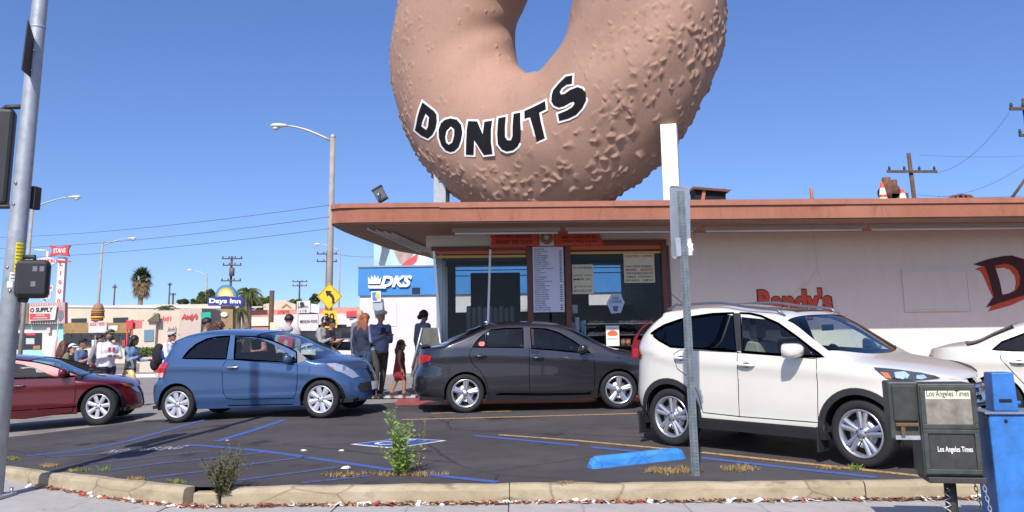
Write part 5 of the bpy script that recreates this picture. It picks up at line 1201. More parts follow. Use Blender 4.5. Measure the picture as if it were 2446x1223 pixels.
xm = (xl+xr_)/2+sh(zb_); ped = MB().tube([(xm, .2, 0), (xm, .2, zb_-.04)], .045, 16).build('pedestal', m_nbp, nb); MB().box((xm-.17, .03, -.002), (xm+.17, .37, .02)).build('pedestal_foot', m_nbp, nb)
sc = [Vector((xm-.035+.03*math.sin(k*2.1), .152-.002, zb_-.1-.018*k)) for k in range(16)]; MB().tube(sc, .004, 4).build('graffiti', m_white, ped)
xc0, _ = NB.T(2125, 990, .06); _, zc1 = NB.T(2150, 911, .06); _, zc0 = NB.T(2150, 1050, .06)
cm = MB().box((xc0, .07, zc0), (xl+.02, .30, zc1)).build('coin_mechanism', m_nb, nb, bevel=.015)
MB().box((xc0+.03, .05, zc0+.14), (xl-.01, .07, zc1-.03)).build('coin_plate', m_nbp, cm, bevel=.006)
MB().box((xc0+.035, .03, zc0+.10), (xl-.01, .07, zc0+.125)).build('coin_return', M('rusty_brass', (.13, .075, .035), .6, .3), cm, bevel=.004); MB().box((xc0+.07, .035, zc0+.03), (xc0+.10, .065, zc0+.10)).build('latch', MATS['rusty_brass'], cm); MB().box((xc0+.03, .055, zc0-.0), (xl-.005, .069, zc0+.03)).build('return_cup', m_galv, cm)
# ---- blue box
BBo = at(2362, 1000, 7.25); BB = Fr((BBo.x, 7.25, -.15), R(-10)); m_bb = M('blue_box_paint', (.028, .15, .45), .5, var=.22, vs_=5, bump=.15, bs=25, detail=10)
bbx = thing('newspaper_box', 'scuffed bright blue newspaper box with coin head at the right edge', 'newspaper box', BB.o, None, BB.q)
_, zt = BB.T(2400, 990, 0); x0, _ = BB.T(2361, 994, 0); x0b, _ = BB.T(2386, 1220, 0); sk = (x0b-x0)
zb_ = .08
mb = MB(); mb.add([(x0+(sk*1.25 if z < .5 else 0), y, z) for z in (zb_, zt) for y in (0, .42)]+[(x0+.5+(sk*1.25 if z < .5 else 0), y, z) for z in (zb_, zt) for y in (0, .42)], [(0, 1, 3, 2), (4, 6, 7, 5), (0, 2, 6, 4), (1, 5, 7, 3), (2, 3, 7, 6), (0, 4, 5, 1)])
mb.build('cabinet', m_bb, bbx, bevel=.015, fixn=True)
MB().box((x0-.03, -.02, zt+.001), (x0+.53, .44, zt+.018)).build('top_shelf', M('blue_grey_top', (.14, .17, .24), .5, var=.2), bbx, bevel=.004)
xa, za = BB.T(2368, 890, .05); xb2, _ = BB.T(2421, 890, .05); xc2, _ = BB.T(2435, 983, .05); xd2, _ = BB.T(2375, 983, .05)
h = MB().add([(xd2, .05, zt+.018), (xc2, .05, zt+.018), (xc2, .25, zt+.018), (xd2, .25, zt+.018), (xa, .05, za), (xb2, .05, za), (xb2, .25, za), (xa, .25, za)], [(0, 1, 5, 4), (1, 2, 6, 5), (2, 3, 7, 6), (3, 0, 4, 7), (4, 5, 6, 7), (0, 3, 2, 1)]).build('coin_head', m_bb, bbx, bevel=.01, fixn=True)
s0, sz = BB.T(2387, 957, .045); s1, _ = BB.T(2417, 956, .045); MB().box((s0, .043, sz-.012), (s1, .049, sz+.012)).build('coin_slot', m_under, h, bevel=.003)
MB().lathe([(0, .03), (.016, .03), (.016, 0)], (xc2, .1, sz-.02), 'x', 10).build('knob', m_bb, h)
MB().lathe([(.014, -.004), (.0, -.004)], (x0+.12, 0, zt-.05), 'y', 10).build('lock_hole', m_under, bbx)
MB().box((x0-.0+sk*1.25, .02, 0), (x0+.5+sk*1.25, .40, zb_)).build('plinth', m_nbp, bbx)
# ---- chains
def chain(name, A, B, sag, label):
    A, B = Vector(A), Vector(B); t = thing(name, label, 'chain', (A.x, A.y, -.15)); n = int((A-B).length/.034)
    link = None
    for k in range(n):
        f = (k+.5)/n; p = A.lerp(B, f)+Vector((0, 0, -sag*4*f*(1-f))); d = (B-A).normalized(); s_ = d.cross(Vector((.3, 1, .1))).normalized(); u_ = s_ if k % 2 else d.cross(s_)
        P_ = [p+d*.023*math.cos(a)+u_*.0115*math.sin(a) for a in [2*math.pi*i/10 for i in range(11)]]
        MB().tube(P_, .0035, 5, caps=False).build('link', m_galv if 'grey' in label else m_nbp, t)
A = at(2327, 1150, 7.2); chain('chain', A, (A.x+.05, A.y-.05, A.z-.42), 0., 'dark chain hanging below the green newspaper box')
A = at(2348, 1150, 7.25); chain('chain', A, (A.x+.04, A.y-.05, A.z-.42), 0., 'grey chain hanging between the newspaper box and the blue box')
# ---- weeds, dry grass, litter
m_leaf = M('weed_green', (.17, .25, .05), .7, var=.4, vs_=20); m_dry = M('dry_stalk', (.20, .15, .07), .8, var=.3, vs_=20); m_dgreen = M('weed_dull', (.075, .08, .03), .8, var=.4, vs_=20)
def weed(name, label, base, hgt, spread, nst, leafm, stemm, leafl, seed, dense=26, lean=0., bushy=0):
    r = random.Random(seed); t = thing(name, label, 'weed', base); sm, lm = MB(), MB()
    for k in range(nst):
        a = r.uniform(0, 6.28); h = hgt*r.uniform(.4, 1.); sp0 = spread*r.uniform(.2, 1.); P_ = []
        b0 = base+Vector((r.uniform(-.05, .05), r.uniform(-.04, .04), -.02))
        for i in range(7):
            f = i/6; P_.append(b0+Vector((math.cos(a)*sp0*f**1.4+lean*f+r.uniform(-.008, .008), math.sin(a)*sp0*f**1.4*.7, h*f)))
        sm.tube(P_, [.005*(1-.8*i/6) for i in range(7)], 5)
        for j in range(dense):
            f = r.uniform(.08 if not bushy else .03, 1.); i = min(5, int(f*6)); p = P_[i].lerp(P_[i+1], f*6-i); l = leafl*r.uniform(.5, 1.2)*(1.15-f*.6); an = r.uniform(0, 6.28); up = r.uniform(.1, .9)
            d = Vector((math.cos(an), math.sin(an), up)).normalized(); s_ = d.cross(Vector((r.uniform(-1, 1), r.uniform(-1, 1), r.uniform(-.3, 1)))).normalized()*l*.14
            lm.add([p, p+d*l*.5+s_, p+d*l, p+d*l*.5-s_], [(0, 1, 2, 3)])
    sm.build('stems', stemm, t); o = lm.build('leaves', leafm, t); o['kind'] = 'stuff'
weed('roadside_weed', 'tall green feathery weed growing out of the asphalt near the kerb', G(960, 1134), .72, .22, 24, m_leaf, M('weed_stem', (.12, .17, .05), .8), .085, 3, 46)
weed('roadside_weed', 'dark dry bushy weed growing in the broken kerb joint', Gs(535, 1176, -.03), .48, .28, 40, m_dgreen, m_dry, .065, 8, 46, bushy=1)
weed('roadside_weed', 'thin leggy weed with pale flower heads right of the tall green weed', G(1008, 1118), .56, .10, 3, M('pale_leaf', (.25, .28, .10), .8), m_dry, .05, 12, 14, lean=.08)
weed('roadside_weed', 'tiny green weed beside the white SUV front tyre', G(2045, 1122), .09, .10, 12, m_leaf, m_leaf, .05, 15, 8)
weed('roadside_weed', 'tiny green weed on the asphalt left of the dry bush', G(252, 1124), .10, .06, 8, m_leaf, m_leaf, .04, 16, 8)
def grass_patch(name, label, px, py, rx, ry, n, hgt, mat, seed):
    r = random.Random(seed); mb = MB()
    for k in range(n):
        a = r.uniform(0, 6.28); q_ = math.sqrt(r.uniform(0, 1))*(.55+.45*math.sin(a*3+seed)*math.sin(a*2+1)+.2); p = G(px+rx*q_*math.cos(a), py+ry*q_*math.sin(a)); an = r.uniform(0, 6.28); l = hgt*r.uniform(.4, 1.3)
        d = Vector((math.cos(an)*r.uniform(.3, 1.2), math.sin(an)*r.uniform(.3, 1.2), r.uniform(.25, 1))).normalized(); s_ = d.cross(Vector((0, 0, 1))).normalized()*.004; p.z = gz(p.x, p.y)
        mb.add([p-s_, p+s_, p+d*l], [(0, 1, 2)])
    mb.build(name, mat, None, label, 'grass', kind='stuff')
m_straw = M('straw', (.30, .205, .085), .85, var=.35, vs_=15); m_grs = M('low_grass', (.20, .22, .06), .85, var=.4, vs_=15)
grass_patch('dry_grass', 'patch of straw coloured dry grass left of the sign post foot', 1590, 1126, 78, 9, 900, .05, m_straw, 1)
grass_patch('dry_grass', 'patch of straw coloured dry grass right of the sign post foot', 1760, 1122, 52, 8, 700, .05, m_straw, 2)
grass_patch('dry_grass', 'dry straw round the foot of the tall green weed', 980, 1134, 110, 6, 1000, .045, m_straw, 3)
grass_patch('dry_grass', 'thin straw strip on the asphalt left of the tall green weed', 830, 1136, 60, 6, 500, .04, m_straw, 4)
grass_patch('dry_grass', 'straw beside the SUV front tyre', 1990, 1119, 45, 3, 250, .03, m_straw, 9)
for i, (x, y, rx) in enumerate(((415, 1152, 30), (325, 1146, 26), (190, 1124, 40), (120, 1113, 26), (30, 1096, 25), (1350, 1156, 30))):
    grass_patch('low_grass', 'low green and yellow grass tuft on the kerb edge', x, y, rx, 4, 380, .035, m_grs if i % 2 == 0 else m_straw, 20+i)
# litter along the foot of the kerb
r = random.Random(11); mats = [M('litter_white', (.70, .68, .66), .7, var=.15), M('litter_red', (.30, .06, .035), .8, var=.3), M('litter_tan', (.42, .27, .14), .85, var=.3), M('litter_brown', (.12, .06, .035), .9)]
mb = MB(); front = [p+Vector((0, -.17, 0)) for p in resample(kp[1:13], .05)]
for k in range(3600):
    p = r.choice(front); z = -.148; p = Vector((p.x+r.uniform(-.1, .1), p.y-abs(r.gauss(0, .045)), z)); s_ = r.choice((.006, .01, .014, .02))*r.uniform(.6, 1.5); an = r.uniform(0, 3.14); mi = r.choices((0, 1, 2, 3), (1.2, 3, 3.2, 4))[0]
    if mi == 0: s_ *= 1.5
    e1 = Vector((math.cos(an), math.sin(an), r.uniform(-.3, .5)))*s_*r.uniform(.8, 2.2); e2 = Vector((-math.sin(an), math.cos(an), r.uniform(0, .6)))*s_*.7; p.z += r.uniform(0, .012)
    mb.add([p-e1-e2, p+e1-e2*.6, p+e1*.8+e2, p-e1*.7+e2*.9], [(0, 1, 2, 3)], mi)
mb.build('litter', mats, None, 'leaf crumbs and paper bits along the foot of the kerb', 'litter', kind='stuff')
def scrap(label, px, py, s_, seed, kb=False, mat=None):
    r = random.Random(seed); p = (Gs(px, py, -.15) if kb else G(px, py)); mb = MB(); n = 9
    vs_ = []
    for j in range(4):
        for i in range(n): a = 2*math.pi*i/n; q_ = (.55, 1, .9, .35)[j]*s_*r.uniform(.7, 1.25); vs_.append(p+Vector((math.cos(a)*q_*1.5, math.sin(a)*q_, s_*(.0, .25, .7, .95)[j]*r.uniform(.8, 1.1))))
    fs = [(j*n+i, j*n+(i+1) % n, (j+1)*n+(i+1) % n, (j+1)*n+i) for j in range(3) for i in range(n)]+[[3*n+i for i in range(n)]]
    mb.add(vs_, fs).build('paper_scrap', mat or mats[0], None, label, 'litter', 'scraps of litter', base=p)
scrap('crumpled white paper on the asphalt left of the parking symbol', 725, 1078, .024, 1); scrap('white paper scrap nearest the parking symbol left corner', 815, 1078, .022, 2); scrap('white torn paper on the asphalt by the kerb left of the tall weed', 826, 1121, .035, 3)
scrap('small yellowish scrap above the hatched blue lines', 543, 1053, .018, 4, mat=mats[2]); scrap('white scrap against the kerb foot near the dry bush', 610, 1197, .05, 5, True); scrap('white paper cup lid at the kerb foot below the tall weed', 1008, 1194, .05, 6, True); scrap('white paper ball at the kerb foot left of the weed', 945, 1197, .045, 7, True)
scrap('white paper clump at the kerb foot right of the kerb joint', 1305, 1194, .065, 8, True); scrap('flat white scrap at the kerb foot farther right', 1375, 1197, .05, 9, True); scrap('white scraps at the kerb foot below the SUV', 2045, 1189, .05, 10, True)
# ---- things on the shop roof
def roofpt(px, d): x, z = SH.T(px, 478, d); return SH.o+SH.x*x+SH.y*d
fl = roofpt(908, .5); fl.z = ZT; t = thing('floodlight', 'dark square floodlight tilted up on the left end of the roof', 'floodlight', fl)
c_ = at(908, 464, fl.y); ax = Vector((.17, 0, .10)); az = Vector((-.12, 0, .22)); 
MB().obox(c_, ax, (0, .16, 0), az).build('housing', M('flood_grey', (.10, .10, .105), .45, .4), t, bevel=.012)
MB().obox(c_+az*.5, ax*1.1, (0, .2, 0), az*.1).build('rim', m_plastic, t); MB().obox(c_-az*.5, ax*1.0, (0, .18, 0), az*.12).build('rim', m_plastic, t); MB().tube([fl+Vector((0, -.05, 0)), fl+Vector((0, -.09, .12)), c_+Vector((0, -.09, 0))], .022, 6).build('bracket', m_plastic, t); MB().lathe([(0, -.02), (.03, -.02), (.03, 0)], c_+Vector((-.02, -.085, -.02)), 'y', 10).build('bolt', m_chrome, t)
hp = roofpt(1690, 1.2); hp.z = ZT; t = thing('roof_hatch', 'brown roof hatch with tilted dark lid right of the white post', 'roof hatch', hp)
a, b = at(1648, 452, hp.y), at(1738, 460, hp.y); MB().box((a.x+.05, hp.y-.25, ZT), (b.x-.1, hp.y+.25, a.z-.04)).build('curb', m_under, t); MB().prism([(a.x, hp.y-.35, a.z), (b.x, hp.y-.35, b.z), (b.x-.05, hp.y-.35, b.z-.04), (a.x, hp.y-.35, a.z-.05)], (0, .7, 0)).build('lid', m_brown, t, fixn=True); MB().prism([(a.x+.12, hp.y-.3, ZT), (a.x+.2, hp.y-.3, ZT), (a.x+.26, hp.y-.3, a.z-.05), (a.x+.2, hp.y-.3, a.z-.05)], (0, .05, 0)).build('prop', m_terra2, t, fixn=True)
p = roofpt(1942, 1.); zt_ = at(1938, 449, p.y).z; MB().tube([(p.x, p.y, ZT-.02), (p.x-.03, p.y, zt_)], .032, 10).build('vent_pipe', m_terra2, None, 'short brown vent pipe standing alone on the roof', 'pipe', base=(p.x, p.y, ZT))
def cone(px, topy, label):
    p = roofpt(px, 1.5); zt_ = at(px, topy, p.y).z; t = thing('traffic_cone', label, 'traffic cone', (p.x, p.y, ZT), 'traffic cones on the roof'); h = zt_-ZT
    for f0, f1, m_ in ((0, .25, m_redor), (.25, .45, M('cone_white', (.7, .68, .64), .6)), (.45, .55, m_redor), (.55, .8, MATS['cone_white']), (.8, 1, m_redor)):
        MB().lathe([(.13-.10*f0, h*f0), (.13-.10*f1, h*f1)]+([(0, h)] if f1 == 1 else []), (p.x, p.y, ZT), 'z', 16).build('band', m_, t)
    MB().box((p.x-.17, p.y-.17, ZT), (p.x+.17, p.y+.17, ZT+.02)).build('foot', m_redor, t)
cone(2110, 436, 'taller orange and white traffic cone left of the rusty blower'); cone(2157, 452, 'lower orange and white traffic cone right of the rusty blower')
m_rust = M('rusty_brown', (.13, .055, .035), .8, .1, var=.4, vs_=8)
p = roofpt(2138, 2.2); t = thing('roof_blower', 'rusty brown ventilation blower between the cones on the roof', 'blower', (p.x, p.y, ZT)); z1 = at(2138, 424, p.y).z
MB().box((p.x-.16, p.y-.2, ZT), (p.x+.22, p.y+.2, ZT+(z1-ZT)*.55)).build('motor_box', m_rust, t, bevel=.02); MB().lathe([(0, -.2), (.17, -.2), (.17, .2), (0, .2)], (p.x-.12, p.y, ZT+(z1-ZT)*.6), 'y', 16).build('drum', m_rust, t, fixn=True); MB().tube([(p.x-.15, p.y, ZT+.3), (p.x-.15, p.y, z1)], .09, 10).build('stack', m_rust, t); MB().tube([(p.x, p.y, ZT+.3), (p.x+.02, p.y, z1-.05)], .06, 10).build('stack', m_rust, t)
p = roofpt(2295, 2.5); z1 = at(2295, 466, p.y).z; t = thing('turbine_vent', 'low rusty round turbine vent at the right of the roof', 'vent', (p.x, p.y, ZT)); MB().lathe([(.2, 0), (.2, (z1-ZT)*.3)], (p.x, p.y, ZT), 'z', 16).build('collar', m_rust, t)
for k in range(14):
    a = 2*math.pi*k/14; c, s_ = math.cos(a), math.sin(a); MB().tube([(p.x+c*.2, p.y+s_*.2, ZT+(z1-ZT)*.3), (p.x+c*.3, p.y+s_*.3, ZT+(z1-ZT)*.6), (p.x+c*.22, p.y+s_*.22, ZT+(z1-ZT)*.9), (p.x, p.y, z1)], .03, 5).build('vane', m_rust, t)
# ================================================================ BACKGROUND
m_conc = M('lamp_concrete', (.30, .27, .24), .85, var=.12, vs_=4); m_lampm = M('lamp_metal', (.42, .42, .42), .5, .3); m_wood = M('pole_wood', (.09, .055, .04), .9, var=.25, vs_=5); m_bin = M('flat_white', (.62, .59, .58), .8, var=.05, vs_=.8)
def gpt(x, y): return Vector((x, y, gz(x, y)))
def lamp(ptop, head, Y, label, r0=.12, r1=.075, mat=None):
    T_ = at(*ptop, Y); H = at(*head, Y); b = gpt(T_.x, Y); t = thing('street_lamp', label, 'street lamp', b, 'street lamps')
    sx = 1 if H.x > T_.x else -1
    # the shaft follows the photograph's slight lean
    MB().tube([b, b.lerp(T_, .5), T_], [r0, (r0+r1)/2, r1], 14).build('shaft', mat or m_conc, t); MB().ball(T_+Vector((0, 0, .05)), r1*1.15, 10).build('cap', m_lampm, t)
    L = H.x-T_.x; P_ = [T_+Vector((0, 0, -.12))]+[T_+Vector((L*f, 0, (H.z-T_.z+.0)*math.sin(min(1, f*1.12)*math.pi/2)-.12*(1-f))) for f in (.15, .3, .45, .6, .72, .84)]
    MB().tube(P_, [.045]*4+[.035]*3, 8).build('arm', m_lampm, t)
    e = P_[-1]; hd = MB(); n = 12; vs_ = []; rows = [(0, .05, .05), (.12, .075, .07), (.35, .12, .09), (.62, .13, .10), (.85, .11, .08), (1, .03, .03)]; LL = abs(H.x-e.x)*1.9
    for f, ry, rz in rows:
        for i in range(n): a = 2*math.pi*i/n; vs_.append(e+Vector((sx*LL*f, ry*math.cos(a), rz*math.sin(a)*(1 if math.sin(a) > 0 else .8))))
    hd.add(vs_, [(j*n+i, j*n+(i+1) % n, (j+1)*n+(i+1) % n, (j+1)*n+i) for j in range(len(rows)-1) for i in range(n)]+[[(len(rows)-1)*n+i for i in range(n)]], 0, True); h = hd.build('lamp_head', M('lamp_head_grey', (.55, .54, .52), .5, .2), t, fixn=True)
    MB().ball(e+Vector((sx*LL*.65, 0, -.09)), .10, 10, 0, (1.3, 1, .8)).build('lamp_glass', M('lamp_bowl', (.50, .50, .46), .25), h); return t, b, T_
lm, lb, lt = lamp((795, 330), (664, 299), 32, 'near concrete street lamp carrying the yellow curve sign, arm pointing left', .13, .09)
lamp((78, 492), (180, 470), 48, 'street lamp nearest the signal pole, arm pointing right'); lamp((245, 583), (316, 569), 67, 'street lamp beside the hamburger sign, arm pointing right'); lamp((495, 655), (452, 645), 98, 'small distant street lamp left of the motel sun sign'); lamp((812, 597), (757, 583), 73, 'thin distant street lamp right of the near concrete lamp', .1, .06)
# ---- yellow warning signs on the near lamp
Y = 31.8; m_ysign = M('sign_yellow', (.80, .47, .015), .45, var=.04, vs_=3)
def px_poly(L, Y, th, mat, name, parent, n=None): return MB().prism([at(x, y, Y) for x, y in L], n or (0, th, 0)).build(name, mat, parent, fixn=True)
t = thing('curve_sign', 'yellow diamond sign with black left-curving arrow on the lamp pole', 'road sign', at(787, 742, Y))
px_poly([(786, 675), (818, 707), (786, 741), (757, 708)], Y, .02, m_ysign, 'plate', t)
def border(L, k0, k1, Y, mat, parent, name='border'):
    cx_ = sum(p[0] for p in L)/len(L); cy_ = sum(p[1] for p in L)/len(L); f = lambda k: [(cx_+(x-cx_)*k, cy_+(y-cy_)*k) for x, y in L]; A, B = f(k0), f(k1); n = len(L); mb = MB()
    vs_ = [at(x, y, Y) for x, y in A+B]; mb.add(vs_, [(i, (i+1) % n, n+(i+1) % n, n+i) for i in range(n)]).build(name, mat, parent, fixn=True)
border([(786, 675), (818, 707), (786, 741), (757, 708)], .95, .90, Y-.006, m_black, t)
px_poly([(777, 694), (792, 695), (789, 699), (796, 705), (799, 714), (799, 725), (793, 725), (793, 715), (790, 709), (784, 705), (781, 709)], Y-.01, .006, m_black, 'arrow', t)
t = thing('speed_plate', 'yellow 30 MPH advisory plate below the curve arrow sign', 'road sign', at(788, 783, Y)); px_poly([(771, 742), (804, 742), (805, 783), (772, 783)], Y, .02, m_ysign, 'plate', t)
mb = MB(); put_text(mb, '30', at(787, 757, Y-.006), (1, 0, 0), (0, 0, 1), width=.34, height=.26, bold=.03); put_text(mb, 'M.P.H.', at(788, 775, Y-.006), (1, 0, 0), (0, 0, 1), width=.32, height=.11, bold=.02); mb.build('lettering', m_black, t)
# ---- utility poles
def upole(px, ytop, Y, arms, label, r0=.16, lean=0, extra=None):
    T_ = at(px, ytop, Y); b = gpt(T_.x+lean, Y); t = thing('utility_pole', label, 'utility pole', b, 'wooden utility poles'); MB().tube([b, T_], [r0, r0*.7], 10).build('mast', m_wood, t)
    for x0, x1, y_ in arms:
        A, B = at(x0, y_, Y), at(x1, y_, Y); a_ = MB().obox((A+B)/2+Vector((0, -.15, 0)), (B.x-A.x, 0, B.z-A.z), (0, .1, 0), (0, 0, .12)).build('crossarm', m_wood, t)
        for k in range(4): p = A.lerp(B, .05+.3*k)+Vector((0, -.15, .06)); MB().lathe([(.05, 0), (.07, .1), (.04, .2), (0, .22)], p, 'z', 8).build('insulator', m_plastic, a_)
    if extra:
        for (x, y, w_, h_) in extra: p = at(x, y, Y); MB().lathe([(0, -h_), (w_, -h_), (w_, h_), (0, h_)], p+Vector((0, -.3, 0)), 'z', 12).build('transformer', M('transformer_grey', (.10, .09, .09), .6), t, fixn=True)
    return t
upole(554, 612, 95, [(531, 580, 618), (533, 578, 634), (529, 577, 671)], 'utility pole with a transformer behind the motel sun sign', extra=[(556, 650, .28, .42)])
upole(716, 671, 130, [(699, 735, 673), (699, 734, 683)], 'small far utility pole above the pale sign board'); upole(275, 679, 150, [(270, 280, 687)], 'thin far utility pole left of the fan palm'); upole(406, 675, 150, [(402, 411, 681)], 'thin far utility pole right of the fan palm'); upole(414, 700, 150, [(408, 421, 704)], 'short far utility pole just right of the thin one', .2)
upole(782, 600, 100, [(757, 806, 607), (757, 806, 625)], 'utility pole hidden behind the near concrete lamp')
upole(2170, 366, 45, [(2116, 2235, 411)], 'utility pole with one long crossarm above the shop roof', .14, .3)
upole(2446, 236, 38, [(2407, 2500, 262), (2430, 2480, 325)], 'utility pole cut by the right edge of the picture', .16)
t = bpy.data.objects.get('utility_pole.006')
MB().tube([at(2413, 478, 30), at(2452, 424, 30)], .05, 8).build('brace_pole', m_wood, None, 'slanting brown brace pole at the right end of the roof', 'pole', base=at(2413, 478, 30))
# wires
def wire(name, label, A, B, sag, r=.014):
    r *= .6
    P_ = [A.lerp(B, f)+Vector((0, 0, -sag*4*f*(1-f))) for f in [i/14 for i in range(15)]]; MB().tube(P_, r, 5).build(name, M('wire_grey', (.06, .06, .065), .7), None, label, 'wire', 'overhead wires', base=A)
for (a, b, lab) in (((786, 490), (-40, 568), 'top overhead wire between the lamp and the left edge'), ((786, 518), (-40, 594), 'middle overhead wire between the lamp and the left edge'), ((786, 546), (-40, 617), 'lowest overhead wire between the lamp and the left edge')):
    wire('overhead_wire', lab, at(*a, 31.9), at(*b, 55), .25, .016)
wire('overhead_wire', 'far wire running right from the near concrete lamp', at(800, 606, 60), at(900, 613, 60), .1, .02)
for (a, Ya, b, Yb, lab, sg_) in (((2235, 414, 0), 45, (2410, 270, 0), 38, 'wire between the two utility poles above the roof', .5), ((2240, 470, 0), 40, (2446, 395, 0), 38, 'thick low wire rising to the right edge pole', .3), ((2190, 465, 0), 45, (2446, 468, 0), 38, 'level wire low above the right of the roof', .1), ((2195, 370, 0), 45, (2446, 372, 0), 60, 'thin level wire right of the crossarm pole', .1)):
    wire('overhead_wire', lab, at(a[0], a[1], Ya), at(b[0], b[1], Yb), sg_, .012)
# ---- blue and white shop behind
Y = 34.; m_dblue = M('dks_blue', (.045, .21, .50), .7, var=.06, vs_=1.); L0, T0 = at(861, 638, Y).x, at(900, 639, Y).z; B0 = at(900, 706, Y).z
dk = thing('side_shop', 'white shop with a wide blue band and white letters behind the donut shop', 'building', gpt(L0, Y))
MB().box((L0, Y, -.2), (16, Y+10, B0)).build('wall', m_bin, dk); MB().box((L0-.06, Y-.08, B0+.002), (16, Y+10.05, T0)).build('blue_band', m_dblue, dk); MB().box((L0-.09, Y-.12, T0+.001), (16, Y+10.08, T0+.06)).build('coping', m_steel, dk)
mb = MB(); put_text(mb, 'DKS', at(946, 672, Y-.16), (1, 0, 0), (0, 0, 1), width=at(984, 672, Y).x-at(908, 672, Y).x, height=.43, bold=.05, shear=.3, off=0)
lt_ = mb.build('raised_letters', m_white, dk)
P_ = [(880, 678), (879, 661), (885, 669), (888, 658), (892, 667), (895, 656), (898, 667), (903, 658), (905, 669), (911, 662), (908, 678)]
px_poly(P_, Y-.2, .1, m_white, 'crown_emblem', dk); px_poly([(879, 682), (920, 682), (922, 689), (881, 689)], Y-.2, .1, m_white, 'name_bar', dk)
for k in range(4): px_poly([(984, 687+k*4), (1003, 687+k*4), (1003, 689+k*4), (984, 689+k*4)], Y-.11, .03, m_plastic, 'vent_slot', dk)
px_poly([(921, 721), (947, 721), (947, 779), (921, 779)], Y-.02, .025, M('pale_grey_patch', (.60, .59, .60), .8), 'wall_patch', dk)
t = thing('hanging_sign', 'small blue and yellow sign with grey box under the letters', 'sign', at(902, 745, Y-.3)); px_poly([(886, 696), (909, 695), (910, 720), (887, 721)], Y-.35, .08, M('hang_white', (.70, .70, .70), .6), 'panel', t); px_poly([(889, 698), (899, 698), (896, 707), (902, 718), (890, 718)], Y-.36, .008, m_dblue, 'blue_mark', t); px_poly([(898, 702), (906, 701), (907, 712), (899, 713)], Y-.362, .008, m_ysign, 'yellow_mark', t); px_poly([(890, 722), (913, 722), (913, 745), (890, 740)], Y-.3, .25, m_galv2, 'grey_box', t)
# billboard
Y = 42.; bb_ = thing('billboard', 'pale billboard with a painted face and red scarf above the blue shop', 'billboard', gpt(at(960, 640, Y).x, Y)); px_poly([(893, 560), (1075, 560), (1078, 648), (893, 648)], Y, .25, M('board_pale', (.36, .50, .56), .7, var=.12, vs_=1.2), 'panel', bb_)
for k, (L, m_) in enumerate((([(940, 560), (985, 560), (992, 600), (975, 625), (955, 630), (942, 605)], M('print_skin', (.34, .24, .21), .7, var=.3, vs_=2)), ([(950, 585), (975, 588), (972, 597), (952, 596)], M('print_shadow', (.06, .045, .05), .7)), ([(905, 560), (935, 560), (930, 600), (915, 645), (905, 630), (912, 595)], M('print_grey', (.10, .13, .16), .7, var=.3, vs_=3)), ([(950, 640), (975, 620), (1010, 598), (1015, 608), (985, 632), (965, 646)], M('print_red', (.55, .06, .06), .7, var=.2)), ([(1003, 595), (1030, 600), (1010, 646), (990, 646)], M('print_pale', (.70, .74, .78), .7)))):
    px_poly(L, Y-.01-.004*k, .006, m_, 'printed_shape', bb_)
for px in (920, 1040): p = at(px, 645, Y+.2); MB().tube([gpt(p.x, Y+.2), p], .15, 8).build('leg', m_galv, bb_)
# ---- helpers for the row of low buildings
def wallbox(px0, py0, px1, Y, depth, mat, name, parent, z0=-.6):
    a = at(px0, py0, Y); b = at(px1, py0, Y); return MB().box((a.x, Y, z0), (b.x, Y+depth, a.z)).build(name, mat, parent)
def label_sign(name, label, quad, Y, mat, text=None, ink=None, h=None, parts=(), group=None, wfrac=.86, bold=.03, thing_=None):
    t = thing_ or thing(name, label, 'sign', at(quad[3][0], quad[3][1], Y), group); px_poly(quad, Y, .08, mat, 'panel', t)
    if text:
        n = len(text); mb = MB()
        for i, s_ in enumerate(text):
            f = (i+.5)/n; lx = quad[0][0]+(quad[3][0]-quad[0][0])*f; rx = quad[1][0]+(quad[2][0]-quad[1][0])*f; ly = quad[0][1]+(quad[3][1]-quad[0][1])*f; ry = quad[1][1]+(quad[2][1]-quad[1][1])*f
            A, B = at(lx, ly, Y-.01), at(rx, ry, Y-.01); hh = (at(quad[0][0], quad[0][1], Y).z-at(quad[3][0], quad[3][1], Y).z)/n
            if s_: mb = MB(); put_text(mb, s_, (A+B)/2, (B-A), (0, 0, 1), width=(B-A).length*wfrac*min(1, .25+len(s_)*.12), height=hh*.62, bold=bold); mb.build('lettering', ink or m_black, t)
    return t
m_cream = M('cream_wall', (.56, .48, .36), .9, var=.06, vs_=.6); m_beige = M('beige_wall', (.56, .46, .38), .9, var=.06, vs_=.8); m_salmon = M('salmon_wall', (.56, .24, .19), .9, var=.08, vs_=.8); m_pinkt = M('pink_tile', (.50, .27, .25), .8, var=.15, vs_=2); m_wsh = M('wash_white', (.60, .56, .54), .8, var=.06, vs_=.6); m_teal = M('pastel_teal', (.30, .58, .54), .8); m_tan = M('tan_band', (.30, .18, .075), .85, var=.15, vs_=2); m_win = M('dark_window', (.025, .028, .034), .15); m_sred = M('sign_red', (.52, .045, .05), .6, var=.08); m_inkred = M('ink_red', (.50, .05, .05), .7)
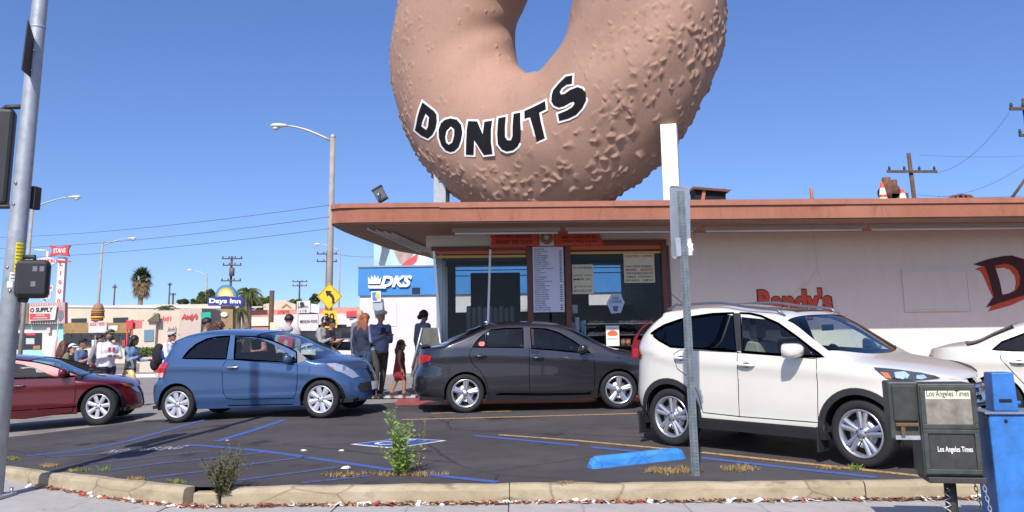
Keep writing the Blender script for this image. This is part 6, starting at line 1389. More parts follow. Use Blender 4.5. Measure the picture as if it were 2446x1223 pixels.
# long cream building
cb = thing('long_building', 'long low cream building with brown shopfronts across the street', 'building', gpt(at(380, 830, 90).x, 90)); wallbox(146, 731, 660, 90, 14, m_cream, 'wall', cb); px_poly([(146, 729), (660, 734), (660, 738), (146, 734)], 89.9, .3, m_wsh, 'parapet_cap', cb)
for L in ([(170, 761), (207, 760), (207, 772), (170, 773)], [(270, 759), (306, 758), (306, 770), (270, 771)]): px_poly(L, 89.95, .05, m_win, 'window', cb)
px_poly([(150, 771), (310, 771), (310, 795), (150, 796)], 89.7, .3, m_tan, 'shop_fascia', cb)
for k in range(7): px_poly([(150+k*23, 799), (170+k*23, 799), (170+k*23, 826), (150+k*23, 826)], 89.8, .2, m_win, 'shop_window', cb)
for k, c_ in enumerate(((.5, .07, .05), (.62, .6, .56), (.10, .25, .4), (.55, .35, .1), (.35, .05, .08))): px_poly([(195+k*24, 812), (203+k*24, 812), (203+k*24, 826), (195+k*24, 826)], 89.7, .05, M('poster%d' % k, c_, .7), 'poster', cb)
# pastel corner shop with sign
Y = 62.; ps_ = thing('corner_shop', 'pastel white and teal corner shop with pink tiled parapet', 'building', gpt(at(90, 850, Y).x, Y)); MB().prism([(at(-60, 771, Y).x, Y, -1), (at(151, 771, Y).x, Y, -1), (at(151, 771, Y).x-4.6, Y+9, -1), (at(-60, 771, Y).x, Y+9, -1)], (0, 0, at(90, 771, Y).z+1)).build('wall', m_wsh, ps_); px_poly([(70, 724), (155, 722), (155, 772), (68, 774)], Y-.4, .4, m_pinkt, 'parapet', ps_); px_poly([(-60, 728), (69, 724), (67, 774), (-60, 778)], Y-.35, .3, M('brown_parapet', (.20, .14, .10), .85, var=.2, vs_=2), 'parapet', ps_)
for k in range(14): px_poly([(73+k*5.8, 723), (74.2+k*5.8, 723), (74.2+k*5.8, 734), (73+k*5.8, 734)], Y-.44, .05, m_wsh, 'parapet_rib', ps_)
for k in range(14): px_poly([(73+k*5.8, 766), (74.2+k*5.8, 766), (74.2+k*5.8, 774), (73+k*5.8, 774)], Y-.44, .05, m_wsh, 'parapet_rib', ps_)
px_poly([(136, 778), (151, 778), (151, 840), (143, 830)], Y-.03, .03, m_teal, 'painted_shape', ps_); px_poly([(36, 776), (150, 775), (150, 779), (36, 780)], Y-.04, .03, m_teal, 'painted_band', ps_); px_poly([(30, 838), (96, 836), (128, 870), (30, 870)], Y-.03, .03, m_teal, 'painted_shape', ps_); px_poly([(118, 870), (136, 800), (146, 840), (150, 870)], Y-.035, .03, M('pastel_pink', (.62, .40, .40), .8), 'painted_shape', ps_)
wn = px_poly([(40, 796), (100, 795), (99, 834), (40, 835)], Y-.05, .05, m_win, 'shop_window', ps_); px_poly([(62, 808), (82, 808), (82, 822), (62, 822)], Y-.07, .02, M('poster_grey', (.45, .47, .45), .7), 'poster', wn); px_poly([(79, 826), (96, 825), (96, 834), (79, 835)], Y-.07, .02, m_tan, 'poster', wn); px_poly([(62, 796), (84, 796), (84, 801), (62, 801)], Y-.07, .02, m_sred, 'awning', wn)
px_poly([(112, 783), (120, 782), (120, 795), (112, 795)], Y-.2, .2, m_beige, 'wall_lamp', ps_)
t = label_sign('shop_sign', 'white sign reading O SUPPLY over a red strip on the pastel shop', [(71, 734), (136, 730), (131, 764), (70, 766)], Y-.6, m_wsh); mb = MB(); A, B = at(72, 741, Y-.62), at(126, 739, Y-.62); put_text(mb, 'O SUPPLY', (A+B)/2, B-A, (0, 0, 1), width=(B-A).length, height=.30, bold=.04); mb.build('lettering', m_black, t)
px_poly([(71, 749), (119, 749), (119, 762), (71, 763)], Y-.63, .02, m_sred, 'red_strip', t); mb = MB()
for i, s_ in enumerate(('COMPLETE', 'CHANGING SERVICE')): A, B = at(78, 753+i*6, Y-.65), at(114, 753+i*6, Y-.65); mb = MB(); put_text(mb, s_, (A+B)/2, B-A, (0, 0, 1), width=(B-A).length*(.6+.35*i), height=.10, bold=.03); mb.build('strip_lettering', m_wsh, t)
px_poly([(38, 750), (49, 748), (49, 762), (38, 764)], Y-.6, .05, MATS['brown_parapet'], 'side_mark', t)
# liquor store pylon
Y = 75.; t = thing('liquor_pylon', 'tall white pylon spelling LIQUOR with a red bow-tie STANS board', 'sign', gpt(at(145, 760, Y).x, Y)); px_poly([(139, 614), (156, 614), (147, 760), (130, 760)], Y, .4, m_wsh, 'pylon', t); px_poly([(118, 585), (140, 590), (168, 585), (161, 598), (165, 613), (140, 608), (117, 612), (124, 599)], Y-.3, .2, m_sred, 'bow_tie_board', t)
mb = MB(); A, B = at(127, 599, Y-.32), at(157, 598, Y-.32); put_text(mb, 'STANS', (A+B)/2, B-A, (0, 0, 1), width=(B-A).length, height=.42, bold=.04, off=.01); mb.build('bow_tie_lettering', m_wsh, t)
for s_, y_ in zip('LIQUO', (630, 652, 674, 696, 719)): mb = MB(); put_text(mb, s_, at(147-(y_-614)*.065, y_, Y-.02), (1, 0, 0), (0, 0, 1), width=.26 if s_ != 'I' else .07, height=.34, bold=.05, off=.01); mb.build('pylon_lettering', m_inkred, t)
px_poly([(134, 621), (168, 623), (168, 626), (134, 625)], Y-.1, .1, m_inkred, 'arrow_shaft', t)
t = thing('drive_in_sign', 'white oval DRIVE IN sign with a red arrow on a thin white post', 'sign', gpt(at(111, 760, Y).x, Y)); px_poly([(111+23*math.cos(a), 624+9.5*math.sin(a)) for a in [i*math.pi/10 for i in range(20)]], Y-.2, .15, m_wsh, 'oval_board', t); mb = MB(); A, B = at(93, 624, Y-.22), at(130, 623, Y-.22); put_text(mb, 'DRIVE IN', (A+B)/2, B-A, (0, 0, 1), width=(B-A).length, height=.30, bold=.03, off=.01); mb.build('lettering', m_inkred, t)
px_poly([(88, 623), (80, 614), (79, 619), (75, 624), (80, 629), (84, 634)], Y-.15, .1, m_inkred, 'arrow_head', t); MB().tube([gpt(at(110, 700, Y).x, Y), at(114, 600, Y)], .09, 8).build('post', m_wsh, t); MB().tube([at(114, 599, Y), at(82, 597, Y)], .07, 8).build('bar', m_wsh, t)
label_sign('market_sign', 'white board reading LIQUOR on the thin post left of the pylon', [(98, 684), (128, 681), (127, 694), (97, 697)], Y-.2, m_wsh, ['LIQUOR'], m_inkred); label_sign('market_sign', 'white board reading MARKET below the liquor board', [(97, 698), (122, 696), (121, 713), (96, 716)], Y-.2, m_wsh, ['MARKET'], m_inkred)
# sign seen from behind on a thin post
Y = 50.; t = thing('roadside_sign', 'dark oval sign seen from behind on a thin post by the pastel shop', 'sign', gpt(at(134, 830, Y).x, Y)); px_poly([(144+8*math.cos(a)-1*math.sin(a), 754+14*math.sin(a)) for a in [i*math.pi/8 for i in range(16)]], Y, .03, M('sign_back_grey', (.17, .16, .17), .5), 'panel', t); MB().tube([gpt(at(132, 830, Y).x, Y), at(140, 760, Y)], .03, 6).build('post', m_galv, t)
# hamburger sign and video signs
Y = 64.; t = thing('hamburger_sign', 'stacked hamburger shaped sign above the video store', 'sign', gpt(at(233, 790, Y).x, Y)); mb = MB(); c_ = at(233, 757, Y)
for (ya, yb, rx, m_, nm) in ((723, 740, 13, M('bun_brown', (.34, .15, .08), .8, var=.15), 'bun_top'), (740, 745, 14.5, M('lettuce_green', (.24, .28, .08), .8), 'lettuce'), (745, 750, 14, M('tomato_red', (.42, .09, .07), .8), 'tomato'), (750, 756, 14.5, M('patty_brown', (.12, .05, .03), .8), 'patty'), (756, 760, 15.5, m_ysign, 'cheese'), (760, 767, 13, MATS['bun_brown'], 'bun_bottom')):
    zt_, zb2_ = at(233, ya, Y).z, at(233, yb, Y).z; r_ = rx*Y/F; dome = 'top' in nm; pr2 = [(0, zb2_), (r_, zb2_)]+([(r_*math.cos(a), zb2_+(zt_-zb2_)*math.sin(a)) for a in [R(15), R(35), R(55), R(75)]] if dome else [(r_*1.04, (zb2_+zt_)/2), (r_, zt_)])+[(0, zt_)]
    MB().lathe([(q0, q1) for q0, q1 in pr2], (c_.x, Y, 0), 'z', 18).build(nm, m_, t, fixn=True)
MB().tube([gpt(c_.x, Y), at(233, 766, Y)], .1, 8).build('post', m_galv, t)
label_sign('video_sign', 'white sign with red letters reading ADULT VIDEO', [(212, 768), (255, 766), (254, 794), (211, 795)], Y-.3, m_wsh, ['ADULT VIDEO', ''], m_inkred); label_sign('video_sign', 'low pink lettered sign right of the video sign', [(237, 779), (281, 777), (280, 789), (236, 792)], Y-.1, m_wsh)
Y = 60.; t = thing('red_frame_sign', 'red panel on thin red posts left of the beige restaurant', 'sign', gpt(at(325, 830, Y).x, Y)); px_poly([(303, 768), (317, 763), (317, 785), (302, 787)], Y, .1, m_sred, 'panel', t); px_poly([(317, 764), (343, 766), (342, 784), (317, 786)], Y+.3, .1, M('red_faded', (.50, .15, .13), .7), 'panel', t)
for x in (304, 316, 341): MB().tube([gpt(at(x, 830, Y).x, Y+.1), at(x, 764, Y+.1)], .05, 6).build('post', m_sred, t)
# beige restaurant with red script names
Y = 58.; rs_ = thing('restaurant', 'beige stucco restaurant with two red script names', 'building', gpt(at(410, 830, Y).x, Y)); wallbox(372, 742, 432, Y+.6, 8, m_beige, 'wall', rs_, -1.); wallbox(430, 737, 482, Y, 8, M('beige_wall_dark', (.48, .39, .33), .9, var=.06, vs_=.8), 'tower_wall', rs_, -1.); wallbox(340, 767, 373, Y+.3, 8, m_beige, 'wing_wall', rs_, -1.)
px_poly([(352, 765), (375, 748), (380, 750), (380, 768), (352, 768)], Y+.1, .2, M('awning_olive', (.12, .11, .07), .85), 'awning', rs_); px_poly([(344, 788), (367, 787), (367, 815), (344, 816)], Y+.25, .05, M('blue_window', (.12, .22, .27), .2), 'window', rs_)
for (L0_, L1_, w_, yy) in ((386, 410, 1, 763), (433, 473, 1, 758)):
    mb = MB(); A, B = at(L0_, yy, Y-.05), at(L1_, yy-1, Y-.05); put_text(mb, "Andy's", (A+B)/2, B-A, (0, 0, 1), width=(B-A).length, height=.46, bold=.05, shear=.25, off=.01); mb.build('script_name', m_inkred, rs_)
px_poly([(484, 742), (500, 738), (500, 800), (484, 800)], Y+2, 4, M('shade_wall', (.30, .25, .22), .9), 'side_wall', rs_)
label_sign('street_sign', 'small green street name sign beside the beige restaurant', [(479, 747), (503, 745), (503, 760), (480, 762)], 52, M('sign_green', (.02, .34, .22), .5))
# hedge and kerb in front of the restaurant
def leafball(mb, c_, rx, ry, rz, n, l, r):
    for _ in range(n):
        while True:
            v = Vector((r.uniform(-1, 1), r.uniform(-1, 1), r.uniform(-1, 1)))
            if .25 < v.length < 1: break
        p = c_+Vector((v.x*rx, v.y*ry, v.z*rz)); d = Vector((r.gauss(0, 1), r.gauss(0, 1), r.gauss(0, 1))).normalized(); s_ = d.orthogonal().normalized(); u_ = d.cross(s_); k = l*r.uniform(.6, 1.4)
        mb.add([p+s_*k, p+u_*k*.6, p-s_*k, p-u_*k*.6], [(0, 1, 2, 3)])
r = random.Random(4); a, b = at(318, 838, 50), at(372, 836, 50); mb = MB()
for k in range(14): leafball(mb, a.lerp(b, k/13)+Vector((0, 0, -.1)), .35, .4, .28, 130, .06, r)
o = mb.build('hedge', M('hedge_green', (.10, .15, .04), .8, var=.4, vs_=5), None, 'low green hedge in front of the beige restaurant', 'hedge'); 
MB().box((a.x-6, 48.6, -.45), (b.x+3, 49.4, -.08)).build('kerb_wall', m_bin, None, 'low pale kerb wall in front of the hedge', 'wall', base=(a.x, 49, 0))
# motel sun sign
Y = 56.; t = thing('motel_sign', 'blue motel sign with a yellow rising sun, lettered Days Inn', 'sign', gpt(at(545, 800, Y).x, Y)); m_mb = M('motel_blue', (.018, .035, .22), .5); m_sun = M('sun_yellow', (.80, .48, .04), .5)
px_poly([(539+26*math.cos(a), 712+32*math.sin(a)) for a in [math.pi+i*math.pi/16 for i in range(17)]], Y, .3, M('motel_sky', (.06, .20, .38), .5), 'sky_disc', t)
rays = []
for i in range(33): a = math.pi+i*math.pi/32; rr_ = (22 if i % 2 else 17); rays.append((539+rr_*math.cos(a), 711+rr_*1.2*math.sin(a)))
px_poly(rays, Y-.03, .05, m_sun, 'sun_rays', t); px_poly([(539+14*math.cos(a), 711+17*math.sin(a)) for a in [math.pi+i*math.pi/16 for i in range(17)]], Y-.06, .04, M('sun_pale', (.80, .62, .30), .5), 'sun_core', t)
px_poly([(495, 710), (538, 707), (581, 711), (578, 731), (538, 730), (497, 730)], Y-.1, .35, m_mb, 'name_board', t); mb = MB(); A, B = at(500, 720, Y-.12), at(575, 721, Y-.12); put_text(mb, 'Days Inn', (A+B)/2, B-A, (0, 0, 1), width=(B-A).length, height=.36, bold=.035, off=.01); mb.build('lettering', m_white, t)
px_poly([(527, 731), (556, 731), (556, 800), (530, 800)], Y+.1, .6, M('pylon_brown', (.30, .19, .10), .85, var=.2, vs_=1.5), 'pylon', t); px_poly([(535+8.5*math.cos(a), 751+6*math.sin(a)) for a in [i*math.pi/8 for i in range(16)]], Y, .1, m_wsh, 'round_panel', t)
# salmon shops
Y = 66.; t = thing('salmon_shops', 'salmon pink row of shops with white fascia boards', 'building', gpt(at(670, 820, Y).x, Y)); wallbox(588, 741, 714, Y, 9, m_salmon, 'wall', t, -1.); px_poly([(629, 742), (629, 727), (653, 722), (657, 717), (684, 717), (688, 722), (706, 727), (706, 742)], Y+.4, .6, m_cream, 'gable_parapet', t); px_poly([(672, 735), (684, 725), (697, 735), (694, 736), (684, 729), (675, 736)], Y+.35, .1, m_tan, 'gable_mark', t)
mb = MB(); A, B = at(663, 746, Y-.02), at(691, 745, Y-.02); put_text(mb, 'AUTOMOTIVE', (A+B)/2, B-A, (0, 0, 1), width=(B-A).length, height=.26, bold=.03, off=.01); mb.build('wall_lettering', m_inkred, t); px_poly([(593, 758), (641, 757), (641, 778), (593, 779)], Y-.1, .1, M('panel_cream', (.72, .66, .54), .8), 'blank_board', t)
px_poly([(648, 753), (760, 750), (760, 790), (648, 790)], Y-.15, .15, m_wsh, 'fascia_board', t); mb = MB(); A, B = at(717, 768, Y-.2), at(758, 767, Y-.2); put_text(mb, 'MEXICAN FOOD', (A+B)/2, B-A, (0, 0, 1), width=(B-A).length, height=.2, bold=.02); mb.build('fascia_lettering', m_black, t)
px_poly([(590, 792), (700, 790), (700, 815), (590, 816)], Y-.05, .05, m_win, 'shop_window', t); px_poly([(700, 792), (815, 790), (815, 812), (700, 813)], Y-.05, .05, m_win, 'shop_window', t); px_poly([(585, 733), (632, 731), (632, 734), (585, 736)], Y-.5, .3, m_wsh, 'canopy_edge', t)
Y2 = 70.; t = thing('salmon_shops', 'salmon fascia shop between the speed plate and the blue shop', 'building', gpt(at(830, 820, Y2).x, Y2)); wallbox(760, 735, 905, Y2, 8, m_salmon, 'wall', t, -1.); px_poly([(700, 752), (860, 748), (860, 775), (700, 776)], Y2-.3, .3, m_wsh, 'fascia_board', t); px_poly([(760, 776), (860, 775), (860, 812), (760, 812)], Y2-.05, .05, m_win, 'shop_window', t)
t = label_sign('price_sign', 'red topped white sign with big 39 price near the bald man', [(827, 744), (858, 742), (858, 779), (828, 780)], 64, m_wsh, ['', '$39', ''], M('ink_navy', (.04, .05, .18), .6), bold=.06); px_poly([(827, 744), (858, 742), (858, 756), (827, 757)], 63.9, .05, m_sred, 'red_top', t)
t = label_sign('bus_sign', 'white bus stop board with round black mark and route rows', [(709, 720), (741, 718), (740, 747), (709, 748)], 54, m_wsh, ['', 'METRO', '115'], M('ink_grey', (.12, .12, .15), .7)); px_poly([(721+5*math.cos(a), 726+5*math.sin(a)) for a in [i*math.pi/8 for i in range(16)]], 53.9, .03, m_plastic, 'round_mark', t); px_poly([(741, 725), (764, 728), (762, 748), (740, 746)], 54.1, .1, M('board_bluegrey', (.55, .60, .66), .7), 'side_board', t); MB().tube([gpt(at(712, 800, 54).x, 54), at(712, 722, 54)], .04, 6).build('post', m_galv, t)
t = thing('wooden_post', 'brown wooden post with a cream notice above the blue car', 'post', gpt(at(651, 830, 52).x, 52)); a = at(650, 694, 52); MB().tube([gpt(a.x, 52), a], .14, 8).build('shaft', m_wood, t); px_poly([(645, 770), (655, 770), (656, 790), (645, 790)], 51.8, .02, M('notice_cream', (.70, .62, .30), .8), 'notice', t)
# ---- palms and trees
m_frond = M('palm_green', (.09, .11, .028), .7, var=.4, vs_=2); m_deadf = M('palm_dead', (.22, .15, .075), .85, var=.3, vs_=2); m_trunk = M('palm_trunk', (.20, .14, .11), .9, var=.25, vs_=4); m_tleaf = M('tree_green', (.055, .075, .022), .8, var=.5, vs_=.8); m_tleaf2 = M('tree_light_green', (.12, .15, .03), .8, var=.4, vs_=.8)
def fanpalm(label, px, pyc, pyb, rpx, Y, seed):
    r = random.Random(seed); c_ = at(px, pyc, Y); b = gpt(c_.x, Y); t = thing('fan_palm', label, 'palm tree', b); R_ = rpx*Y/F
    MB().tube([b, b.lerp(c_, .5), c_], [.32, .26, .24], 10).build('trunk', m_trunk, t); g, d_ = MB(), MB()
    for k in range(150):
        el = r.uniform(-1.35, 1.35); az_ = r.uniform(0, 6.28); dead = el < -.12+r.uniform(-.25, .25); mb = d_ if dead else g
        d = Vector((math.cos(az_)*math.cos(el), math.sin(az_)*math.cos(el), math.sin(el))); L = R_*r.uniform(.6, .85)*(1.25 if dead and el < -.6 else 1); st_ = c_+Vector((0, 0, R_*(.05 if not dead else -.15))); p = st_+d*L*.55
        s_ = d.cross(Vector((0, 0, 1))).normalized()
        mb.add([st_-s_*.03, st_+s_*.03, p+s_*.03, p-s_*.03], [(0, 1, 2, 3)])
        for j in range(9):
            a = (j-4)*.30; dd = (d*math.cos(a)+s_*math.sin(a)).normalized(); e_ = p+dd*L*.6+Vector((0, 0, -.28*L*abs(a)-(.3*L if dead else .08*L))); w__ = dd.cross(Vector((0, 0, 1))).normalized()*.08
            mb.add([p-w__, p+w__, e_], [(0, 1, 2)])
    o = g.build('crown', m_frond, t); o = d_.build('dead_skirt', m_deadf, t)
fanpalm('tall fan palm with a brown skirt of dead fronds rising over the cream building', 339, 662, 770, 34, 100, 2)
def datepalm(label, px, pyc, rpx, Y, seed, n=44, droop=1., parent=None):
    r = random.Random(seed); c_ = at(px, pyc, Y); b = gpt(c_.x, Y); t = thing('date_palm', label, 'palm tree', b, 'feather palms'); R_ = rpx*Y/F
    MB().tube([b, c_], [.35, .28], 10).build('trunk', m_trunk, t); g = MB()
    for k in range(n):
        el = r.uniform(-.1, 1.35); az_ = r.uniform(0, 6.28); h = Vector((math.cos(az_), math.sin(az_), 0)); P_ = []
        L = R_*r.uniform(.85, 1.2)
        for i in range(9): f = i/8; P_.append(c_+h*L*f*math.cos(el*(1-.3*f))+Vector((0, 0, L*(f*math.sin(el)-droop*.75*f*f))))
        for i in range(8):
            a_, b_ = P_[i], P_[i+1]; s_ = h.cross(Vector((0, 0, 1)))
            for q_ in range(3):
                m_ = a_.lerp(b_, (q_+.5)/3)
                for sg_ in (-1, 1): e_ = m_+s_*sg_*L*.16*(1.1-abs(i-3.5)/5)+(b_-a_)*.9+Vector((0, 0, -L*.09)); g.add([m_-(b_-a_)*.12, m_+(b_-a_)*.16, e_], [(0, 1, 2)])
        g.tube(P_, [.03]*8+[.01], 3, caps=False)
    g.build('crown', m_frond, t)
datepalm('feather palm drooping behind the motel sun sign', 592, 700, 38, 62, 5, 60, 1.1); datepalm('feather palm low beside the motel sign pylon', 566, 742, 30, 60, 6, 40, 1.3); datepalm('small feather palm on the cream roof line', 396, 738, 26, 84, 7, 36, .9)
def tree(label, px, py, rx, ry, Y, mat, seed, n=2600):
    r = random.Random(seed); c_ = at(px, py, Y); b = gpt(c_.x, Y); t = thing('broadleaf_tree', label, 'tree', b, 'trees behind the shops'); sx, sz = rx*Y/F, ry*Y/F; MB().tube([b, b.lerp(c_, .6), c_], [.25, .18, .08], 8).build('trunk', m_wood, t); lim = MB()
    mb = MB(); cl = [(r.uniform(-.75, .75)*sx, r.uniform(-.5, .5)*sx, r.uniform(-.6, .6)*sz) for _ in range(13)]
    for q_ in cl:
        lim.tube([b.lerp(c_, .55), c_+Vector(q_)], [.08, .03], 5); leafball(mb, c_+Vector(q_), sx*.38, sx*.38, sz*.42, n//13, .16, r)
    lim.build('limbs', m_wood, t); mb.build('crown', mat, t)
tree('dark rounded tree left of the motel sun sign', 494, 712, 26, 22, 98, m_tleaf, 1); tree('light green tree right of the drooping palm', 625, 722, 22, 18, 82, m_tleaf2, 2); tree('light green tree behind the gable parapet', 705, 728, 18, 13, 84, m_tleaf2, 3); tree('small dark tree left of the yellow diamond sign', 752, 715, 12, 12, 90, m_tleaf, 4); tree('dark shrub under the drooping palm crown', 588, 724, 18, 16, 75, m_tleaf, 5); tree('far low tree left of the dark rounded tree', 437, 722, 16, 8, 140, m_tleaf, 6); tree('shrub right of the yellow diamond sign', 752, 735, 10, 12, 68, m_tleaf2, 7); tree('far dark tree line clump above the cream roof', 470, 722, 14, 8, 150, m_tleaf, 8)
# ---- parked cars across the street (copies of the white sedan)
def copy_tree(o, parent=None):
    k = o.copy(); COL.objects.link(k); k.parent = parent
    for ch in list(o.children): copy_tree(ch, k)
    return k
src = bpy.data.objects['sedan_car.001']
for (px, Y, yaw, lab) in ((832, 40, R(20), 'white car across the street right of the speed plate'), (770, 44, R(15), 'white car across the street behind the man with headphones')):
    p = at(px, 830, Y); k = copy_tree(src); k['label'] = lab; k['group'] = 'cars across the street'; k.location = gpt(p.x, Y); k.rotation_quaternion = Matrix.Rotation(yaw, 3, 'Z').to_quaternion()
# ================================================================ PEOPLE
def cloth(n, c, var=.18): return M('cloth_'+n, c, .9, var=var, vs_=9, bump=.2, bs=45)
def skin(n, c): return M('skin_'+n, c, .55, var=.06, vs_=12)
SK_L, SK_M, SK_D = skin('light', (.50, .28, .20)), skin('tan', (.33, .17, .11)), skin('dark', (.10, .045, .03))
HB, HBR, HRD, HGR = M('hair_black', (.012, .010, .010), .6, var=.3, vs_=30), M('hair_brown', (.09, .035, .018), .6, var=.3, vs_=30), M('hair_red', (.22, .07, .025), .6, var=.3, vs_=30), M('hair_grey', (.25, .23, .21), .6, var=.2, vs_=30)
def person(label, px, pyh, H, face, arms=('down', 'down'), top=None, pants=None, skin_=SK_L, hair='short', hairm=HB, sleeve=1., walk=0., shoe=None, build=1., tilt=0., hat=None, skirt=None, Y=None, vest=None, hood=None, belly=0.):
    if Y is None:
        lo, hi = 12., 60.
        for _ in range(50):
            Y = (lo+hi)/2; p = at(px, pyh, Y)
            if p.z-gz(p.x, Y) > H: lo, hi = (lo, Y) if ray(px, pyh).z > 0 else (Y, hi)
            else: lo, hi = (Y, hi) if ray(px, pyh).z > 0 else (lo, Y)
    p = at(px, pyh, Y); b = Vector((p.x, Y, gz(p.x, Y))); fr = R(face); fw = Vector((math.sin(fr), -math.cos(fr), 0)); rt = Vector((-fw.y, fw.x, 0)); rt = fw.cross(Vector((0, 0, 1)))
    k = H/1.75*build*1.1
    def L(r_, f_, z_): return b+rt*r_+fw*f_+Vector((0, 0, z_*H))
    t = thing('person', label, 'person', b, 'people queueing and waiting')
    if walk == 0: walk = (((px*37) % 100)/100-.5)*1.1
    hs_ = .86 if H < 1.4 else 1.
    segs = []      # (a,b,ra,rb,tag)
    pel, ch, nk = L(0, 0, .535), L(0, .01, .735), L(0, .0, .83); hd = L(0, .035+tilt*.05, .925-tilt*.012)
    S = segs.append
    S((L(-.06*k, 0, .53), L(.06*k, 0, .53), .105*k, .105*k, 'pants')); S((L(0, belly, .57), L(0, .01+belly, .66), .125*k+belly, .13*k+belly*.6, 'top')); S((L(-.075*k, .01, .735), L(.075*k, .01, .735), .115*k, .115*k, 'top')); S((L(-.1*k, 0, .79), L(.1*k, 0, .79), .065*k, .065*k, 'top')); S((L(0, 0, .62), L(0, 0, .78), .12*k, .10*k, 'top'))
    S((L(0, -.005, .80), L(0, .015, .875), .053, .05, 'skin')); S((hd+Vector((0, 0, -.02)), hd+Vector((0, 0, .035)), .080*hs_, .085*hs_, 'skin')); S((hd+fw*.045+Vector((0, 0, -.075)), hd+fw*.02+Vector((0, 0, -.05)), .042, .06, 'skin'))
    S((hd+fw*.083+Vector((0, 0, .012)), hd+fw*.102+Vector((0, 0, -.012)), .012, .016, 'skin'))
    for s_ in (-1, 1): S((hd+rt*s_*.083+Vector((0, 0, .01)), hd+rt*s_*.088+Vector((0, 0, -.02)), .014, .012, 'skin'))
    hands = []
    for s_, arm in zip((-1, 1), arms):
        sh = L(s_*.165*k, 0, .80)
        if arm == 'down': el = sh+rt*s_*.05+fw*-.02+Vector((0, 0, -.175*H)); ha = el+fw*.06+rt*s_*-.01+Vector((0, 0, -.145*H))
        elif arm == 'phone': el = sh+rt*s_*.03+fw*.05+Vector((0, 0, -.165*H)); ha = el+fw*.20+rt*s_*-.10+Vector((0, 0, .055*H))
        elif arm == 'crossed': el = sh+rt*s_*.05+fw*.09+Vector((0, 0, -.155*H)); ha = el+fw*.10+rt*s_*-.25+Vector((0, 0, .02*H))
        elif arm == 'pocket': el = sh+rt*s_*.08+fw*-.06+Vector((0, 0, -.165*H)); ha = el+fw*.10+rt*s_*-.06+Vector((0, 0, -.125*H))
        elif arm == 'face': el = sh+rt*s_*.03+fw*.14+Vector((0, 0, -.13*H)); ha = el+fw*.07+rt*s_*-.10+Vector((0, 0, .17*H))
        elif arm == 'forward': el = sh+rt*s_*.04+fw*.08+Vector((0, 0, -.16*H)); ha = el+fw*.25+Vector((0, 0, -.0*H))
        else: el, ha = sh+Vector(arm[0]), sh+Vector(arm[1])
        S((sh, el, .058*k, .045*k, 'top' if sleeve > .3 else 'skin')); d = (ha-el); S((el, ha, .044*k, .031*k, 'top' if sleeve > .8 else 'skin')); S((ha, ha+d.normalized()*.07, .033, .030, 'skin')); hands.append((ha, d.normalized(), s_))
    for s_ in (-1, 1):
        st_ = walk*s_*.18; hip = L(s_*.085*k, 0, .50); kn = L(s_*.095*k, st_*.6+.02, .285); an = L(s_*.10*k, st_-(abs(st_)*.3), .048)
        m_ = 'pants' if not skirt else 'skin'
        S((hip, kn, .088*k, .062*k, 'pants' if not skirt or skirt > .6 else 'skirtleg')); S((kn, an, .06*k, .042*k, m_)); S((an+Vector((0, 0, -.03)), an+fw*.13+Vector((0, 0, -.045*H*.75)), .042, .036, 'shoe'))
    if skirt: S((L(0, 0, .54), L(0, 0, .39), .14*k, .165*k, 'top'))
    mb = MB()
    for a, c, ra, rb, tg in segs:
        n = 10; P_ = []; rr = []; d = (c-a); ln = max(d.length, 1e-3); d = d/ln
        for q_ in (-1, -.8, -.45): P_.append(a+d*ra*q_); rr.append(ra*math.sqrt(max(0.004, 1-q_*q_)))
        for f in (0, .33, .66, 1): P_.append(a+d*ln*f); rr.append(ra+(rb-ra)*f)
        for q_ in (.45, .8, 1): P_.append(c+d*rb*q_); rr.append(rb*math.sqrt(max(.004, 1-q_*q_)))
        mb.tube(P_, rr, n)
    me = mb.mesh('tmp'); o = bpy.data.objects.new('tmp', me); COL.objects.link(o)
    md = o.modifiers.new('r', 'REMESH'); md.mode = 'VOXEL'; md.voxel_size = .021; ms = o.modifiers.new('s', 'SMOOTH'); ms.factor = .5; ms.iterations = 3
    dg = bpy.context.evaluated_depsgraph_get(); ev = o.evaluated_get(dg); m2 = bpy.data.meshes.new_from_object(ev); bpy.data.objects.remove(o)
    vs_ = np.array([tuple(v.co) for v in m2.vertices]); fs = [list(f.vertices) for f in m2.polygons]
    cen = np.array([vs_[f].mean(0) for f in fs]); best = np.full(len(fs), 1e9); tg_ = np.zeros(len(fs), int)
    names = ['top', 'pants', 'skin', 'shoe', 'skirtleg']
    for a, c, ra, rb, tg in segs:
        A = np.array(a); D = np.array(c-a); dd = max(1e-9, D@D); f = np.clip(((cen-A)@D)/dd, 0, 1); dist = np.linalg.norm(cen-(A+f[:, None]*D), axis=1)-(ra+(rb-ra)*f)
        up = dist < best; best[up] = dist[up]; tg_[up] = names.index(tg)
    if sleeve < .8 and sleeve > .3: pass
    zr = (cen[:, 2]-b.z)/H
    if skirt: tg_[(tg_ == 4) | (tg_ == 1)] = 0
    tg_[tg_ == 4] = 1
    tg_[(tg_ == 1) & (zr > .535)] = 0; tg_[(tg_ == 0) & (zr < .50) & (np.abs((cen-np.array(b))@np.array(rt)) < .17*k)] = 1 if not skirt else 0
    out = MB(); org = b; out.v = [Vector(v) for v in vs_]; out.f = fs; out.mi = [int(x) for x in tg_]; out.sm = [True]*len(fs)
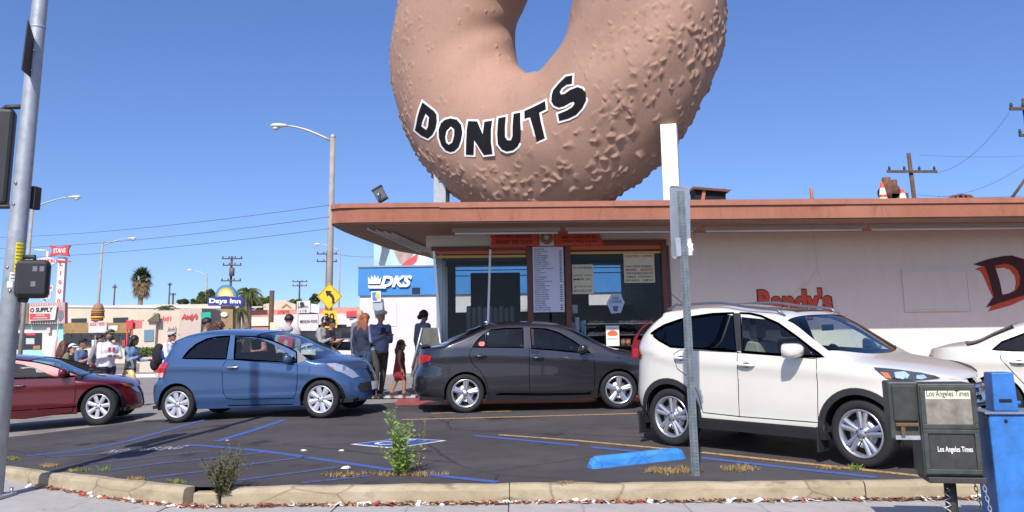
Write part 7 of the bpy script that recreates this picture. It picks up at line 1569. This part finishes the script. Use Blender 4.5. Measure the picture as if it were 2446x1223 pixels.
    for ha, d, s_ in hands:          # five fingers each
        side_ = d.cross(Vector((0, 0, 1))); side_ = side_.normalized() if side_.length > .1 else rt
        for j in range(4):
            q_ = ha+d*.085+side_*(j-1.5)*.016; l = (.052, .066, .07, .06)[j]; out.tube([q_, q_+d*l*.55, q_+d*l*.8+Vector((0, 0, -.014)), q_+d*l*.85+Vector((0, 0, -.03))], [.009, .0085, .008, .006], 6, 2)
        q_ = ha+d*.04+side_*-s_*.03; out.tube([q_, q_+d*.025+side_*-s_*.022, q_+d*.055+side_*-s_*.02], [.011, .009, .007], 6, 2)
    for s_ in (-1, 1): out.ball(hd+fw*.079+rt*s_*.033+Vector((0, 0, .018)), .010, 6, 4)
    out.tube([hd+fw*.090+rt*-.024+Vector((0, 0, -.05)), hd+fw*.097+Vector((0, 0, -.052)), hd+fw*.090+rt*.024+Vector((0, 0, -.05))], .006, 5, 5)
    tm, pm = top or cloth('grey', (.2, .2, .2)), pants or cloth('denim', (.04, .055, .10)); shm = shoe or cloth('shoe', (.03, .025, .022))
    body = out.build('body', [tm, pm, skin_, shm, M('eye_dark', (.015, .012, .01), .3), M('lip', (.28, .09, .08), .5)], t)
    # hair and hats
    def shell(r0, z0, f0, name, m_, sq=(1, 1, 1), cut=-.2, back=0.):
        hb = MB(); n, mm = 16, 9; v2 = []
        for j in range(mm+1):
            a = -math.pi/2+math.pi*j/mm
            for i in range(n):
                q_ = 2*math.pi*i/n; d = rt*math.cos(a)*math.cos(q_)*sq[0]+fw*math.cos(a)*math.sin(q_)*sq[1]+Vector((0, 0, math.sin(a)*sq[2])); dr = 1+.05*math.sin(5*q_+j)
                frontal = max(0, math.sin(q_))*math.cos(a); zc = math.sin(a)
                lim_ = cut+.75*frontal
                pnt = d*r0*dr
                if zc < lim_: pnt = Vector((pnt.x*.86, pnt.y*.86, max(pnt.z, r0*sq[2]*lim_)))
                v2.append(hd+fw*f0+Vector((0, 0, z0))+pnt)
        hb.add(v2, [(j*n+i, j*n+(i+1) % n, (j+1)*n+(i+1) % n, (j+1)*n+i) for j in range(mm) for i in range(n)], 0, True); return hb.build(name, m_, t)
    if hair != 'bald': shell(.104*hs_, .022, -.012, 'hair', hairm, (1, 1.05, 1.02), -.35 if hair == 'short' else -.5)
    if hair in ('long', 'verylong'):
        l = (.30 if hair == 'long' else .42)*(hs_**3); hb = MB()
        for s_ in (-1, -.5, 0, .5, 1): hb.tube([hd+rt*s_*.055-fw*.045+Vector((0, 0, .05)), hd+rt*s_*.085-fw*.075+Vector((0, 0, -.08)), hd+rt*s_*.10-fw*.10+Vector((0, 0, -l*.6)), hd+rt*s_*.085-fw*.115+Vector((0, 0, -l))], [.05, .052, .045, .016], 8)
        hb.build('hair_length', hairm, t)
    if hair == 'bun': MB().ball(hd-fw*.115+Vector((0, 0, -.03)), .055, 10).build('hair_bun', hairm, t)
    if hair == 'curly':
        hb = MB(); r_ = random.Random(3)
        for _ in range(40): d = Vector((r_.gauss(0, 1), r_.gauss(0, 1), r_.gauss(.3, 1))).normalized(); hb.ball(hd-fw*.02+d*.10, .035, 6)
        hb.build('hair_curls', hairm, t)
    if hat:
        kind, hm = hat; shell(.113, .03, 0, 'cap', hm, (1, 1.06, .95), .05)
        if kind == 'cap': MB().prism([hd+rt*-.075+fw*.08+Vector((0, 0, .055)), hd+rt*.075+fw*.08+Vector((0, 0, .055)), hd+rt*.055+fw*.185+Vector((0, 0, .035)), hd+rt*-.055+fw*.185+Vector((0, 0, .035))], (0, 0, .012)).build('cap_brim', hm, t, fixn=True)
        if kind == 'flat': MB().ball(hd+fw*.03+Vector((0, 0, .085)), .125, 12, 0, (1, 1, .42)).build('cap_crown', hm, t)
    if vest:
        pass
    if hood:
        MB().ball(L(0, -.085, .815), .12, 12, 0, (1.1, .8, .75)).build('hood', hood, t)
    return dict(t=t, b=b, fw=fw, rt=rt, L=L, hd=hd, hands=hands, k=k, H=H)
olive, white_s, denimj, navy, greyt, dgrey, maroon, black_c = cloth('olive', (.14, .145, .085)), cloth('lavender_white', (.62, .60, .68), .08), cloth('denim_jacket', (.16, .25, .40)), cloth('navy', (.018, .022, .05)), cloth('grey_tee', (.20, .20, .22)), cloth('dark_grey', (.07, .07, .08)), cloth('maroon', (.26, .022, .03)), cloth('black', (.012, .012, .015))
jeans, khaki = cloth('jeans', (.035, .06, .13)), cloth('dark_trousers', (.05, .045, .04))
person('woman with long brown hair in an olive jacket behind the red car', 152, 813, 1.62, 150, ('down', 'down'), olive, jeans, SK_L, 'long', HBR)
person('person in black with a white cap behind the red car', 172, 822, 1.60, 60, ('phone', 'down'), black_c, black_c, SK_L, 'long', HB, hat=('cap', cloth('white_cap', (.7, .7, .72))))
person('man in a black cap and slate blue shirt behind the red car', 196, 808, 1.72, 80, ('down', 'phone'), cloth('slate_blue', (.10, .14, .24)), black_c, SK_M, 'short', HB, .5, hat=('cap', black_c))
person('man with short black hair in a grey T-shirt facing right', 238, 797, 1.74, 85, ('down', 'pocket'), greyt, jeans, SK_M, 'short', HB, .5)
p5 = person('bearded man in an olive cap and pale sweatshirt with folded arms', 262, 786, 1.80, 50, ('crossed', 'crossed'), white_s, navy, SK_M, 'short', HB, 1., hat=('cap', olive), build=1.08)
MB().ball(p5['hd']+p5['fw']*.05+Vector((0, 0, -.075)), .068, 10, 0, (1, 1, .8)).build('beard', HB, p5['t'])
mb = MB(); c_ = p5['L'](0, .15, .745)
for s_, w_ in ((-.05, .05), (.05, .05)): mb.obox(c_+p5['rt']*s_+p5['fw']*.0, p5['rt']*w_, p5['fw']*.012, (0, 0, .09))
o = mb.build('chest_print', cloth('print_red', (.45, .06, .10)), p5['t'])
p6 = person('woman with long black hair in a denim jacket looking at her phone', 316, 799, 1.66, 80, ('forward', 'phone'), denimj, navy, SK_D, 'long', HB, .9, .9, cloth('tan_shoe', (.32, .15, .08)), tilt=.8)
p7 = person('man in a grey cap with white sleeves and blue vest by the blue car', 405, 790, 1.74, 85, ('down', 'phone'), cloth('white_shirt', (.66, .67, .72), .06), jeans, SK_M, 'short', HB, 1., hat=('cap', cloth('grey_cap', (.36, .33, .34))), tilt=1)
MB().tube([p7['L'](-.0, -.02, .60), p7['L'](0, 0, .70), p7['L'](0, 0, .79)], [.165, .165, .13], 14).build('vest', cloth('royal_blue', (.03, .05, .33)), p7['t'])
p8 = person('man with short dark hair in a teal shirt behind the blue car roof', 492, 757, 1.82, 100, ('down', 'down'), cloth('teal', (.04, .24, .34)), jeans, SK_M, 'short', HB, .6)
p9 = person('woman with wavy brown hair raising a hand behind the blue car roof', 522, 757, 1.76, 85, ('face', 'down'), cloth('pale_top', (.5, .42, .42)), jeans, SK_L, 'curly', HBR, .5, Y=p8['b'].y+.6)
p10 = person('man seen from behind in a grey hoodie with red panels', 690, 749, 1.80, 175, ('down', 'down'), cloth('grey_hoodie', (.36, .34, .36)), jeans, SK_L, 'short', HB, 1., hood=cloth('grey_hood', (.38, .36, .38)), build=1.1)
MB().prism([p10['L'](-.16, -.125, .755), p10['L'](.16, -.125, .755), p10['L'](.14, -.145, .60), p10['L'](-.14, -.145, .60)], p10['fw']*.02).build('red_panel', cloth('red_panel', (.55, .06, .035)), p10['t'], fixn=True)
p11 = person('man with headphones in a dark vest and grey sleeves looking down at a phone', 770, 752, 1.76, 80, ('phone', 'phone'), cloth('grey_sleeves', (.30, .29, .31)), black_c, SK_D, 'short', HB, 1., tilt=1.2)
MB().tube([p11['L'](0, 0, .60), p11['L'](0, 0, .70), p11['L'](0, 0, .79)], [.165, .165, .125], 14).build('vest', cloth('dark_vest', (.045, .035, .045)), p11['t'])
hb = MB(); hb.tube([p11['hd']+p11['rt']*.115*math.cos(a)+Vector((0, 0, .02+.115*math.sin(a))) for a in [i*math.pi/8 for i in range(9)]], .008, 6); [hb.ball(p11['hd']+p11['rt']*s_*.105+Vector((0, 0, .0)), .035, 8) for s_ in (-1, 1)]; o = hb.build('headphones', cloth('headphone_grey', (.35, .35, .37)), p11['t'])
p12 = person('person in a dark T-shirt half hidden behind the man with headphones', 790, 764, 1.70, 85, ('phone', 'phone'), black_c, black_c, SK_M, 'short', HB, .5, Y=p11['b'].y+.8)
p13 = person('bald man in a grey T-shirt and jeans', 856, 737, 1.84, 120, ('down', 'down'), cloth('tee_grey', (.16, .155, .19)), cloth('light_jeans', (.16, .22, .32)), SK_L, 'bald', HB, .5, build=1.15)
p14 = person('woman with very long red hair in a navy jacket and jeans', 870, 752, 1.72, 145, ('down', 'down'), navy, jeans, SK_L, 'verylong', HRD, 1., Y=p13['b'].y-.8, build=1.2)
p15 = person('man in a white flat cap and navy vest looking at his phone', 908, 745, 1.76, 40, ('phone', 'phone'), cloth('pale_blue_shirt', (.16, .19, .30)), khaki, SK_M, 'short', HGR, 1., hat=('flat', cloth('flat_cap', (.50, .47, .44))), Y=19.6, build=1.12, belly=.03)
MB().tube([p15['L'](0, .01, .58), p15['L'](0, .01, .70), p15['L'](0, .0, .79)], [.19, .185, .13], 14).build('vest', navy, p15['t'])
p16 = person('small girl in a dark red dress', 955, 816, 1.12, 100, ('down', 'down'), maroon, maroon, SK_M, 'long', HBR, .2, .7, cloth('dark_shoe', (.06, .03, .03)), build=1.25, skirt=.8, Y=19.7)
p17 = person('person with a dark hair bun in a grey jacket by the shop corner', 1010, 736, 1.78, 125, ('down', 'down'), cloth('slate_jacket', (.16, .155, .20)), khaki, SK_M, 'bun', HB, 1., Y=19.9, build=1.15)
# ---- things people hold or carry
def held_phone(P, i, label):
    ha, d, s_ = P['hands'][i]; c_ = ha+d*.12+Vector((0, 0, .015)); MB().obox(c_, P['rt']*.07, d*.14, Vector((0, 0, .01))-P['fw']*.004).build('phone', m_black, None, label, 'phone', 'phones in hands', base=c_, bevel=.003)
held_phone(p6, 1, 'black phone held by the woman in the denim jacket'); held_phone(p11, 1, 'black phone held by the man with headphones'); held_phone(p15, 1, 'black phone held by the man in the flat cap')
ha, d, s_ = p6['hands'][0]; c_ = p6['L'](-.02, .10, .44)+p6['rt']*.22; t = thing('handbag', 'gold handbag hanging from the arm of the woman in denim', 'bag', c_); mb = MB(); m_gold = M('gold_leather', (.55, .36, .14), .4, .2, var=.2, vs_=12, bump=.4, bs=20)
fwv, rtv = p6['fw'], p6['rt']
rows = [(.19, .075, -.17), (.20, .085, -.08), (.16, .06, .04), (.12, .03, .12)]; v2 = []
for a_, b_, z_ in rows:
    for i in range(14): q_ = 2*math.pi*i/14; v2.append(c_+fwv*a_*math.cos(q_)+rtv*b_*math.sin(q_)+Vector((0, 0, z_)))
mb.add(v2, [(j*14+i, j*14+(i+1) % 14, (j+1)*14+(i+1) % 14, (j+1)*14+i) for j in range(3) for i in range(14)]+[list(range(14))[::-1]], 0, True); mb.build('pouch', m_gold, t)
for s_ in (-1, 1): MB().tube([c_+rtv*.025*s_+fwv*.10*math.cos(a)+Vector((0, 0, .10+.26*math.sin(a))) for a in [i*math.pi/10 for i in range(11)]], .008, 6).build('strap', m_gold, t)
c_ = p7['L'](0, -.25, .66); t = thing('backpack', 'black backpack on the man in the grey cap', 'backpack', c_); MB().ball(c_, .21, 14, 0, (.75, .75, 1.35)).build('pack', black_c, t); MB().ball(p7['L'](0, -.34, .53), .15, 12, 0, (.8, .7, 1.1)).build('front_pocket', black_c, t)
for s_ in (-1, 1): MB().tube([p7['L'](s_*.09, -.17, .76), p7['L'](s_*.10, 0, .825), p7['L'](s_*.10, .13, .74), p7['L'](s_*.11, .08, .62)], .02, 6).build('strap', black_c, t)
c_ = p15['L'](.3, .05, .30); t = thing('shopping_bag', 'dark bag hanging beside the man in the flat cap', 'bag', c_); MB().box((c_.x-.13, c_.y-.07, c_.z-.2), (c_.x+.13, c_.y+.07, c_.z+.1)).build('pouch', black_c, t, bevel=.04); MB().tube([c_+Vector((-.08, 0, .1)), c_+Vector((-.03, 0, .38)), c_+Vector((.03, 0, .38)), c_+Vector((.08, 0, .1))], .008, 6).build('strap', black_c, t)
# sandwich board by the shop corner
Y = 18.6; b = at(1025, 826, Y); t = thing('sandwich_board', 'dark grey sandwich board with pale edges beside the shop corner', 'sign board', gpt(b.x, Y)); px_poly([(1010, 783), (1046, 783), (1053, 826), (1060, 900), (980, 900), (992, 835)], Y, .03, M('board_dark', (.10, .10, .085), .7, var=.2), 'panel', t)
MB().tube([at(1008, 783, Y-.02), at(984, 880, Y-.02)], .022, 6).build('frame_edge', m_galv2, t); MB().tube([at(1047, 782, Y-.02), at(1062, 900, Y-.02)], .022, 6).build('frame_edge', m_galv2, t)
